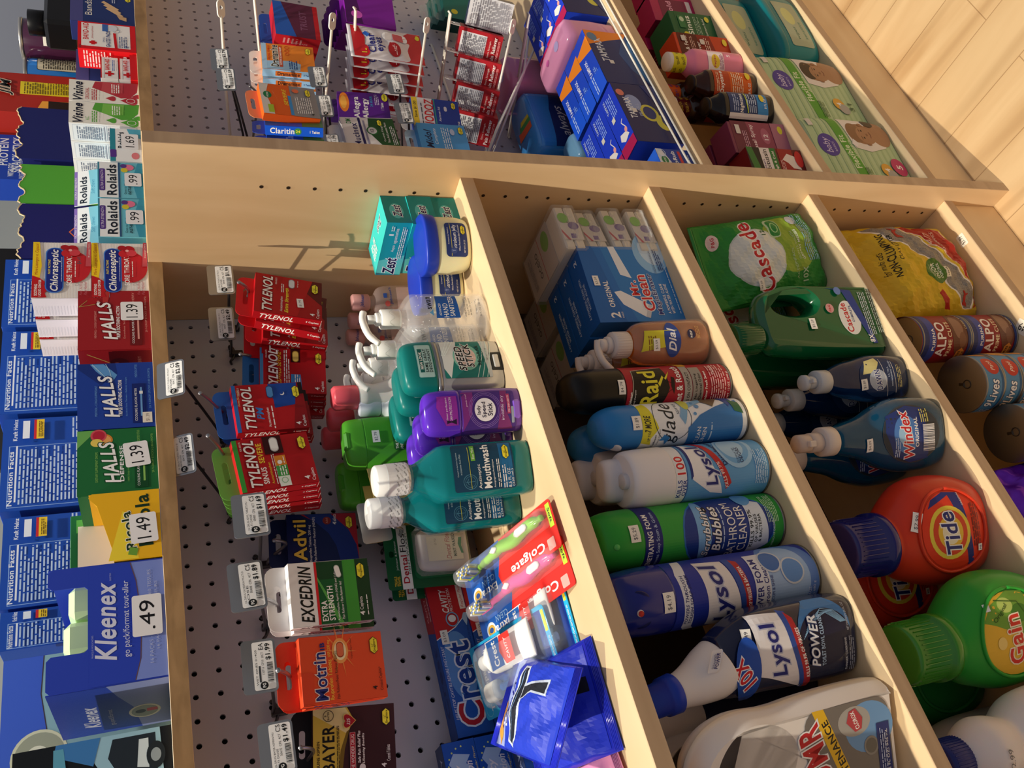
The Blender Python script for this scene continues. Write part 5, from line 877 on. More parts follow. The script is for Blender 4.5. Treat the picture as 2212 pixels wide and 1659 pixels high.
# ---------------------------------------------------------------- shelf two: cleaning goods
S2 = .7082
ER = [('r', 0, 0, 122, 131, '2E7EC8'), ('p', [(-61, 131), (61, 131), (61, 108), (-61, 90)][::-1], '1E66B4'), ('p', [(-61, 90), (-20, 96), (61, 108), (61, 96), (-10, 86), (-61, 74)], '2470C0'), ('e', 50, 20, 34, 26, '8FC0EA'), ('e', 56, 16, 26, 20, 'C4DCF2'), ('p', [(8, 62), (61, 74), (61, 84), (14, 78)], 'E6ECF4'), ('p', [(-54, 60), (-34, 50), (-12, 86), (-14, 96), (-34, 88)], 'EEF0F4'), ('p', [(-54, 60), (-34, 50), (-36, 44), (-56, 54)], 'C8CCD6'),
      ('t', '2', -50, 98, 9, 14, WH, 'b'), ('t', 'PADS', -50, 93, 9, 2.6, WH), ('t', 'ORIGINAL', -17, 101, 42, 8, WH, 'b'), ('t', 'Mr.', -8, 58, 24, 12, 'D42A34', 'b', 0, 'F4F4F6'), ('t', 'Clean', -16, 41, 58, 17, 'D42A34', 'b', 0, 'F4F4F6'), ('t', 'MagicEraser', -18, 29, 66, 10, '1C2C7C', 'b', 0, 'DCE8F8'), ('t', 'A POWERFUL CLEAN', -26, 19, 48, 4.6, WH, 'b'), ('t', 'WITH WATER ALONE', -26, 12.5, 48, 4.6, WH, 'b'), ('l', 0, 4, 100, 3, 1, 'BFD8F0'), ('t', '2 PADS/ALMOHADILLAS', 34, 20, 40, 3, '1C3C7C'), ('l', 38, 8, 36, 9, 3, '1C3C7C')]
ET = [('r', 0, 0, 122, 35, '1A5CB0'), ('t', 'A POWERFUL CLEAN WITH', -14, 16, 64, 5, 'BFD8F0', 'b'), ('t', 'WATER ALONE', -14, 9, 40, 5, 'BFD8F0', 'b'), ('t', '2', 42, 12, 8, 8, 'DCE8F6', 'b')]
e1 = thing('eraser_pad_carton', 'front blue cleaning-pad carton with big red and white lettering', 'carton', (-.1444, -.2215, S2), (0, 0, -6.5)); carton(e1, 122, 35, 131, '2270BE', ER, [('r', 0, 0, 35, 131, '1E66B4')], (), ET); sticker(e1, '$3.09', 4, 118, s_front(-.0175), 16, 9)
dup(e1, 'middle blue cleaning-pad carton of the row of three', (-.1432, -.184, S2), (0, 0, -5), 'blue cleaning-pad cartons'); dup(e1, 'rear blue cleaning-pad carton of the row of three', (-.1405, -.1465, S2), (0, 0, -4), 'blue cleaning-pad cartons')
# sponge packs
def sponge(label, loc, rz, seed, tilt=0):
    t = thing('sponge_pack', label, 'sponges', loc, (0, tilt, rz), 'wrapped sponge packs')
    m = 'D8D2C4'
    if 'spng' not in MC:
        q = D.materials.new('cellulose_sponge'); q.use_nodes = True; nt = q.node_tree; b = nt.nodes['Principled BSDF']; n = nt.nodes.new('ShaderNodeTexVoronoi'); n.inputs['Scale'].default_value = 260
        r = nt.nodes.new('ShaderNodeValToRGB'); r.color_ramp.elements[0].position = .05; r.color_ramp.elements[0].color = lin('6E665A'); r.color_ramp.elements[1].position = .3; r.color_ramp.elements[1].color = lin('DAD3C6'); nt.links.new(n.outputs['Distance'], r.inputs[0]); nt.links.new(r.outputs[0], b.inputs['Base Color']); b.inputs['Roughness'].default_value = .9; MC['spng'] = q
    part('sponge', t, G().add(box(-.037, .037, -.060, .060, .003, .017, .002), 'spng'))
    part('sponge', t, G().add(box(-.037, .037, -.060, .060, .018, .0325, .002), 'spng'))
    g = G().add(box(-.0375, .0375, -.030, .062, .0328, .0334, 0), 'BDB8B4')  # white card greyed: the shadow on it is put into the colour
    art(g, [('r', 0, -30, 75, 92, 'BDB8B4'), ('e', 16, -12, 16, 12, '6FB03A'), ('r', 0, 8, 75, 1.4, 'B02A44'), ('t', 'ocelo', 0, 18, 44, 13, '3A4048', '', 0), ('l', 0, 40, 54, 12, 4, '8A8890')], lambda u, v, o: (u, v, .0335+o))
    art(g, [('r', -8, 2, 30, 30, 'C9C4C0'), ('r', -16, 12, 8, 8, '5A3A8A'), ('p', [(-23, 26), (-10, 32), (-4, 32), (-23, 22)], 'B02A44'), ('e', 16, 24, 9, 8, '6FB03A'), ('e', 2, 12, 7, 8, '5A3A8A')], s_front(-.0605))
    part('paper_band', t, g)
    rs = random.Random(seed); v, f = box(-.041, .041, -.064, .064, .0, .037, .004); part('film_wrap', t, G().add((v, f), 'D8DADC:c'))
    g = G()
    for sx in (-1, 1):
        pts = []; nn = 12
        for j in range(5):
            for i in range(nn+1): pts.append(((-.038+.076*i/nn)*(1-.1*j)+rs.uniform(-.0008, .0008), -.064-.0032*j, .018+(.009-.0018*j)*math.sin(i*1.9+seed+j*.9)*.5*sx+rs.uniform(-.0006, .0006)))
        g.add((pts, [(j*(nn+1)+i, j*(nn+1)+i+1, (j+1)*(nn+1)+i+1, (j+1)*(nn+1)+i) for j in range(4) for i in range(nn)]), 'E4E6E8:c', True)
    part('wrapper_end', t, g); return t
LBP = ['bottom', 'second from bottom', 'third from bottom', 'topmost']
for k in range(4): sponge(LBP[k]+' wrapped sponge pack of the front pile by the divider', (-.053+.003*(k % 2), -.189+.004*(k % 3), S2+.0378*k), -3+3*(k % 3), k)
for k in range(3): sponge(LBP[k if k < 2 else 3]+' wrapped sponge pack of the rear pile, deep in shadow', (-.060+.004*(k % 2), -.066, S2+.0378*k), 2-3*k, k+9)
for k in range(3): sponge(LBP[k if k < 2 else 3]+' wrapped sponge pack behind the blue pad cartons', (-.152+.004*(k % 2), -.066, S2+.0378*k), 4-2*k, k+19)
# amber hand soap
def dial(label, loc, rz=-30):
    t = thing('hand_soap_bottle', label, 'bottle', loc, (0, 0, rz), 'amber hand soap pump bottles')
    S = secs([(0, .024, .019, 2.2), (.003, .0285, .0225, 2.3), (.014, .031, .025, 2.3), (.06, .030, .0245, 2.2), (.095, .0275, .023, 2.2), (.108, .020, .019, 2), (.114, .0145, .0145, 2), (.118, .014, .014, 2)], 4)
    part('bottle_body', t, G().add(loft(S, 44), 'F2E4D0:c', True)); part('soap', t, G().add(loft([(s[0]+.001, s[1]*.95, s[2]*.95, s[3], 0, 0) for s in S[:-6]], 40), 'F07A0A:t', True))
    g = G(); art(g, [('p', [(-6, 60), (14, 52), (14, 98), (-12, 104)], 'D9D23A'), ('e', 2, 60, 22, 12, '2C4C9E'), ('t', 'Dial', 2, 55, 30, 11, 'F4F4F6', 'bi'), ('l', -2, 84, 18, 12, 4, '8A5A20'), ('e', 8, 32, 6, 6, '2A2A4A'), ('t', 'NSF', 8, 30.6, 9, 3.2, 'E9E4DA', 'b'), ('l', 10, 20, 16, 6, 3, 'C89A60')], s_loft(S), 4, 6); part('front_label', t, g)
    c = 'DCD2CC:p'; g = G().add(cyl(.0165, .112, .136, 40, .0015), c, True)
    for k in range(30): a = k*math.pi/15; g.add(box(-.0002, .0004, -.0169, -.0160, .114, .133, 0), c, False, Matrix.Rotation(a, 4, 'Z'))
    g.add(cyl(.011, .136, .143, 32), c, True); part('pump_collar', t, g)
    part('pump_spout', t, G().add(cyl(.0085, .142, .152, 30, .001), c, True).add(tube(bend([(.006, 0, .153), (-.006, -.002, .155), (-.020, -.006, .152), (-.034, -.010, .141), (-.040, -.012, .132)], 4), [.005]*6+[.0048]*6+[.0036]*5), c, True)); return t, S
t, S = dial('front amber hand soap pump bottle with a $3.59 sticker', (-.2505, -.2405, S2)); sticker(t, '$3.59', -4, 84, s_loft(S), 15, 9, 4)
dial('rear amber hand soap pump bottle', (-.2360, -.185, S2), -20)
# aerosol cans
def can(label, loc, rz, r, zb, zt, col, capcol, A, name='spray_can', group=None, neck=True):
    t = thing(name, label, 'spray can', loc, (0, 0, rz), group)
    g = G().add(loft([(.0005, r*.93, r*.93, 2, 0, 0), (.0035, r, r, 2, 0, 0), (zb-.004, r, r, 2, 0, 0), (zb, r-.0022, r-.0022, 2, 0, 0)], 64), col, True); art(g, A, s_cyl(r), 3.2); part('can_body', t, g)
    part('rim', t, G().add(loft([(0, r-.0015, r-.0015, 2, 0, 0), (.0008, r+.0004, r+.0004, 2, 0, 0), (.0028, r+.0004, r+.0004, 2, 0, 0), (.0036, r-.0005, r-.0005, 2, 0, 0)], 64), '8A8884:m', True)); return t
def sc(w, h, x=0, y=0): pass
r = .0266; raid = can('red insect spray can with a black cap and yellow lettering', (-.3166, -.2374, S2), -34, r, .152, 0, 'A8182A:g', '0', [
 ('r', 0, 4, 167, 147, 'AE1C30'), ('p', [(-26, 148), (26, 140), (30, 96), (0, 92), (-30, 104)], '14100E'), ('ln', [(-28, 147), (26, 139), (31, 96)], .8, 'C9B8A8'), ('t', 'Raid', 2, 108, 44, 24, 'E6DC3A', 'b', 0, '14100E'), ('p', [(6, 108), (16, 100), (12, 98), (22, 88), (10, 96), (13, 99), (2, 106)], 'E6DC3A'), ('t', 'SC Johnson', -14, 143, 22, 4.4, WH, 'b'), ('t', 'A Family Company', -12, 138.5, 24, 2.8, WH, 'i'), ('t', 'Ant & Roach', 4, 74, 54, 9, WH, 'b'),
 ('p', [(-8, 86), (2, 90), (14, 88), (12, 84), (0, 85)], '1A0E0E'), ('ln', [(-2, 89), (-6, 95)], .5, '1A0E0E'), ('ln', [(6, 89), (8, 95)], .5, '1A0E0E'), ('r', 0, 60, 60, 11, 'A9A49C'), ('t', 'KILLS ON CONTACT', -4, 63, 46, 4.4, '1A1414', 'b'), ('r', 2, 44, 50, 15, '9C968E'), ('t', 'No Lingering', 0, 52, 32, 4, '1A1414', 'b'), ('t', 'Chemical Odor', 0, 46.5, 34, 4, '1A1414', 'b'), ('p', [(30, 58), (42, 58), (42, 74), (30, 70)], 'D6A030'), ('t', 'Outdoor Fresh Scent', -2, 38, 42, 3.6, WH, 'b'), ('l', 6, 12, 46, 22, 7, 'E8B8B8'), ('t', 'CAUTION', 20, 26, 14, 3, WH), ('t', 'NET WT. 12 OZ. (340 g)', -4, 6, 40, 3.4, WH)], group=None)
C = secs([(.152, .0268, .0268, 2), (.185, .0268, .0268, 2), (.200, .0255, .0262, 2.1, 0, 0), (.214, .0225, .0235, 2.1, 0, .001), (.222, .016, .0175, 2.1, 0, .003)], 5); g = G().add(loft(C, 48), '121212:p', True); part('cap', raid, g)
part('nozzle_recess', raid, G().add(loft(secs([(0, .013, .012, 2.2), (.002, .0125, .0115, 2.2), (.003, .010, .009, 2.2), (.001, .008, .007, 2)], 2), 30), '1E1E1E:g', True, Matrix.Translation((-.001, -.0165, .211)) @ Matrix.Rotation(.95, 4, 'X'))); sticker(raid, '$4.79', 4, 158, s_cyl(.0268), 17, 9, 4)
def glade(label, loc, rz):
    r = .0260; t = can(label, loc, rz, r, .150, 0, 'EDEFF2:g', '', [('r', 0, 4, 163, 146, 'E9EEF4'), ('p', [(-20, 150), (30, 150), (36, 138), (14, 134), (-2, 128), (-14, 138), (-24, 136)], 'DCD63A'), ('t', 'UP TO', -12, 139, 12, 3.2, '203050', 'b'), ('t', '7 MORE', 4, 138, 20, 9, '20242C', 'bi'), ('t', 'glade', 4, 100, 56, 24, '1C2430', 'i'), ('t', 'spray', 22, 96, 18, 4.6, '5A6A7A'), ('ring', 10, 108, 30, 26, .8, '2A3440'), ('p', [(-26, 116), (-14, 112), (-10, 120), (-18, 126), (-18, 119)], '3E86C8'), ('t', 'SC Johnson', -20, 130, 20, 3.4, '2A3440', 'b'), ('t', 'A Family Company', -14, 125.6, 22, 2.6, '2A3440', 'i'),
     ('p', [(-60, 84), (-4, 88), (10, 70), (20, 44), (30, 10), (-60, 10)][::-1], '3478BC'), ('t', 'CLEAN', -16, 70, 24, 5.4, WH), ('t', 'LINEN', -16, 62, 22, 5.4, WH), ('l', -12, 54, 24, 4, 1, 'BFD8EE'), ('p', [(0, 92), (20, 84), (30, 60), (44, 30), (50, 34), (36, 66), (26, 90), (10, 98)], '7FB2DC'), ('p', [(20, 48), (40, 30), (52, 38), (44, 56), (30, 60)], '6A5A48'), ('p', [(18, 26), (30, 16), (54, 22), (50, 34), (34, 30)], '2A4C9A'), ('e', 30, 86, 12, 6, 'C8CE5A'), ('e', 22, 70, 3, 3, '5C98D0'), ('e', 12, 76, 2, 2, '5C98D0'), ('e', 28, 74, 2, 2, '5C98D0'), ('p', [(8, 8), (24, 10), (30, 22), (12, 20)], '2A6A48'), ('t', 'CAUTION:', 44, 14, 16, 3, '303840'), ('t', 'PRECAUCION:', 46, 9, 20, 3, '303840')], group='blue-capped air freshener cans')
    C = secs([(.150, .0262, .0262, 2), (.165, .0262, .0262, 2), (.182, .0245, .0250, 2), (.195, .019, .021, 2, 0, .001), (.201, .011, .013, 2, 0, .002)], 5); part('cap', t, G().add(loft(C, 48), '2C7CC4:p', True))
    nm = Vector((-.72, -.42, .55)).normalized(); up = Vector((.25, .1, .96)); ax = (up-nm*up.dot(nm)).normalized(); R = Matrix((ax, nm.cross(ax), nm)).transposed().to_4x4(); R.translation = (-.0165, -.0095, .185)
    part('nozzle', t, G().add(loft(secs([(-.004, .0150, .0085, 2), (.001, .0148, .0082, 2), (.0028, .012, .006, 2), (.0032, .004, .002, 2)], 3), 30), 'D8D8DC:p', True, R)); return t
t = glade('front air freshener can with a domed blue cap', (-.369, -.237, S2), -34); sticker(t, '$1.89', 6, 157, s_cyl(.0262), 16, 12, 4)
glade('rear air freshener can with a domed blue cap', (-.356, -.180, S2), -30); dup(glade('x', (0, 0, 0), 0), 'x') if 0 else None
def lyspray(label, loc, rz):
    r = .0332; t = can(label, loc, rz, r, .133, 0, '4A90CC:g', '', [('r', 0, 4, 208, 128, '5E9FD4'), ('r', 0, 118, 208, 14, 'E4E8EE'), ('r', 0, 116.4, 208, 1.6, '3A66A8'), ('t', 'KILLS', -14, 124, 22, 6, '1C3C8C', 'b'), ('t', 'OVER', -13, 118, 20, 5, '1C3C8C', 'b'), ('t', '100', 14, 119, 22, 11, 'D02A34', 'b', 0, 'F4F4F6'), ('p', [(-26, 66), (34, 92), (52, 112), (44, 112), (-4, 110), (-22, 84)], 'F0F0F4'), ('p', [(-4, 112), (52, 114), (52, 110), (0, 109)], '1C2C7C'), ('t', 'Lysol', 14, 78, 58, 20, '1C2476', 'bi', 16, 'C8CCDC'), ('p', [(-20, 63), (40, 88), (52, 96), (52, 90), (40, 80), (-12, 57)], 'C0262E'), ('t', 'KILLS 99.9%', -2, 66, 34, 4.4, WH, 'i', 22), ('t', 'Disinfectant', 30, 66, 44, 6, '1C2C5C', 'b', 14), ('e', 30, 44, 26, 24, '9CC6E8'), ('e', 31, 45, 22, 20, '6FAADC'), ('e', 33, 47, 17, 16, 'A8CEEC'), ('t', 'ELIMINATES', 20, 44, 20, 3, '1C2C5C'), ('t', 'ODORS', 20, 38, 20, 5.4, '1C2C5C', 'b'), ('l', 4, 8, 40, 16, 7, 'B8D4EC'), ('r', -62, 8, 30, 104, '2C4C8A'), ('l', -62, 12, 26, 94, 24, 'DCE4EC')], group='white-capped disinfectant spray cans')
    part('cap', t, G().add(loft(secs([(.1325, .0338, .0338, 2), (.1335, .0344, .0344, 2), (.165, .0338, .0338, 2), (.180, .0322, .0322, 2), (.184, .029, .029, 2, 0, 0)], 4), 52), 'E4E2E6:p', True))
    part('trigger_hood', t, G().add(loft(secs([(.180, .025, .0165, 2.4, 0, .010), (.196, .0245, .0155, 2.4, 0, .011), (.203, .021, .012, 2.4, 0, .012), (.204, .012, .006, 2.2, 0, .012)], 4), 40), 'DEDCE2:p', True)); part('spray_button', t, G().add(cyl(.009, .182, .190, 24, .001, 0, -.012), 'CFCDD2:p', True)); return t
lyspray('front blue disinfectant spray can with a white hooded cap', (-.4328, -.2285, S2), -32); lyspray('rear disinfectant spray can, only its dim cap visible', (-.398, -.172, S2), -26)
# green bathroom foam can (its cartoon character is left out)
r = .0328; scb = can('green bathroom cleaner foam can with a navy band', (-.496, -.2105, S2), -34, r, .190, 0, '2E9A3A:g', '', [('r', 0, 4, 206, 184, '33A040'), ('r', 0, 166, 206, 22, '1A2474'), ('t', 'PENETRATING FOAM', 0, 178, 66, 6.4, WH, 'b'), ('t', 'Removes Soap Scum & Grime', 0, 169, 72, 5.4, 'BFD4F0'), ('e', 2, 78, 50, 62, '2C6CB8'), ('e', 2, 78, 48, 60, '1C3A8C'), ('e', 6, 112, 40, 9, '7AB0E4'), ('t', 'Scrubbing', 4, 102, 62, 12, 'F4F4F6', 'bi', 0, '101828'), ('t', 'Bubbles', 6, 90, 54, 12, 'F4F4F6', 'bi', 0, '101828'), ('l', 6, 86, 50, 3, 1, 'BFD4F0'), ('t', 'BATHROOM', 2, 70, 66, 11, WH), ('t', 'CLEANER', 2, 56, 54, 11, WH), ('p', [(-40, 52), (40, 52), (30, 30), (-20, 24)], 'D6E0EE'), ('t', 'KILLS 99.9%', 0, 46, 44, 5, '1A2430', 'b'), ('t', 'OF VIRUSES', 0, 40.4, 32, 4, '1A2430', 'b'), ('t', '& BACTERIA', 0, 35, 32, 4, '1A2430', 'b'), ('e', 40, 48, 12, 11, '5C9CD8'), ('l', 22, 12, 34, 14, 7, 'BFE0BF'), ('t', 'KEEP OUT OF REACH OF CHILDREN', -14, 18, 44, 2.6, 'DCEEDC')])
part('cap', scb, G().add(loft(secs([(.189, .0334, .0334, 2), (.205, .0334, .0334, 2), (.222, .0318, .0318, 2), (.234, .028, .028, 2), (.237, .023, .023, 2)], 4), 52), '2F9E3C:p', True)); part('nozzle_recess', scb, G().add(loft(secs([(0, .014, .012, 2.2), (.0015, .013, .011, 2.2), (.0018, .006, .005, 2.2)], 2), 30), '1C6A28:p', True, Matrix.Translation((0, -.0255, .220)) @ Matrix.Rotation(1.15, 4, 'X'))); part('nozzle', scb, G().add(cyl(.0034, 0, .004, 18), '58C066:p', True, Matrix.Translation((0, -.029, .222)) @ Matrix.Rotation(1.4, 4, 'X'))); sticker(scb, '$5.29', 12, 200, s_cyl(.0334), 18, 12, 4)
r = .0345; lf = can('dark blue foam cleaner can with a slanted white label', (-.570, -.2215, S2), -33, r, .188, 0, '1C2C8C:g', '', [('r', 0, 4, 216, 183, '22339A'), ('e', 8, 40, 56, 38, '5E82C4'), ('e', 8, 44, 46, 30, '9AB8E0'), ('p', [(-54, 160), (-30, 176), (30, 180), (54, 172), (54, 162), (20, 170), (-30, 164), (-54, 148)], 'DDE0E8'), ('t', 'POWERS THROUGH', 2, 172, 54, 3.8, '1A2470', 'bi'), ('t', 'TOUGH SOAP SCUM', 2, 166.6, 54, 3.8, '1A2470', 'bi'), ('p', [(-52, 98), (40, 118), (44, 152), (-34, 146)], 'E4E0E0'), ('t', 'Lysol', 4, 118, 72, 25, '1C2476', 'bi', 10, 'B8BCD0'), ('p', [(-54, 90), (42, 108), (42, 117), (-52, 98)], '2A4CA0'), ('p', [(-52, 86), (36, 100), (40, 108), (-52, 94)], 'B02630'), ('t', 'KILLS 99.9% OF VIRUSES & BACTERIA', -4, 94, 66, 4.6, WH, 'bi', 10), ('r', -4, 68, 92, 20, 'D9DCE6'), ('t', 'POWER FOAM', 2, 78, 66, 8, '1C2476', 'b'), ('t', 'Bathroom Cleaner', 2, 70, 58, 6, '1C2476', 'b'), ('t', 'SOAP SCUM & SHINE', -6, 63.6, 40, 3.6, '1C2476'), ('ring', 30, 60, 14, 14, 2, 'C4CCD8'), ('e', 30, 60, 12, 12, '3E6CB4'), ('ring', 16, 36, 15, 15, 2, 'C4CCD8'), ('e', 16, 36, 13, 13, '5C8CCC'), ('t', 'NET WT 24 OZ.', -18, 14, 28, 4, 'C8D0E8'), ('t', '(1.5 LB) 680 g', -14, 8, 30, 4, 'C8D0E8')])
part('cap', lf, G().add(loft(secs([(.187, .0352, .0352, 2), (.21, .035, .035, 2), (.238, .0325, .0330, 2), (.250, .027, .028, 2), (.254, .020, .021, 2)], 4), 52), '1A2684:g', True)); part('nozzle_recess', lf, G().add(loft(secs([(0, .019, .016, 2.2), (.0015, .018, .015, 2.2), (.002, .010, .008, 2.2)], 2), 30), '0E1658:p', True, Matrix.Translation((0, -.028, .228)) @ Matrix.Rotation(1.3, 4, 'X'))); part('nozzle', lf, G().add(cyl(.0036, 0, .006, 18), 'D8D8E0:p', True, Matrix.Translation((-.002, -.030, .229)) @ Matrix.Rotation(1.45, 4, 'X')).add(cyl(.0030, .006, .0068, 18), 'C03028:p', True, Matrix.Translation((-.002, -.030, .229)) @ Matrix.Rotation(1.45, 4, 'X'))); sticker(lf, '$4.19', 4, 196, s_cyl(.0352), 20, 13, 4)
# angled-neck toilet cleaner
def toilet(label, loc, rz, full_=True):
    t = thing('toilet_cleaner_bottle', label, 'bottle', loc, (0, 0, rz), 'angled-neck toilet cleaner bottles')
    S = secs([(0, .036, .022, 3.2), (.004, .0405, .0265, 3.2), (.05, .042, .0285, 3), (.11, .041, .0285, 2.8), (.140, .038, .027, 2.6, -.004), (.165, .030, .023, 2.4, -.010)], 5)
    g = G().add(loft(S, 48, True), '1B2140:g', True)
    if full_: art(g, [('e', 14, 44, 30, 34, '3E78B4'), ('e', 6, 44, 28, 34, '14183A')]+[('ln', [(8+k*2.2, 72-k*1.2), (22+k*1.6, 58-k*2), (30, 40-k*1.6), (18, 22-k)], .5, '8FC0E6') for k in range(8)]+[('p', [(-38, 76), (36, 96), (38, 132), (-18, 128)], 'E6E2E4'), ('t', 'Lysol', 4, 96, 56, 22, '1C2476', 'bi', 12, 'B8BCD0'), ('p', [(-40, 70), (36, 88), (38, 97), (-38, 78)], '2A4CA0'), ('p', [(-40, 64), (30, 82), (36, 90), (-40, 72)], 'B02630'), ('t', 'KILLS 99.9% OF VIRUSES', -4, 72.5, 52, 4.4, WH, 'bi', 13), ('t', 'POWER', 4, 54, 50, 11, 'E4E8EE', 'bi', 0, '2A3A6A'), ('t', 'TOILET BOWL CLEANER', 4, 47, 50, 5, 'A8C4E4', 'b'), ('t', 'DANGER: CORROSIVE', -14, 18, 32, 2.8, 'B8BCC8', 'b'), ('l', -14, 9, 34, 7, 3, '8A90A4'), ('t', 'NET CONTENTS 24 FL OZ', 22, 14, 26, 2.6, 'C8CCD8', 'i'), ('e', -6, 142, 30, 14, '1E4CA8'), ('t', '10X', -8, 140, 30, 15, 'D0242E', 'b', 30, 'F0F2F6')], s_loft(S), 5, 6)
    part('bottle_body', t, g)
    N_ = cr_int([(-.010, 0, .158, .0285), (-.015, -.001, .172, .0265), (-.020, -.002, .188, .0220), (-.023, -.003, .203, .0180), (-.025, -.004, .216, .0160)], 5)
    part('angled_neck', t, G().add(tube([p[:3] for p in N_], [p[3] for p in N_], 40), 'E6E0DE:p', True))
    a = Vector((-.0245, -.004, .213)); dv = Vector((-.14, -.05, .97)).normalized(); R = dv.to_track_quat('Z', 'Y').to_matrix().to_4x4()
    g = G().add(loft([(0, .0185, .0185, 2, 0, 0), (.001, .0192, .0192, 2, 0, 0), (.014, .0185, .0185, 2, 0, 0), (.0145, .0165, .0165, 2, 0, 0), (.034, .0155, .0155, 2, 0, 0), (.036, .0135, .0135, 2, 0, 0)], 40), '1C3CB4:p', True, Matrix.Translation(a) @ R); part('cap', t, g)
    if full_:
        gg = G(); art(gg, [('rr', 0, -7, 26, 15, 3, 'DCDCE4'), ('t', 'CLEANING', 0, 1.6, 16, 2.6, '1C2476'), ('t', 'POWER', 0, -4, 18, 5, '1C2476', 'bi')], lambda u, v, o: (.004+u*.8, -.0285-o+abs(u)*.2, .178+v*.9-u*.3)); 
        part('neck_tag', t, gg)
    return t, S
t, S = toilet('front toilet cleaner bottle with angled white neck and blue cap', (-.6435, -.2405, S2), -30); sticker(t, '$3.49', 22, 139, s_loft(S), 16, 10, 5, rot=-.2)
toilet('rear angled-neck bottle, dim white neck behind the front one', (-.655, -.158, S2), -24, False)
# drain cleaner jugs
def jug(name, label, loc, rz, K, group=None):
    """flat-sided handled jug: outline polygon with a handle hole, given thickness, inflated"""
    t = thing(name, label, 'jug', loc, (0, 0, rz), group); g = G(); n = len(K['o'])
    O = K['o']; Hh = K['h']; d = K['d']; col = K['c']
    def ring(P, off): # inset polygon toward inside by off
        out = []; m = len(P)
        for i in range(m):
            a, b, c = P[i-1], P[i], P[(i+1) % m]; e1 = (b[0]-a[0], b[1]-a[1]); e2 = (c[0]-b[0], c[1]-b[1]); n1 = (-e1[1], e1[0]); n2 = (-e2[1], e2[0]); L1 = math.hypot(*n1) or 1; L2 = math.hypot(*n2) or 1
            nx, ny = n1[0]/L1+n2[0]/L2, n1[1]/L1+n2[1]/L2; L = math.hypot(nx, ny) or 1; out.append((b[0]+nx/L*off, b[1]+ny/L*off))
        return out
    def smooth(P): return [p[:2] for p in cr_int([tuple(q)+(0, 0, 0, 0) for q in P+[P[0]]], 6)][:-1] if len(P) < 30 else P
    O = smooth(O); Hh = smooth(Hh)
    lev = [(0.0, .0), (.18, -.0022*0), ]
    prof = [(0, 1.0), (.0015, .88), (.005, .72), (.010, .55)]
    rO = [ring(O, o) for o, _ in prof]; rH = [ring(Hh[::-1], o)[::-1] for o, _ in prof]
    v = []; f = []; m = len(O); mh = len(Hh)
    def dd(z, x=0): return d(z) if callable(d) else d
    rows = []
    for sg in (-1, 1):
        for P, mm_ in ((rO, m), (rH, mh)):
            rr = []
            for k, (off, fr) in enumerate(prof[::-1] if sg < 0 else prof):
                Q = P[::-1][k] if sg < 0 else P[k]; rr.append(len(v)); v += [(x, sg*dd(z)/2*(1-(fr)**2.2), z) for x, z in Q]
            rows.append((rr, mm_))
    for side in (0, 1):
        base = rows[side][0]+rows[2+side][0]; mm_ = rows[side][1]
        for a, b in zip(base, base[1:]):
            for i in range(mm_): f.append((a+i, a+(i+1) % mm_, b+(i+1) % mm_, b+i))
    g.add((v, f), col, True)
    for sg, ri in ((-1, 0), (1, -1)):
        A = rO[-1]; B = rH[-1]; poly = holed(A, B) if True else A
        g.add(([(x, sg*dd(z)/2*(1-(.55)**2.2), z) for x, z in poly], [tuple(range(len(poly)))]), col, False)
    yf = lambda z: -dd(z)/2*(1-(.55)**2.2)
    if K.get('art'): art(g, K['art'], lambda u, v_, o: (u, yf(v_)-o-.0004, v_), 0, 8 if callable(d) else 0)
    part('jug_body', t, g)
    cx, cz, cr_, ch, cc = K['cap']
    gg = G().add(cyl(cr_, cz, cz+ch, 48, .002, cx, 0, K.get('cr2')), cc, True)
    for k in range(36): gg.add(box(-.0004, .0004, -cr_-.0004, -cr_+.001, cz+.003, cz+ch-.005, 0), cc, False, Matrix.Translation((cx, 0, 0)) @ Matrix.Rotation(k*math.pi/18, 4, 'Z'))
    part('cap', t, gg); return t, yf
PL = dict(o=[(-.058, .0), (.052, .0), (.062, .012), (.063, .05), (.061, .10), (.058, .14), (.060, .175), (.051, .212), (.030, .234), (.006, .240), (-.014, .236), (-.046, .234), (-.053, .215), (-.060, .17), (-.064, .10), (-.064, .03)], h=[(.008, .142), (.022, .137), (.036, .148), (.042, .170), (.037, .190), (.022, .205), (.004, .210), (-.004, .200), (-.002, .172)], d=.066, c='E9E2DC:p', cap=(-.031, .234, .018, .024, 'D8282E:p'),
 art=[('rr', 0, 14, 104, 104, 16, '77716C'), ('e', 26, 40, 24, 30, '6E9CCC'), ('e', 34, 58, 14, 20, 'A8A49E'), ('p', [(-52, 50), (52, 94), (52, 108), (-52, 64)], 'E6B82A'), ('t', 'MAINTENANCE', 2, 74, 84, 8, '1A1A1A', 'b', 23), ('t', 'LIQUID-', -22, 86, 30, 7, 'C02430', 'b', 0, 'F2F2F2'), ('t', 'PLUMR', -2, 92, 86, 26, 'C4202C', 'b', 14, 'F2F0F0'), ('e', 8, 40, 9, 9, '8A8680'), ('e', 8, 40, 7, 7, '6A6660'), ('p', [(24, 58), (34, 68), (44, 64), (46, 56), (36, 48), (26, 50)], 'B8404A'), ('t', 'CLOROX', 35, 55, 18, 5, WH, 'b', 20), ('r', -8, 16, 70, 16, '1C2C6E'), ('t', '1 QT (32 FL OZ) 946 mL', -8, 18, 56, 3.6, WH), ('l', -8, 23, 60, 7, 3, 'B8C4E4')])
jug('drain_cleaner_jug', 'front white drain cleaner jug with grey label and yellow band', (-.752, -.2320, S2), -30, PL, 'white drain cleaner jugs')
jug('drain_cleaner_jug', 'rear white drain cleaner jug in the shadow', (-.742, -.130, S2), -22, dict(PL, art=[]), 'white drain cleaner jugs')
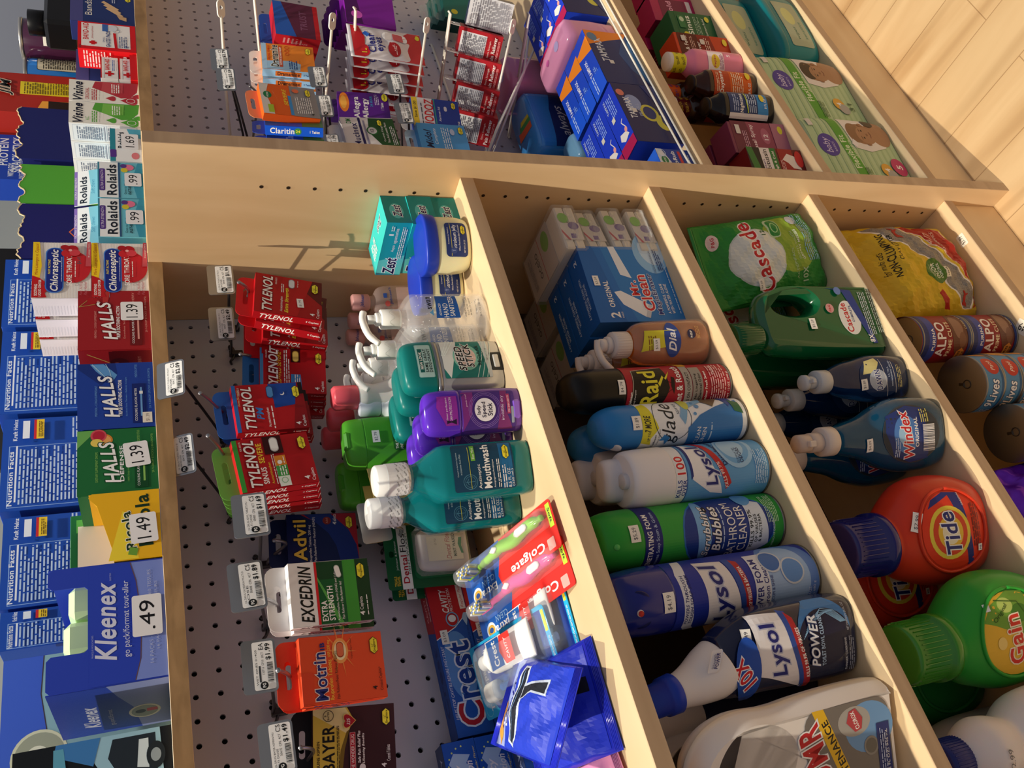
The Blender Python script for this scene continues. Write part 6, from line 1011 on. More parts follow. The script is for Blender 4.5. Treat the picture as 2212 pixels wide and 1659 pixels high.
# ---------------------------------------------------------------- shelf three: dish and laundry
S3 = .4192
CA = [('r', 0, 6, 128, 192, '2E8A36'), ('e', 12, 60, 46, 44, '8FAE3A'), ('e', -2, 118, 46, 46, 'C9D2CC'), ('e', -2, 118, 44, 44, 'DCE2DE'), ('t', 'Cascade', 0, 108, 112, 27, 'C4202C', 'b', 6, 'F2F0F0'), ('rr', 40, 66, 32, 22, 7, 'BFD8B0'), ('rr', 40, 67, 28, 18, 6, '2E8A3E'), ('ring', 40, 76, 9, 6, 1.6, 'A8D89A'), ('e', 36, 176, 12, 9, 'E6D0D0'), ('t', 'P&G', 36, 173, 14, 5, 'C4303C', 'b'), ('t', '12', 34, 96, 9, 8, '1C5A26', 'b'), ('t', 'ACTIONPACS', -20, 56, 46, 4, 'BFD8B0'), ('t', 'FIGHTS TOUGH', 8, 46, 46, 4, 'BFD8B0'), ('t', 'GREASY MESSES', 8, 40, 50, 4, 'E4EEDC', 'b'), ('t', '10X', -38, 40, 20, 9, 'BFD8B0', 'b'), ('e', 50, 38, 8, 10, 'C8D4E4'), ('l', 20, 14, 80, 20, 6, '8FBCE0')]
def cpouch(label, loc, rz, tilt):
    t = thing('dishwasher_pouch', label, 'pouch', loc, (tilt, -7, rz), 'green dishwasher tablet pouches'); g = G()
    F = pouch(g, .135, .205, .058, '2E8A36:g', CA, seed=11, gusset=1, crimp=.01, wr=.0016, nu=30, nv=36); part('film_pouch', t, g); return t, F
t, F = cpouch('front green dishwasher tablet pouch with a round white badge', (-.0800, -.2330, S3+.006), -20, -3); sticker(t, '$4.29', -44, 128, lambda u, v, o: (lambda p: (p[0], p[1]-o-.002, p[2]))(F(u, v)), 16, 10, 4)
cpouch('rear green dishwasher tablet pouch deep in the shelf', (-.100, -.120, S3+.006), -16, -2)
CJ = dict(o=[(-.050, .0), (.045, .0), (.053, .010), (.055, .05), (.056, .10), (.055, .145), (.049, .178), (.036, .196), (.012, .205), (-.012, .206), (-.040, .200), (-.047, .17), (-.052, .12), (-.055, .06), (-.056, .015)], h=[(.026, .108), (.036, .118), (.040, .140), (.038, .162), (.030, .174), (.020, .172), (.014, .158), (.012, .138), (.016, .118)], d=lambda z: .060-.16*max(0, z-.12), c='0E5C34:g', cap=(-.018, .205, .0205, .045, '0F5A30:g'),
 art=[('e', 0, 56, 26, 18, 'E4E6E4'), ('t', 'Cascade', 0, 56, 44, 11, 'C4202C', 'b', 4), ('t', 'COMPLETE.', 6, 49, 26, 4, '1C3C7C', 'b'), ('p', [(-40, 28), (40, 56), (46, 84), (42, 40), (-40, 20)][::-1], '28408C'), ('t', '8X', -32, 24, 12, 9, WH, 'b'), ('l', 6, 18, 66, 12, 4, 'C8D4E0'), ('e', 14, 88, 7, 7, 'D8A0A0'), ('t', 'P&G', 14, 86, 10, 4, 'C4303C', 'b'), ('l', 10, 6, 70, 9, 3, 'B8CCC0'), ('e', 40, 66, 6, 6, '6A84C0')])
t, yf = jug('detergent_jug', 'front dark green dishwasher gel jug with a handle', (-.2360, -.2520, S3), -14, CJ, 'dark green dishwasher gel jugs'); sticker(t, '$5.29', -8, 124, lambda u, v, o: (u, yf(v)-o, v), 16, 10)
jug('detergent_jug', 'rear dark green dishwasher gel jug in the shadow', (-.2250, -.165, S3), -10, dict(CJ, art=[]), 'dark green dishwasher gel jugs')
def dawn(label, loc, rz):
    t = thing('dish_soap_bottle', label, 'bottle', loc, (0, 0, rz), 'blue dish soap bottles'); S = secs([(0, .024, .014, 2.6), (.004, .028, .0175, 2.6), (.03, .032, .020, 2.4), (.055, .0325, .020, 2.3), (.085, .027, .0175, 2.3), (.105, .0235, .0165, 2.2), (.122, .018, .0145, 2.1), (.132, .0135, .0135, 2)], 5)
    g = G().add(loft(S, 44), '123A78:t', True); art(g, [('e', 0, 52, 27, 36, '14305C'), ('p', [(4, 82), (22, 74), (26, 56), (20, 52), (6, 62)], 'D6CC8A'), ('e', -4, 58, 14, 15, 'AEB8C8'), ('t', 'DAWN', -4, 53, 27, 10, '1C3478', 'b', 6, 'F0F2F6'), ('ln', [(-26, 42), (24, 50)], .6, WH), ('t', 'ULTRA', 6, 38, 14, 3, 'BFD0EA'), ('t', 'DISHWASHING LIQUID', 4, 33, 34, 3, 'BFD0EA', 'b'), ('ln', [(-22, 28), (20, 31)], .6, WH), ('l', 0, 18, 30, 8, 3, 'D6CC8A')], s_loft(S), 5, 5); part('bottle_body', t, g)
    g = G().add(cyl(.0155, .130, .150, 36, .0012), 'C4C6C8:p', True).add(cyl(.0085, .150, .162, 28, .001), 'C4C6C8:p', True).add(cyl(.0105, .162, .171, 30, .002), 'C4C6C8:p', True); g.add(box(-.003, .003, -.017, -.008, .160, .166, .001), 'C4C6C8:p'); part('push_pull_cap', t, g); return t, S
t, S = dawn('front blue dish soap bottle with a pale push cap', (-.3285, -.2475, S3), -26); sticker(t, '$1.89', -9, 82, s_loft(S), 14, 10, 4, rot=.1)
dawn('second blue dish soap bottle behind the front one', (-.318, -.190, S3), -20); dawn('rear blue dish soap bottle, barely visible', (-.322, -.135, S3), -20)
def windex(label, loc, rz):
    t = thing('glass_cleaner_bottle', label, 'bottle', loc, (0, 0, rz), 'blue glass cleaner bottles'); S = secs([(0, .036, .020, 2.8), (.004, .042, .025, 2.8), (.03, .0475, .028, 2.6), (.060, .0485, .028, 2.5), (.095, .041, .0255, 2.4), (.125, .028, .021, 2.2), (.150, .0215, .0195, 2.1), (.165, .018, .018, 2), (.172, .015, .015, 2)], 5)
    g = G().add(loft(S, 48), '0F6FA0:t', True); art(g, [('e', 2, 62, 37, 47, '3A4048'), ('e', 2, 62, 36, 46, '2A3440'), ('p', [(-30, 36), (34, 40), (38, 66), (26, 100), (6, 104), (-24, 92), (-34, 66)], '1C3476'), ('e', 2, 72, 24, 20, '4A7CC0'), ('e', 2, 74, 14, 11, '9CC4E4'), ('t', 'Windex', 2, 64, 60, 16, 'C8222E', 'bi', 8, 'F2F2F4'), ('t', 'ORIGINAL', 4, 53, 38, 6, WH, 'b'), ('l', -14, 84, 24, 8, 3, 'BFD0EA'), ('bc', -4, 26, 34, 20, 'E9EAEC'), ('l', 24, 36, 16, 14, 4, 'D6CC6A')], s_loft(S), 5, 6); part('bottle_body', t, g)
    part('liquid', t, G().add(loft([(s[0]+.001, s[1]*.9, s[2]*.9, s[3], 0, 0) for s in S[:-8]], 36), '0A5C92:t', True))
    g = G().add(cyl(.0185, .170, .190, 40, .0015), 'D8CEC8:p', True).add(cyl(.0125, .190, .208, 32, .0015), 'CDBFB8:p', True).add(cyl(.0115, .206, .228, 30, .003), 'C9BAB2:p', True).add(box(-.004, .004, -.0165, -.008, .208, .218, .001), 'D8CEC8:p'); part('spray_cap', t, g); return t, S
t, S = windex('front blue glass cleaner bottle with a pale finger sprayer', (-.4165, -.2450, S3), -33); sticker(t, '$4.09', -8, 128, s_loft(S), 16, 9, 4, rot=.1)
windex('rear blue glass cleaner bottle in the shadow', (-.4020, -.180, S3), -28)
def laundry(name, label, loc, rz, col, capc, A, sc_=1., grp=None, lcol=None):
    t = thing(name, label, 'laundry detergent', loc, (0, 0, rz), grp); k = sc_
    S = secs([(0, .050*k, .034*k, 2.6), (.005*k, .057*k, .040*k, 2.6), (.035*k, .066*k, .046*k, 2.5), (.065*k, .068*k, .046*k, 2.4), (.095*k, .063*k, .043*k, 2.3), (.118*k, .052*k, .038*k, 2.2, -.004*k), (.132*k, .041*k, .034*k, 2.1, -.007*k), (.140*k, .035*k, .032*k, 2, -.008*k), (.150*k, .034*k, .032*k, 2, -.008*k)], 6)
    g = G().add(loft(S, 60), col, True); art(g, A, s_loft(S), 6, 6); part('bottle_body', t, g)
    # moulded ridge around the label
    R_ = []
    sf = s_loft(S)
    for i in range(49): a = 2*math.pi*i/48; R_.append(sf(.002+.050*k*math.cos(a), .066*k+.052*k*math.sin(a), .0004))
    part('moulded_ridge', t, G().add(tube(R_, .0022, 8), col, True))
    g = G().add(loft([(.146*k, .0365*k, .0365*k, 2, -.008*k, 0), (.148*k, .0385*k, .0385*k, 2, -.008*k, 0), (.160*k, .0385*k, .0385*k, 2, -.008*k, 0), (.161*k, .0355*k, .0355*k, 2, -.008*k, 0), (.205*k, .034*k, .034*k, 2, -.008*k, 0), (.210*k, .0325*k, .0325*k, 2, -.008*k, 0), (.2105*k, .030*k, .030*k, 2, -.008*k, 0)], 56), capc, True)
    for i in range(40): g.add(box(-.0003, .0005, -.0357*k, -.0335*k, .165*k, .202*k, 0), capc, False, Matrix.Translation((-.008*k, 0, 0)) @ Matrix.Rotation(i*math.pi/20, 4, 'Z'))
    part('cap', t, g); return t, S
TD = [('e', 2, 68, 46, 46, 'E03A22'), ('p', [(-42, 46), (-38, 38), (46, 50), (48, 72), (40, 92), (30, 100), (44, 66)][::-1], '1C2C7A'), ('e', 0, 74, 32, 31, 'E6D24A'), ('e', 0, 74, 27, 26, 'D8442A'), ('e', 0, 74, 20, 19, 'E8C040'), ('e', 0, 74, 14, 13, 'EFE8C8'), ('t', 'Tide', 0, 63, 50, 23, '1C2C7A', 'bi', 10, 'F4F4F0'), ('t', 'ORIGINAL', 38, 48, 16, 2.6, WH, 'i', 10), ('l', 6, 28, 52, 12, 4, '6A1A20'), ('r', -22, 26, 8, 7, 'F2F2F2'), ('t', 'HE', -22, 27.6, 5, 3.4, '1C2C7A', 'b')]
t, S = laundry('detergent_bottle', 'front orange laundry detergent bottle with a big navy cap', (-.5380, -.2135, S3), -29, 'D23A22:p', '20206E:g', TD, 1., 'orange detergent bottles'); sticker(t, '$7.99', 20, 118, s_loft(S), 22, 11, 5, rot=-.5)
laundry('detergent_bottle', 'rear orange laundry detergent bottle in the shadow', (-.556, -.100, S3), -20, 'D23A22:p', '20206E:g', TD, 1., 'orange detergent bottles')
GN = [('e', 2, 68, 46, 46, 'E9B93A'), ('p', [(-30, 34), (46, 46), (48, 70), (36, 96), (20, 110), (10, 88), (0, 60)], '6FA23A'), ('e', 24, 60, 10, 13, '3E7A26'), ('e', 34, 78, 8, 10, 'B8CE6A'), ('e', 8, 44, 11, 10, '2C5A1C'), ('e', -8, 36, 9, 7, '5A8A30'), ('ln', [(-20, 34), (10, 46), (36, 60), (40, 90)], 1, '2C5A1C'), ('t', 'Gain', -4, 62, 54, 22, 'D8342A', 'b', 4, 'F6EAD0'), ('t', 'Original', 26, 84, 26, 6, '2A4A1C', '', -50), ('r', 34, 98, 8, 7, 'F2F2F2'), ('e', -6, 92, 7, 6, 'F2D27A'), ('r', -22, 44, 12, 16, '4A4A6A'), ('t', '25', -22, 48, 9, 8, WH, 'b')]
t, S = laundry('detergent_bottle', 'front bright green laundry detergent bottle with a green cap', (-.6690, -.2180, S3), -29, '2E9A34:p', '3C8A2A:g', GN, .98, 'green detergent bottles')
laundry('detergent_bottle', 'rear green laundry detergent bottle, very dim', (-.680, -.095, S3), -20, '1E7A34:p', '2A6A28:g', [], .95, 'green detergent bottles')  # darker greens than the front bottle: shade put into the colour
def bleach(label, loc, rz):
    t = thing('bleach_bottle', label, 'bottle', loc, (0, 0, rz), 'white bleach bottles'); S = secs([(0, .044, .044, 2.2), (.005, .049, .049, 2.2), (.06, .050, .050, 2.1), (.10, .047, .047, 2), (.125, .036, .036, 2), (.140, .029, .029, 2), (.155, .033, .033, 2), (.172, .035, .035, 2), (.190, .029, .029, 2), (.203, .020, .020, 2), (.206, .018, .018, 2)], 5)
    g = G().add(loft(S, 52), 'DDD8DA:w', True); art(g, [('r', 0, 20, 70, 74, '2A6AA8'), ('r', 0, 60, 70, 12, 'E8903A'), ('l', 10, 76, 50, 14, 4, 'DCE8F4'), ('t', 'Bleach', 0, 34, 54, 20, WH, 'b'), ('t', '$2.99', 0, 168, 22, 7, '6A6A70', '', 0)], s_loft(S), 5, 6); part('bottle_body', t, g)
    g = G().add(cyl(.0225, .204, .236, 44, .002), '1C2A78:p', True)
    for k in range(44): g.add(box(-.0003, .0005, -.0231, -.0215, .206, .230, 0), '1C2A78:p', False, Matrix.Rotation(k*math.pi/22, 4, 'Z'))
    part('cap', t, g); return t
bleach('front white bleach bottle with a ribbed navy cap', (-.7890, -.2270, S3), -28); bleach('rear white bleach bottle in the shadow', (-.790, -.112, S3), -20)
# ---------------------------------------------------------------- shelf four: pet food
S4 = .1272
def gravel():
    q = D.materials.new('printed_gravel'); q.use_nodes = True; nt = q.node_tree; b = nt.nodes['Principled BSDF']; n = nt.nodes.new('ShaderNodeTexVoronoi'); n.inputs['Scale'].default_value = 420
    r = nt.nodes.new('ShaderNodeValToRGB'); r.color_ramp.elements[0].color = lin('3E3A36'); r.color_ramp.elements[1].color = lin('B8B0A4'); nt.links.new(n.outputs['Color'], r.inputs[0]); nt.links.new(r.outputs[0], b.inputs['Base Color']); b.inputs['Roughness'].default_value = .5; MC['gravel'] = q
gravel()
cat_ = lambda x, y, s, m=1: [(x+m*a*s, y+b*s) for a, b in ((-10, 0), (-8, 6), (-9, 10), (-6, 13), (-2, 11), (4, 12), (8, 9), (12, 14), (14, 13), (11, 7), (9, 5), (10, 0), (8, 0), (6, 4), (-2, 4), (-5, 0))]
LT = [('r', 0, 6, 160, 205, 'D8B62A'), ('p', [(-78, 44), (-40, 78), (0, 96), (40, 150), (80, 176), (80, 110), (40, 84), (-60, 16), (-78, 24)][::-1], 'F2EADA'), ('p', [(-77, 42), (-40, 75), (0, 92), (40, 146), (80, 172), (80, 114), (40, 87), (-60, 20), (-77, 28)][::-1], 'gravel'), ('p', [(-64, 18), (-20, 34), (20, 62), (50, 88), (80, 108), (80, 40), (60, 22), (0, 12)][::-1], 'F2EADA'), ('p', [(-58, 18), (-20, 32), (20, 60), (50, 86), (80, 104), (80, 42), (60, 24), (0, 14)][::-1], 'B0281E'), ('p', [(-78, 70), (-50, 88), (-56, 96), (-78, 84)], 'B0281E'),
      ('t', 'NON-CLUMPING', 16, 158, 84, 11, '26200F', 'b'), ('t', 'CLAY LITTER', 28, 146, 52, 7.5, '26200F', 'b'), ('t', 'for multi cats', 2, 172, 44, 8, '26200F', 'i'), ('e', -20, 92, 22, 20, '4E7A2C'), ('t', 'POWERFUL', -20, 100, 24, 4, 'E9E9D0'), ('t', 'ODOR', -20, 90, 30, 8, 'F2F2E0', 'b'), ('t', 'CONTROL', -20, 83, 28, 5, 'F2F2E0', 'b'), ('rr', -22, 66, 20, 10, 1, 'F2EAD0'), ('t', '+99.6%', -22, 68.5, 16, 5, '2A2A1A', 'b'), ('t', '24/7', 40, 66, 34, 14, 'E9B8A8', 'i'), ('t', 'PERFORMANCE', 36, 52, 46, 7, 'E9B8A8', 'b'), ('p', cat_(58, 120, 1.1), 'B0281E'), ('p', cat_(-66, 36, .9), 'B0281E'), ('p', cat_(-66, 10, .8, -1), 'B0281E')]
t = thing('cat_litter_bag', 'yellow cat litter bag with a printed gravel band', 'bag', (-.1090, -.2080, S4), (-1, 0, -9)); g = G(); pouch(g, .186, .222, .108, 'D8B62A', LT, seed=21, gusset=1, crimp=.004, wr=.0022, nu=34, nv=36, du=8); part('paper_bag', t, g)
g = G().add(box(-.055, .055, -.03, .03, .205, .224, .01), 'D8B62A'); art(g, [('e', 0, 0, 30, 14, 'C9A020')], s_top(.224)); part('folded_top', t, g)
def tin(label, loc, rz, r, h, A, lidc='4E4A44:m', grp=None, name='food_can'):
    t = thing(name, label, 'can', loc, (0, 0, rz), grp); g = G().add(cyl(r-.0008, .002, h-.002, 48), 'C8C4BC:m', True); art(g, A, s_cyl(r-.0008), 4); part('can_body', t, g)
    for z in (0, h-.003): part('rim', t, G().add(loft([(z, r-.001, r-.001, 2, 0, 0), (z+.0005, r, r, 2, 0, 0), (z+.0025, r, r, 2, 0, 0), (z+.003, r-.001, r-.001, 2, 0, 0)], 48), '8E8A82:m', True))
    g = G().add(loft([(h-.0015, r-.003, r-.003, 2, 0, 0), (h-.0012, r-.004, r-.004, 2, 0, 0), (h-.0018, r-.008, r-.008, 2, 0, 0), (h-.0012, r-.010, r-.010, 2, 0, 0), (h-.001, .004, .004, 2, 0, 0)], 44), lidc, True)
    part('lid', t, g)
    pt = [(.004*math.sin(a*math.pi/8)*1.5, -.010-.006*math.cos(a*math.pi/8), h+.0005) for a in range(17)]; part('pull_ring', t, G().add(tube(pt, .0008, 6), lidc, True).add(box(-.002, .002, -.006, .004, h-.001, h+.0008, .0005), lidc)); return t
AL = [('r', 0, 4, 206, 99, '8E1C26'), ('r', 0, 88, 206, 14, '28366E'), ('r', 0, 74, 206, 14, '36489C'), ('t', 'PURINA', -4, 76, 34, 6, WH, 'b'), ('t', 'ALPO', -4, 54, 56, 18, 'F4F0EC', 'b'), ('t', 'PRIME CUTS', -4, 42, 56, 8, 'E9D8B0', 'b'), ('e', 8, 24, 38, 17, '6A4030'), ('e', 16, 26, 20, 10, '96705A'), ('e', -6, 20, 12, 7, '7E543E'), ('p', [(-46, 28), (-24, 28), (-18, 20), (-24, 12), (-46, 12)], 'D08A3A'), ('t', '25% MORE', -34, 20, 22, 5, '301810', 'b'), ('l', -34, 13, 20, 5, 2, '301810'), ('r', 0, 4, 206, 5, '28366E'), ('t', 'CHUNKS WITH BEEF', 30, 8, 40, 4, 'E9D8B0')]
t = tin('upper of two stacked red and navy dog food cans', (-.2440, -.2180, S4+.1005), -30, .0365, .1, AL); dup(t, 'lower of two stacked red and navy dog food cans', (-.2440, -.2180, S4), (0, 0, -22), 'stacked dog food cans')
NL = [('r', 0, 3, 270, 32, '4A86B4'), ('r', 0, 3, 270, 4, '1C5A8A'), ('t', '9Lives', -16, 12, 44, 18, 'F0F2F4', 'bi', 0, '1C3C6A'), ('e', 28, 18, 15, 14, 'C0322A'), ('t', 'Paté', 28, 14, 18, 7, 'F4E8D8', 'i'), ('p', [(50, 4), (90, 4), (90, 30), (76, 34), (56, 30)], 'C88A3E'), ('e', 66, 22, 9, 9, 'D8A050'), ('l', -60, 8, 30, 20, 5, 'D8E4EE')]
t = tin('topmost of the four stacked blue cat food cans', (-.3330, -.2250, S4+.0384*3), -34, .0425, .038, NL)
for k in range(3): dup(t, ('bottom', 'second from bottom', 'third from bottom')[k]+' of the four stacked blue cat food cans', (-.3330+.001*k, -.2250, S4+.0384*k), (0, 0, -30-6*k), 'stacked cat food cans')
for k in range(3): dup(t, ('bottom', 'middle', 'top')[k]+' can of the short cat food stack nearer the corner', (-.4180, -.2200, S4+.0384*k), (0, 0, -20), 'cat food cans by the purple bag')
bag('pet_food_bag', 'crumpled purple foil pet food bag with a grey cat picture', 'bag', .16, .20, .05, '6A1CC0:f', [('p', [(-70, 6), (-10, 6), (0, 60), (-30, 100), (-70, 80)], '8A8690'), ('e', -40, 60, 16, 18, 'B8B4BC'), ('p', [(-50, 74), (-52, 90), (-40, 78)], '6A6670')], (-.600, -.235, S4+.002), (-.463, -.215, S4+.002), (-.575, -.190, .315), seed=31, wr=.004, pn='foil_bag')
t = thing('treat_bag', 'dull golden pet treat bag under the purple one', 'bag', (-.575, -.125, S4), (0, 0, -20)); g = G(); pouch(g, .19, .16, .05, 'A8842A', [], seed=41, gusset=1, wr=.002); part('bag', t, g)
# ---------------------------------------------------------------- right bay: carded medicines on white hooks
def wbox(label, loc, rot, col, A, S_, grp=None, tab='EFECE8', w=62.6, h=82, d=14, tabh=18, name='medicine_box'):
    t = thing(name, label, 'medicine box', loc, rot, grp); W, H_ = w/1000, h/1000; g = G().add(box(-W/2, W/2, 0, d/1000, 0, H_, .0004), col)
    art(g, A, s_front(0)); art(g, S_, s_left(-W/2, d/2000)); part('carton', t, g)
    q = rrect(W*.9, tabh*2/1000, .010, 0, H_); part('hang_tab', t, G().add(prism(holed(q, rrect(.022, .006, .0029, 0, H_+tabh*.0005)), d/1000-.0006, d/1000), tab)); return t
DR = [('r', 0, 0, 62.6, 82, 'E8862A'), ('p', [(-31, 82), (-12, 82), (-8, 40), (-14, 22), (-31, 24)], '9CC4E4'), ('r', 0, 74, 62.6, 8, 'A8CCEA'), ('t', 'Dramamine', 2, 56, 52, 12, '14202A', 'b', 0, 'F4EEDC'), ('r', 2, 50, 52, 5, 'C84A1E'), ('t', 'MOTION SICKNESS RELIEF', 2, 51, 44, 3, WH, 'b'), ('t', 'ORIGINAL FORMULA', 8, 69, 36, 3.4, 'D83A1E', 'b'), ('ring', 8, 42, 3.6, 3.6, .9, 'C8381E'), ('ring', 16, 42, 3.6, 3.6, .9, 'C8381E'), ('ring', 24, 42, 3.6, 3.6, .9, 'C8381E'), ('l', -18, 28, 20, 14, 4, '2A4A8A'), ('lds', 18, 9, 17)]
DS = [('r', 0, 0, 14, 82, '9CC8EE'), ('r', 0, 22, 9, 40, 'D8702A'), ('t', 'Dramamine', 0, 38, 34, 7, '14202A', 'b', -90), ('t', '2 Tablets', 0, 10, 14, 3.4, '2A4A8A', 'b', -90)]
o = wbox('front orange and light blue motion sickness box', (.4136, -.1494, 1.1083), (-2.7, 3.1, -2.7), 'E8862A', DR, DS); dup(o, 'second orange and light blue motion sickness box behind the front one', (.411, -.1335, 1.107), (-2.7, 3, -2), 'motion sickness boxes'); dup(o, 'rear orange and light blue motion sickness box', (.409, -.117, 1.105), (-2.7, 3, -2), 'motion sickness boxes')
DQ = [('r', 0, 0, 62.6, 82, 'E2621E'), ('p', [(-31, 82), (31, 82), (31, 68), (10, 74), (-31, 66)][::-1], 'D9D6D2'), ('e', 8, 72, 7, 6, '1F7A48'), ('t', 'VICKS', 8, 70.6, 10, 2.8, WH, 'b'), ('r', -20, 66, 16, 8, 'A8C83A'), ('t', 'DayQuil', -6, 50, 46, 13, WH, 'bi'), ('t', 'SEVERE', 6, 44, 34, 5.6, 'F0D23A', 'bi'), ('r', -10, 38, 40, 4.6, '3E8ED0'), ('r', 0, 0, 62.6, 38, '8E8A8C'), ('l', -8, 10, 34, 24, 8, 'E0DEDC'), ('e', 20, 30, 4, 5, 'E2704A'), ('t', '4', -26, 8, 4, 5, '303030', 'b'), ('lds', 18, 12, 16)]
wbox('orange and grey daytime cold box with a green badge', (.2652, -.1771, 1.1277), (5, -2.2, -4.4), 'E2621E', DQ, [('r', 0, 0, 14, 82, 'D0541A')], tab='F0986A')
CLR = [('r', 0, 0, 62.6, 82, '2C54B8'), ('p', [(-31, 30), (31, 40), (31, 0), (-31, 0)][::-1], '4A7A4A'), ('r', 0, 30, 62.6, 30, '2A56C8'), ('t', 'Claritin', 4, 44, 44, 11, 'B8C8EC', 'b'), ('e', 18, 72, 6, 6, 'C8D4E8'), ('lds', 16, 9, 16)]
CLS = [('r', 0, 0, 14, 82, '1458D8'), ('t', 'Claritin', 0, 54, 34, 8.4, WH, 'b', -90), ('e', 0, 36, 5, 5, '3E8A4A'), ('t', '24', 0, 34, 6, 4, 'F0E43A', 'b', -90), ('t', '1 Tablet', 0, 10, 14, 4, WH, 'b', -90)]
o = wbox('front blue allergy tablet box, turned to show its bright narrow side', (.2449, -.1627, 1.122), (-2.9, 5.8, 20), '1458D8', CLR, CLS, tab='1C3C9A'); dup(o, 'second blue allergy tablet box half behind the divider', (.226, -.147, 1.120), (-2.9, 5.8, 16), 'blue allergy tablet boxes')
# red and blue boxes
RB = [('r', 0, 0, 70, 74, '5A2440'), ('p', [(-35, 40), (35, 60), (35, 74), (-35, 74)], '2A5CB8'), ('t', 'TRUST', 0, 20, 40, 12, '7A4A6A', 'b'), ('r', 0, 0, 70, 8, 'B81C28')]
o = wbox('front red and blue packet on the upper white hook', (.515, -.150, 1.087), (4, 0, -14), 'B81C28', RB, [('r', 0, 0, 30, 74, 'C8202C'), ('t', 'ZIP SAFE', 0, 30, 24, 3, 'E8B0B0', '', -90), ('l', 4, 30, 12, 34, 5, 'E09A9A')], d=30, h=74, w=70, tab='2A5CB8')
for k in range(2): dup(o, ('second', 'third')[k]+' red and blue packet back on the upper white hook', (.545+.035*k, -.112+.034*k, 1.083-.004*k), (4, 0, -14), 'red and blue packets')
PB = [('r', 0, 0, 70, 90, '7A1C9A'), ('p', [(-35, 60), (35, 70), (35, 90), (-35, 90)], '4A1060'), ('e', -16, 70, 8, 10, 'D05AC8')]
o = wbox('front purple packet on the middle white hook', (.575, -.150, .945), (4, 0, -18), '8A1FA8', PB, [('r', 0, 0, 28, 90, '8A1FA8'), ('t', 'ZIP SAFE', 0, 60, 24, 3, 'D8A8E4', '', -90), ('l', 4, 24, 12, 40, 5, 'C890D8')], d=28, h=90, w=70, tab='4A1060')
for k in range(3): dup(o, ('second', 'third', 'fourth')[k]+' purple packet back on the middle white hook', (.602+.026*k, -.120+.029*k, .943-.003*k), (4, 0, -18), 'purple packets')
# eye-drop film bags
CE = [('r', 0, 0, 74, 122, 'EAE8EC'), ('p', [(-37, 122), (37, 122), (37, 108), (10, 100), (-37, 104)][::-1], 'C41E28'), ('e', -22, 104, 14, 9, 'C41E28'), ('t', '12', -22, 100, 12, 9, 'F0D23A', 'b', 0, '801018'), ('p', [(-37, 0), (37, 0), (37, 22), (0, 60), (-37, 56)], 'C8323A'), ('t', 'Clear', -4, 84, 44, 13, '2A2A78', 'b'), ('t', 'eyes', -6, 68, 34, 13, '2A2A78', 'b'), ('e', -14, 52, 16, 11, 'A81C28'), ('l', -14, 48, 22, 8, 3, 'E8C0C0'), ('rr', 16, 26, 20, 44, 8, 'F4F4F6'), ('rr', 16, 34, 18, 18, 2, 'D8606A'), ('p', [(10, 96), (18, 104), (24, 98), (16, 92)], '2A5CB8'), ('e', 28, 6, 6, 4, 'D8D23A')]
def ceb(label, loc, first=None):
    t = thing('eye_drop_bag', label, 'eye drops', loc, (2, 2, -6), 'red and white eye-drop bags'); g = G(); pouch(g, .078, .128, .010, 'D8D4DA:g', CE, seed=6, wr=.0006, du=0); part('film_bag', t, g); return t
o = ceb('front red and white eye-drop bag, fully visible', (.461, -.155, .918))
for k in range(5): dup(o, ('second', 'third', 'fourth', 'fifth', 'rear')[k]+' red and white eye-drop bag of the row', (.4605-.0035*k, -.136+.020*k, .916-.002*k), (2, 2, -6), 'red and white eye-drop bags')
AG = [('r', 0, 0, 62.6, 82, '5A1C8A'), ('e', 6, 72, 24, 8, 'E8822A'), ('e', 6, 73, 16, 5, 'F2B04A'), ('t', 'Allegra', -6, 46, 52, 12, WH, 'b'), ('t', 'Allergy', -8, 32, 50, 12, WH, 'b'), ('t', '24 HOUR', 10, 26, 26, 4.6, '3EA0D8', 'b'), ('l', 14, 16, 26, 8, 3, 'D8C8E8'), ('t', '1 Tablet', -2, 9, 18, 4.6, WH, 'b'), ('e', 20, 6, 10, 5.4, '3A3A20'), ('e', 20, 6, 9.4, 4.8, 'F2E23A'), ('t', 'DrugStore', 20, 4.4, 14, 3.4, '1A1A10', 'b')]
wbox('purple 24-hour allergy tablet box', (.3344, -.1312, .9962), (-6, 5, -1.3), '5A1C8A', AG, [('r', 0, 0, 14, 82, '4A1474')], tab='3A1A5A')
MU = [('r', 0, 0, 62.6, 82, 'D9D6D8'), ('t', 'Mucinex', -4, 60, 48, 10, '241C5C', 'b'), ('t', 'DM', 24, 68, 10, 8, '2A7A3A', 'b'), ('r', 0, 53, 62.6, 4, '241C5C'), ('r', -2, 47, 56, 3, '8A88A0'), ('p', [(-31, 26), (0, 44), (31, 40), (31, 0), (-31, 0)][::-1], '1F4A22'), ('ring', 4, 38, 9, 9, 2, '2A6A34'), ('e', 4, 38, 7, 7, 'C8C8CC'), ('t', '12', 4, 36, 7, 5, '303040', 'b'), ('t', 'Controls Cough', -2, 20, 34, 3.6, WH), ('t', 'Thins And Loosens Mucus', 0, 14, 44, 3.6, WH), ('l', -6, 3, 40, 8, 3, 'D8D8D8'), ('lds', 20, 24, 14)]
wbox('white and dark green cough tablet box beside the divider', (.2482, -.1472, 1.0034), (-.7, -2.8, -3.8), 'D9D6D8', MU, [('r', 0, 0, 14, 82, 'C8C6CA')], tab='E4E2E0', w=66, h=84)
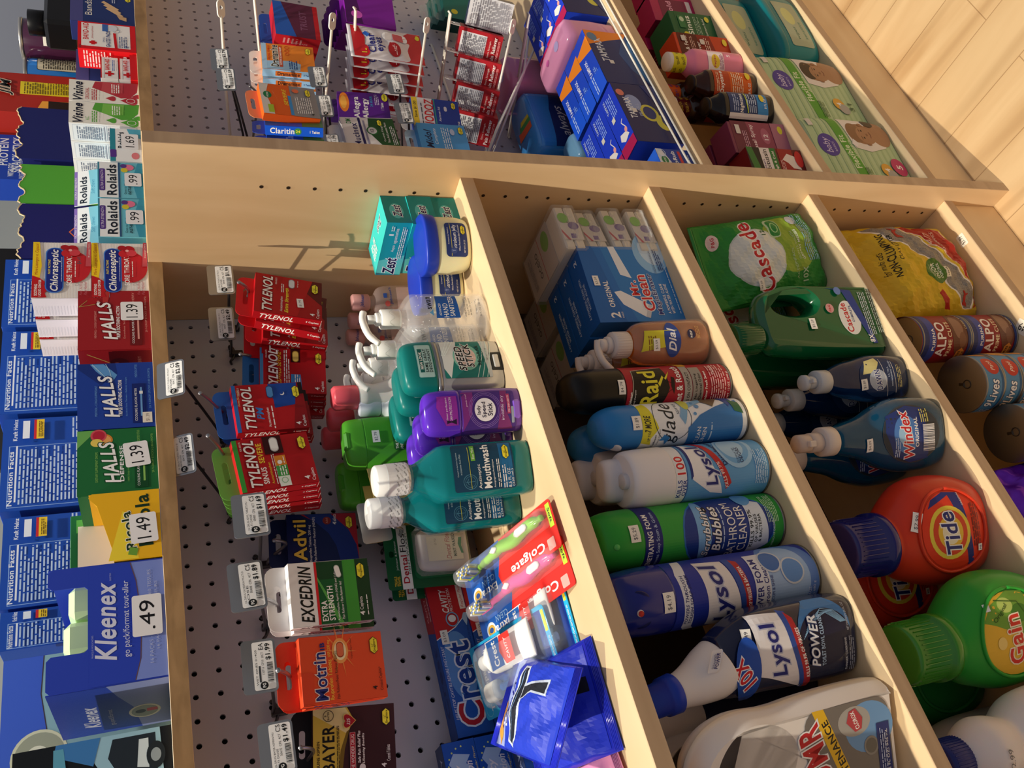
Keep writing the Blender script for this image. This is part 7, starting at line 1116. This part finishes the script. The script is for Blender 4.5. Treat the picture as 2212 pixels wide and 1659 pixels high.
ND = [('r', 0, 0, 62.6, 82, '1C3C9A'), ('r', 0, 72, 62.6, 10, 'E6C83A'), ('t', 'Save $1.00', 6, 74, 34, 5, '2A2A1A', 'b'), ('p', [(-31, 46), (31, 46), (31, 72), (-31, 72)], 'D8D6DA'), ('t', 'NODOZ', 0, 46, 58, 16, 'C4202C', 'b', -4), ('r', 0, 42, 62.6, 2, '3A9A8A'), ('l', 0, 65, 44, 4, 1, '505060'), ('t', 'Alertness Aid', 0, 34, 30, 4, 'D8D8E8', 'b'), ('rr', 12, 22, 10, 5, 2.4, 'D8D8E0'), ('t', '6', -24, 8, 5, 7, WH, 'b'), ('l', -18, 3, 12, 4, 2, WH), ('lds', 20, 10, 15)]
NS = [('r', 0, 0, 14, 82, '1C50B8'), ('r', 0, 48, 14, 34, 'D8D6DA'), ('t', 'NODOZ', 0, 62, 26, 6, 'C4202C', 'b', -90), ('t', 'Alertness Aid', 0, 34, 24, 3, 'BFD0EA', '', -90), ('t', '6 CAPLETS', 0, 10, 16, 3, WH, 'b', -90)]
wbox('blue, white and yellow alertness aid box with red lettering', (.3207, -.1322, .877), (0, 2.4, -11.3), '1C3C9A', ND, NS, tab='D8D6DA')
MI = [('r', 0, 0, 62.6, 82, '4A9AD8'), ('t', 'Midol', -2, 60, 40, 12, '14204A', 'bi'), ('t', 'Complete', 4, 50, 34, 7, 'E8F0F8', 'i'), ('l', 0, 30, 46, 14, 4, 'DCECF8'), ('e', 14, 24, 7, 4, 'B8C8E4'), ('lds', 18, 9, 17)]
wbox('light blue cramp relief box half behind the divider', (.258, -.135, .880), (0, 0, -6), '4A9AD8', MI, [('r', 0, 0, 14, 82, '3A86C4')], tab='B8D8F0')
# pain reliever boxes, tilted in a row
PR = [('r', 0, 0, 60, 78, 'A81C26'), ('t', 'EX-STR', 0, 54, 46, 12, 'F0EEE8', 'b'), ('t', 'PAIN', -8, 38, 30, 11, 'F0EEE8', 'b'), ('lds', 16, 9, 16)]
PS_ = [('r', 0, 0, 52, 78, 'A81C26'), ('r', -2, 28, 44, 46, 'D8D8DC'), ('l', -2, 30, 40, 42, 14, '6A6A74'), ('t', 'Extra Strength', 0, 19, 28, 4, 'E8D8D0'), ('t', 'Pain Reliever', 0, 10, 44, 6.6, 'F2E8E4', 'b'), ('l', 0, 4, 34, 4, 2, 'E0A0A0')]
def prb(label, loc, rot, col='A81C26', navy=False):
    t = thing('medicine_box', label, 'medicine box', loc, rot, 'tilted pain reliever boxes'); g = G().add(box(-.03, .03, 0, .052, 0, .078, .0005), col if not navy else '22304E')
    if navy: art(g, [('r', 0, 0, 60, 78, '22304E'), ('e', 14, 66, 7, 6, 'F2E23A'), ('t', 'COLD', 0, 30, 40, 14, 'E4E6EA', 'b')], s_front(0)); art(g, [('r', 0, 0, 52, 78, 'CFCFD4'), ('l', 0, 4, 46, 70, 18, '8A8A92')], s_left(-.03, .026))
    else: art(g, PR, s_front(0)); art(g, PS_, s_left(-.03, .026))
    part('carton', t, g); part('hang_tab', t, G().add(prism(holed(rrect(.052, .036, .010, 0, .082), rrect(.02, .006, .0029, 0, .091)), .0005, .0012), 'E9E6E2:c' if 0 else 'E4E0DC')); return t
prb('nearest tilted box of the pain reliever row, navy with grey facts side', (.545, -.215, .742), (6, 17, 26), navy=True)
for k in range(4): prb(('second', 'third', 'fourth', 'fifth')[k]+' tilted box of the row, red pain reliever', (.505-.040*k, -.175+.028*k, .762+.006*k), (6, 17, 26))
# teal packets at the top right
for k in range(3): wbox(('front', 'middle', 'rear')[k]+' dark teal packet hanging at the far right', (.72+.03*k, -.09+.028*k, .725), (4, 0, -16), '0E5A52', [('r', 0, 0, 62, 82, '127066'), ('e', -14, 60, 6, 7, 'D8D23A')], [('r', 0, 0, 14, 82, '0E5048')], 'dark teal packets', tab='BFD8D4:c')
# white plastic-loop display hooks
def whook(label, base, tip, loop=True, tags=()):
    t = thing('display_hook', label, 'hook', base, (0, 0, 0), 'white display hooks'); v = Vector(tip)-Vector(base); c = 'EDE8DC:p'
    side = Vector((-v.y, v.x, 0)).normalized()*.0035
    if loop:
        part('arm', t, G().add(tube([(0, 0, 0), tuple(v*.5+Vector((0, 0, .002))), tuple(v)], .0022), c, True))
        hz = v.to_track_quat('X', 'Z').to_matrix().to_4x4(); hz.translation = v
        part('loop_end', t, G().add(prism(holed(rrect(.026, .014, .0065, .010, 0), rrect(.006, .006, .0028, .012, 0)), -.0012, .0012), c, False, hz @ Matrix.Rotation(math.radians(35), 4, 'X')))
    else:
        P = [tuple(side), tuple(v+side), tuple(v+Vector((0, -.004, .004))), tuple(v-side), tuple(-side)]
        part('arm', t, G().add(tube(P, .0019), c, True))
    return t
BZ = -.002
whook('white loop-ended hook, uppermost in the right bay beside the blank pegboard', (.43, BZ, 1.2427), (.5170, -.19, 1.252)) if 0 else whook('white loop-ended hook, uppermost and farthest right, over blank pegboard', (.350, BZ, 1.235), (.460, -.180, 1.248))
whook('white twin-wire hook over the red and blue packets', (.440, BZ, 1.170), (.520, -.200, 1.196), False); whook('white loop-ended hook between the orange and purple boxes', (.330, BZ, 1.090), (.429, -.200, 1.084)); whook('white twin-wire hook over the eye-drop bags', (.500, BZ, 1.010), (.489, -.200, 1.036), False)
whook('white loop-ended hook beside the eye-drop bags', (.345, BZ, .935), (.449, -.200, .924)); whook('white twin-wire hook over the tilted pain reliever boxes', (.430, BZ, .870), (.512, -.200, .866), False); whook('white loop-ended hook above the tampon boxes', (.330, BZ, .800), (.468, -.205, .765)); whook('white twin-wire hook nearest the wrapped pads', (.440, BZ, .715), (.540, -.200, .708), False)
HR = [((.290, -.15, 1.095), (.372, -.150, 1.095), '$2.59', ' beside the orange motion sickness boxes'), ((.220, 0, 1.09), (.300, -.150, 1.096), '$3.29', ' below the orange and grey cold box'), ((.300, 0, .965), (.372, -.150, .968), '$2.79', ' over the lower eye-drop bags'), ((.230, 0, .965), (.298, -.150, .968), '$3.19', ' between purple and blue boxes'), ((.150, 0, 1.09), (.208, -.150, 1.098), '$1.79', ' cut off by the divider, upper'), ((.15, 0, .96), (.188, -.150, .972), '$1.69', ' cut off by the divider, lower'), ((.360, 0, 1.225), (.372, -.165, 1.243), '$2.79', ' uppermost of two over blank pegboard'), ((.310, 0, 1.215), (.325, -.165, 1.238), '$2.59', ' second of two over blank pegboard')]
for i, (b, tg, pr, lb) in enumerate(HR): hook(b[0], b[2]-.01, tg, (-6, 0, -6), (tg[0]-.02, tg[1]+.03, tg[2]-.03), ('LIL DRUG MULTI', 'DOSE', '50430  CP6  4CT'), pr, 'right-bay metal hook with a tag priced '+pr+lb, w=46, h=27)
# ---------------------------------------------------------------- right bay, top shelf: boxed goods behind a wire fence
SA = .5902
TB = [('r', 0, 0, 138, 84, '0C2464'), ('p', [(30, 84), (69, 84), (69, 0), (58, 0), (46, 40)][::-1], 'E8821E'), ('p', [(-69, 0), (-30, 24), (10, 34), (40, 20), (69, 0)], '1F4A86'), ('p', [(-69, 0), (-20, 14), (40, 8), (60, 0)], '3E7AB4'), ('t', 'TAMPAX', 18, 58, 62, 14, 'D8DCE8', 'b'), ('e', 52, 72, 11, 9, '5A7A9A'), ('r', -14, 52, 9, 8, 'D8D4D0')]
TT = [('r', 0, 0, 138, 42, '1648C8'), ('p', [(16, 0), (52, 0), (46, 42), (34, 42)], 'F08A1E'), ('t', 'TAMPAX', -2, 24, 40, 8, 'E4E8F8', 'b'), ('l', -34, 8, 40, 12, 3, '8AB0F0'), ('e', -52, 22, 7, 6, 'E8B0A8'), ('p', [(-69, 0), (-30, 0), (-20, 42), (-69, 42)], '1A58E0'), ('l', -44, 24, 36, 10, 2, 'B8D0F8')]  # carton tops brighter blue than the fronts: light from above painted in
PT = [('r', 0, 0, 138, 42, '1A3CC8'), ('p', [(-40, 8), (-30, 14), (-24, 30), (-34, 34), (-44, 24)], 'E6E0DC'), ('e', -28, 12, 5, 4, 'E8A098'), ('ln', [(-24, 10), (-10, 16), (-6, 10)], 1.6, 'E6E0DC'), ('l', 34, 12, 44, 18, 4, '8AA8F0'), ('r', 10, 24, 10, 9, 'D8D4C8'), ('t', 'TAMPAX', 44, 30, 30, 6, 'B8C8F4', 'b'), ('p', [(-69, 0), (-50, 0), (-46, 42), (-69, 42)], 'A81C50')]
PF = [('r', 0, 0, 138, 84, '0C1A58'), ('e', 0, 36, 20, 16, 'C8C04A'), ('e', -22, 18, 18, 13, 'C8C04A'), ('e', 24, 58, 18, 14, '8A9AC8'), ('e', 0, 36, 15, 11, '1C2A6A'), ('t', 'TAMPAX', 10, 62, 50, 12, 'E4E8F0', 'b'), ('t', 'PEARL', 6, 50, 30, 6, 'A8B4D8'), ('e', 46, 74, 8, 7, 'D87A6A'), ('r', 4, 58, 9, 8, 'D8D4D0'), ('p', [(-69, 0), (-20, 20), (20, 14), (69, 30), (69, 0)], '1A2E72')]
def tbx(label, loc, rz, F, T): t = thing('tampon_carton', label, 'carton', loc, (0, 0, rz), 'dark blue tampon cartons'); carton(t, 138, 42, 84, '14265C', F, [('r', 0, 0, 42, 84, '1A3CB8')], (), T); return t
o = tbx('front navy tampon carton with an orange stripe', (.3300, -.2470, SA), -1, TB, TT); dup(o, 'second navy tampon carton with an orange stripe, behind the front one', (.3340, -.2040, SA), (0, 0, -2), 'dark blue tampon cartons'); dup(o, 'third navy tampon carton with an orange stripe, deepest', (.3380, -.1610, SA), (0, 0, -2), 'dark blue tampon cartons')
o = tbx('front navy tampon carton with lime flower print, nearer the divider', (.1860, -.2480, SA), -1, PF, PT); dup(o, 'second flower-print tampon carton behind the front one', (.1880, -.2050, SA), (0, 0, -2), 'dark blue tampon cartons'); dup(o, 'third flower-print tampon carton, deepest', (.1900, -.1620, SA), (0, 0, -2), 'dark blue tampon cartons')
o = tbx('flower-print tampon carton standing at the far right of the shelf', (.5400, -.2380, SA), -2, PF, PT); dup(o, 'flower-print tampon carton behind the far right one', (.5420, -.1950, SA), (0, 0, -2), 'dark blue tampon cartons'); dup(o, 'third tampon carton at the far right, upper edge of the view', (.5440, -.1520, SA), (0, 0, -2), 'dark blue tampon cartons')
VF = [('r', 0, 0, 54, 60, '163C9A'), ('p', [(-27, 60), (27, 60), (27, 50), (0, 40), (-27, 48)][::-1], 'D8DCE4'), ('e', 4, 50, 8, 6, '1F7A48'), ('t', 'VICKS', 4, 48.4, 12, 3, WH, 'b'), ('t', 'VapoRub', 0, 26, 46, 9, WH, 'b'), ('r', 6, 18, 34, 5, 'C0303A'), ('l', 4, 6, 36, 8, 3, 'BFD0EA'), ('ring', 18, 52, 8, 7, 1, 'BFD8F4')]
o = thing('chest_rub_carton', 'front blue chest rub carton against the divider', 'carton', (.076, -.2430, SA), (0, 0, -4), 'blue chest rub cartons'); carton(o, 54, 46, 60, '1C50C0', VF, [('r', 0, 0, 46, 60, '1C50C8')], (), [('r', 0, 0, 54, 46, '2A64D8'), ('ring', 4, 22, 12, 11, 1.4, 'BFD8F4'), ('t', 'RELIEF', 4, 20, 16, 4, WH, 'b')]); dup(o, 'rear blue chest rub carton behind the front one', (.078, -.1950, SA), (0, 0, -2), 'blue chest rub cartons')
# wrapped pads
AW = [('r', 0, 2, 140, 118, '2C7CC8'), ('p', [(-70, 2), (70, 2), (70, 70), (20, 84), (-70, 92)], '152A6A'), ('t', 'always', -10, 52, 80, 24, 'C8CCD8', 'i')]
def pads(label, loc, rz, col, h=.080, w=.150, d=.075, seed=1, A=(), top=()):
    t = thing('pad_packet', label, 'pads', loc, (0, 0, rz)); S = [(z*h, w/2*(1-.04*abs(z-.5)), d/2*(1-.06*abs(z-.5)), 5, 0, 0) for z in (.02, .06, .2, .5, .8, .94)]+[(h, w/2*.9, d/2*.85, 4, 0, 0)]
    g = G().add(loft(S, 44), col, True)
    if A: art(g, A, s_loft(S), 8, 8)
    if top: art(g, top, s_top(h+.0004, 0))
    part('film_packet', t, g); return t
pads('front bright blue wrapped pad packet beside the stacked cartons', (.388, -.060, SA), -2, '3A8AD0:g', .126, .152, .078, 1, AW, [('p', [(-20, -30), (-6, -32), (10, 20), (-8, 24)], 'E8622A'), ('p', [(-6, -32), (4, -32), (18, 10), (6, 14)], '3EA04A'), ('p', [(4, -32), (12, -30), (22, 0), (14, 6)], 'E6D02A')])
pads('second blue wrapped pad packet by the divider', (.205, -.050, SA), 4, '3A86C8:g', .120, .140, .078, 2, [('r', 0, 4, 140, 74, '3A86C8')], [('r', 0, -20, 60, 36, '2A66A8')]); pads('clear-wrapped pad packet next to the divider', (.268, -.115, SA+.0), 0, '6A9ABC:g', .090, .060, .05, 3)
pads('front pink wrapped pad packet behind the tampon cartons', (.520, -.060, SA), -6, 'D88AB0:g', .140, .090, .09, 4, (), [('e', 0, -20, 9, 9, 'B8A8D8'), ('ln', [(-20, 10), (10, 30)], 1, 'B06A98')]); pads('pink wrapped pad packet between the tampon cartons', (.4340, -.1900, SA), -2, 'DC92B8:g', .100, .060, .13, 5, (), [('e', 0, -20, 9, 9, 'B8A8D8'), ('e', 6, 20, 6, 6, 'C05A9A')])
# white wire fence on the shelf front
t = thing('wire_fence', 'white wire shelf fence along the front of the upper right shelf', 'wire rack', (.45, -.2760, SA)); c = 'E9E4D8:p'
part('front_wire', t, G().add(tube(bend([(-.40, .004, .004), (-.39, 0, .018), (-.30, 0, .020), (.35, 0, .020), (.45, 0, .020)], 4), .0017), c, True).add(tube([(-.40, .004, .0035), (.45, .004, .0035)], .0017), c, True))
# wire basket frame behind
t = thing('wire_basket', 'white wire basket frame hung under the pain reliever boxes', 'wire rack', (.30, -.003, .80)); W2 = lambda *p: tube([tuple(q) for q in p], .0024)
part('basket_frame', t, G().add(W2((0, 0, .018), (0, -.125, .015), (.30, -.125, -.16)), c, True).add(W2((0, 0, .060), (.0, 0, .01), (.42, 0, .01)), c, True).add(W2((.02, 0, .0), (.17, -.125, -.085), (.37, -.13, -.16)), c, True))
# ---------------------------------------------------------------- right bay, middle shelf: cold remedies
SB = .3572
def rx(label, loc, rz, w, d, h, col, A, L_=(), T_=(), name='medicine_box', grp=None): t = thing(name, label, 'medicine box', loc, (0, 0, rz), grp); carton(t, w, d, h, col, A, L_, (), T_); return t
SI = [('r', 0, 0, 70, 84, '17613A'), ('t', 'Sinus', 4, 52, 46, 12, 'E4EEE4', 'b'), ('l', 0, 34, 52, 12, 4, 'A8CCB0'), ('rr', 10, 66, 30, 14, 2, '2A7A48'), ('e', 16, 72, 6, 5, 'BFD8B8'), ('e', -20, 70, 6, 6, 'D8D23A'), ('e', 22, 14, 7, 5, 'D8D23A'), ('t', 'Maximum Relief', 0, 22, 46, 5, 'E4EEE4')]
rx('dark green sinus tablet box behind the red one', (.4850, -.2200, SB), -12, 70, 70, 96, '17613A', SI, [('r', 0, 0, 70, 96, '124E2E'), ('e', 20, 20, 6, 6, 'C8C83A')])
PRR = [('r', 0, 0, 62, 112, 'C8401E'), ('p', [(-31, 112), (31, 112), (31, 70), (-31, 60)][::-1], '5A1414'), ('p', [(-31, 60), (31, 70), (31, 40), (-31, 30)][::-1], '8A1C18'), ('t', 'Pain & Fever', 0, 92, 54, 8, 'F0E8E0', 'b'), ('l', 0, 78, 50, 10, 3, 'E0B8A8'), ('t', 'Reliever', -6, 66, 40, 7, 'F0E8E0', 'b'), ('l', 4, 46, 40, 12, 3, 'E8C8B8'), ('r', 18, 96, 12, 9, 'D8D4D0'), ('rr', 14, 56, 12, 9, 2, 'D8D4CC'), ('e', 18, 10, 8, 5, 'E8D23A')]
rx('orange-red children’s pain and fever box', (.4120, -.2330, SB), -14, 62, 50, 118, 'C8401E', PRR, [('r', 0, 0, 50, 118, 'D8481E'), ('t', 'Pain & Fever', 0, 60, 42, 7, 'F0E8E0', 'b'), ('e', 0, 100, 7, 6, 'E8D23A')])
for k, (x, y, z) in enumerate(((.565, -.215, SB), (.545, -.165, SB), (.625, -.225, SB))): rx(('front', 'second', 'far right')[k]+' magenta cold remedy box at the upper end of the middle shelf', (x, y, z), -12, 66, 46, 100, 'B01C5A', [('r', 0, 20, 50, 60, '7A1848'), ('t', 'Cold', 0, 52, 40, 12, 'E8A8C8', 'b'), ('r', 0, 8, 50, 10, 'E4DCDC')], [('r', 0, 0, 46, 100, '8A1848'), ('l', 0, 30, 30, 50, 8, 'D87AA8')], (), grp='magenta cold remedy boxes')
def syrup(label, loc, rz, col, lab, cap, S_, A, capA=(), cr_=.016, ch=.03, k='g'):
    t = thing('syrup_bottle', label, 'bottle', loc, (0, 0, rz)); S = secs(S_, 4); g = G().add(loft(S, 40), col, True); art(g, A, s_loft(S), 5, 8); part('bottle_body', t, g); z = S_[-1][0]
    g = G().add(cyl(cr_, z-.001, z+ch, 36, .0015), cap, True)
    if capA: art(g, capA, s_cyl(cr_, z-.001), 3)
    part('cap', t, g); return t
SH = [(0, .024, .018, 2.6), (.004, .027, .0205, 2.6), (.09, .027, .0205, 2.6), (.108, .022, .018, 2.4), (.120, .0135, .0135, 2)]
syrup('pink stomach remedy bottle with a yellow printed cap', (.3660, -.2480, SB), -28, 'E888A8:p', '', 'EDE6DC:p', SH, [('rr', 0, 44, 38, 34, 3, 'F4E8EE'), ('e', 0, 62, 13, 9, 'E6C83A'), ('t', 'Pepto', 0, 60, 22, 6, 'B02A5A', 'b'), ('l', 0, 46, 28, 8, 3, 'B05A8A'), ('t', '5', 12, 30, 5, 7, 'F4E8EE', 'b')], [('r', 0, 2, 98, 26, 'D8D02A')]+[('t', 'SEALED', a, b, 14, 5, '4A3A20', 'b', 20) for a in (-24, -4, 16) for b in (6, 18)], .0165, .034)
syrup('orange daytime cold syrup bottle', (.3050, -.2490, SB), -28, '34180E:g', '', '201010:p', SH[:4]+[(.126, .0135, .0135, 2)], [('r', 0, 14, 46, 80, 'D8601E'), ('r', 0, 60, 46, 34, 'B8401C'), ('t', 'Daytime', 0, 72, 40, 10, WH, 'b'), ('l', 0, 84, 34, 6, 2, 'F0D0B0'), ('l', 0, 34, 38, 24, 6, 'F4DCC0'), ('e', 14, 22, 7, 5, 'E8D23A'), ('t', '8 FL OZ', -8, 18, 18, 5, WH, 'b')], (), .0155, .006)
syrup('dark blue night-time cold syrup bottle', (.2400, -.2520, SB), -28, '120E12:g', '', '181010:p', SH[:4]+[(.126, .0135, .0135, 2)], [('r', 0, 14, 46, 80, '20386E'), ('r', 4, 14, 38, 22, '2C84C8'), ('r', -19, 14, 8, 80, 'E4E0E4'), ('t', 'Nighttime', 3, 64, 34, 9, WH, 'b'), ('l', 3, 76, 30, 12, 3, 'A8B8DC'), ('l', 3, 40, 32, 20, 5, 'BFD0EC'), ('p', [(-14, 58), (20, 62), (20, 60), (-14, 56)], 'B8CE3A'), ('e', 14, 26, 7, 5, 'E8D23A'), ('t', '8 FL OZ', 4, 18, 18, 5, WH, 'b')], (), .0155, .006)
for (x, y, nm, cc, ct) in ((.338, -.200, 'rear syrup bottle with an orange and blue printed cap', 'E8601E', '2A3C9A'), (.296, -.205, 'rear syrup bottle with a dark red and gold printed cap', '5A1418', 'D8B03A')):
    t = syrup(nm, (x, y, SB), -28, '2A1410:g', '', 'E9E4DC:p', [(0, .022, .022, 2), (.004, .026, .026, 2), (.10, .026, .026, 2), (.122, .0165, .0165, 2)], [('r', 0, 20, 50, 70, '8A2A1C')], [('r', 0, 0, 112, 27, cc)]+[('t', 'SEALED 4 U', a, b, 17, 6, ct, 'b', 20) for a in (-28, -6, 16) for b in (5, 17)], .0185, .036)
NA = [('r', 0, 0, 66, 112, '8E3C5A'), ('p', [(-33, 112), (33, 112), (33, 80), (-33, 70)][::-1], '6A2440'), ('t', 'Nasal Spray', 0, 66, 56, 10, 'EAD8E0', 'b'), ('e', 6, 46, 16, 9, 'A85A78'), ('t', '12', 4, 41, 12, 9, 'F0E4EA', 'b'), ('l', -6, 84, 40, 10, 3, 'D8A8BC'), ('r', 0, 0, 66, 30, 'A86A84'), ('e', 20, 12, 8, 5, 'D8D23A'), ('r', 16, 96, 18, 9, 'D8D4D0')]
o = rx('front mauve nasal spray box on the middle shelf', (.1640, -.2330, SB), -14, 62, 50, 118, '7A3050', NA, [('r', 0, 0, 50, 118, '5E2040'), ('t', 'Nasal Spray', 0, 70, 44, 9, 'C89AB0', 'b')]); dup(o, 'rear mauve nasal spray box behind the front one', (.1700, -.178, SB), (0, 0, -12), 'mauve nasal spray boxes')
RO = [('r', 0, 0, 58, 112, '6A1820'), ('r', 0, 84, 58, 28, '1C1A1C'), ('p', [(-29, 104), (29, 112), (29, 100), (-29, 90)][::-1], '3A7A3A'), ('r', 0, 66, 58, 20, 'E6E2E4'), ('t', 'Robitussin', 0, 72, 52, 9, '201C24', 'b'), ('t', "Children's", -6, 81, 24, 4, '5A2A7A', 'b'), ('r', 0, 54, 58, 12, '2A7A38'), ('t', 'Cough & Cold', 0, 56.5, 46, 6, WH, 'b'), ('r', 0, 20, 58, 30, '9A1C24'), ('p', [(-10, 10), (14, 14), (20, 32), (8, 44), (2, 34), (-8, 26)], 'E8E0DC'), ('l', -8, 42, 30, 8, 3, 'E8C0C0'), ('e', 10, 10, 16, 8, 'C8242C')]
rx('cough syrup box with a white band, red front, by the divider', (.1010, -.2360, SB), -14, 58, 48, 112, '7A1820', RO, [('r', 0, 0, 48, 112, '2A5A30'), ('r', 0, 70, 48, 20, 'E6E2E4')])
rx('green and white chest cold box touching the divider', (.0590, -.2200, SB), -14, 40, 60, 104, '3A7A2E', [('r', 0, 0, 40, 104, '4E9A3A'), ('r', 0, 60, 40, 30, 'E6E6E2'), ('t', 'DM', 4, 20, 16, 9, '1A3A1A', 'b'), ('ring', 4, 24, 11, 9, 1, 'E6E6E2'), ('t', 'Cold', 0, 66, 30, 10, '1A3A1A', 'b')])
# ---------------------------------------------------------------- right bay, bottom shelf: baby goods
SCc = .1252
def tub(label, loc, rz, s=1):
    t = thing('wipes_tub', label, 'wipes tub', loc, (0, 0, rz), 'teal baby wipes tubs'); S = secs([(0, .095, .050, 4), (.006, .100, .055, 4), (.05, .103, .058, 4), (.082, .104, .058, 4)], 4); g = G().add(loft(S, 52), '138088:p', True)
    art(g, [('rr', -10, 12, 130, 56, 6, 'A8B49A'), ('e', 10, 44, 26, 14, 'C8CC8A'), ('t', 'wipes', -40, 40, 36, 9, '2A6A5A', 'i'), ('t', 'sensitive', -30, 22, 50, 7, '4A8A7A')], s_loft(S), 6, 8); part('tub_body', t, g)
    L = secs([(.080, .105, .059, 4), (.084, .107, .061, 4), (.094, .106, .060, 4), (.100, .098, .053, 3.6), (.102, .080, .042, 3.4)], 3); part('lid', t, G().add(loft(L, 52), '0F767E:p', True)); return t
tub('front teal baby wipes tub on the bottom shelf', (.5250, -.2150, SCc), -4); tub('second teal baby wipes tub standing on the front one’s shelf, behind', (.5450, -.0900, SCc), -2); tub('teal baby wipes tub stacked on top', (.5330, -.1900, SCc+.1028), -8)
def diaper(label, loc, rz, hat, seed):
    t = thing('diaper_pack', label, 'diapers', loc, (0, 0, rz), 'pale green diaper packs'); w, h = 200, 192
    A = [('r', 0, 4, w-8, h-8, 'B4CFA4')]+[('r', 0, 14+k*14, w-10, 5, 'A4C294') for k in range(12)]
    A += [('p', [(-96, 90), (-60, 120), (96, 162), (96, 186), (40, 178), (-96, 120)][::-1], '4E9A32') if 0 else ('p', [(-92, 100), (92, 118), (92, 138), (-92, 122)], '4FA02E'), ('t', 'Flexible Fit', 10, 116, 76, 13, 'DCEBCC', 'b', 5), ('t', 'diapers', 16, 108, 40, 7, 'DCEBCC', '', 5), ('e', 24, 160, 26, 20, '4A3A9A'), ('t', 'baby', 24, 154, 36, 16, 'D8D0EC', 'i'), ('t', 'BASICS', 20, 148, 22, 4, 'D8D0EC')]
    A += [('p', [(20, 104), (96, 112), (96, 6), (50, 6), (24, 30), (12, 70)][::-1], 'E4E0DC'), ('e', 62, 30, 34, 28, 'A67C5C'), ('e', 54, 72, 25, 29, '9A7050'), ('e', 56, 88, 24, 17, '3A2A20' if not hat else '8A6446'), ('e', 52, 64, 21, 21, 'A67C5C'), ('e', 45, 70, 2.6, 1.7, '241812'), ('e', 62, 70, 2.6, 1.7, '241812'), ('ln', [(41, 75), (49, 75.6)], 1, '4A3020'), ('ln', [(58, 75.6), (66, 75)], 1, '4A3020'), ('e', 53, 61, 3, 2.4, '8E6346'), ('ln', [(46, 54), (53, 51.4), (60, 54)], 1.2, '7A3A30'), ('e', 77, 66, 3.5, 5.5, '96694A'), ('e', 29, 66, 2.4, 5, '96694A')]
    if hat: A += [('e', 84, 44, 11, 13, '3A2A20'), ('p', [(30, 92), (40, 100), (28, 108), (20, 100)], 'E8E6E8')]
    A += [('l', -46, 96, 40, 14, 3, '6A8A5A'), ('e', -30, 58, 15, 13, 'DCA83A'), ('e', -42, 50, 13, 12, 'A8A8A4'), ('t', '4', -30, 52, 8, 12, WH, 'b'), ('t', '31', -34, 24, 20, 11, '4A6A4A', 'b'), ('r', 78, 172, 18, 10, 'D8D4CC')]
    if hat: A += [('e', -20, 24, 20, 18, 'C0286A'), ('t', '5', -20, 16, 10, 14, WH, 'b')]
    S = [(z*h/1000, w/2000*(1-.03*abs(2*z-1)**3), .055*(1-.10*abs(2*z-1)**3), 7, 0, 0) for z in [i/12 for i in range(13)]]
    g = G().add(loft(S, 60), 'B4CFA4:g', True); art(g, A, s_loft(S), 7, 8)
    art(g, [('r', 0, 20, 30, 150, 'C4D8B8'), ('bc', 0, 24, 26, 18, '2A2A2A'), ('l', 0, 80, 22, 70, 10, '6A7A9A')], lambda u, v, o: (-w/2000*.996-o-.0012, -u, v)); part('film_pack', t, g); return t
diaper('pale green diaper pack with a baby portrait, next to the teal tubs', (.3040, -.2090, SCc), -5, False, 1); diaper('pale green diaper pack with a smiling baby, against the divider', (.1000, -.2200, SCc), -6, True, 2) if 0 else diaper('pale green diaper pack with a smiling baby, partly behind the divider', (.1240, -.2120, SCc), -6, True, 2)
bpy.context.view_layer.update()
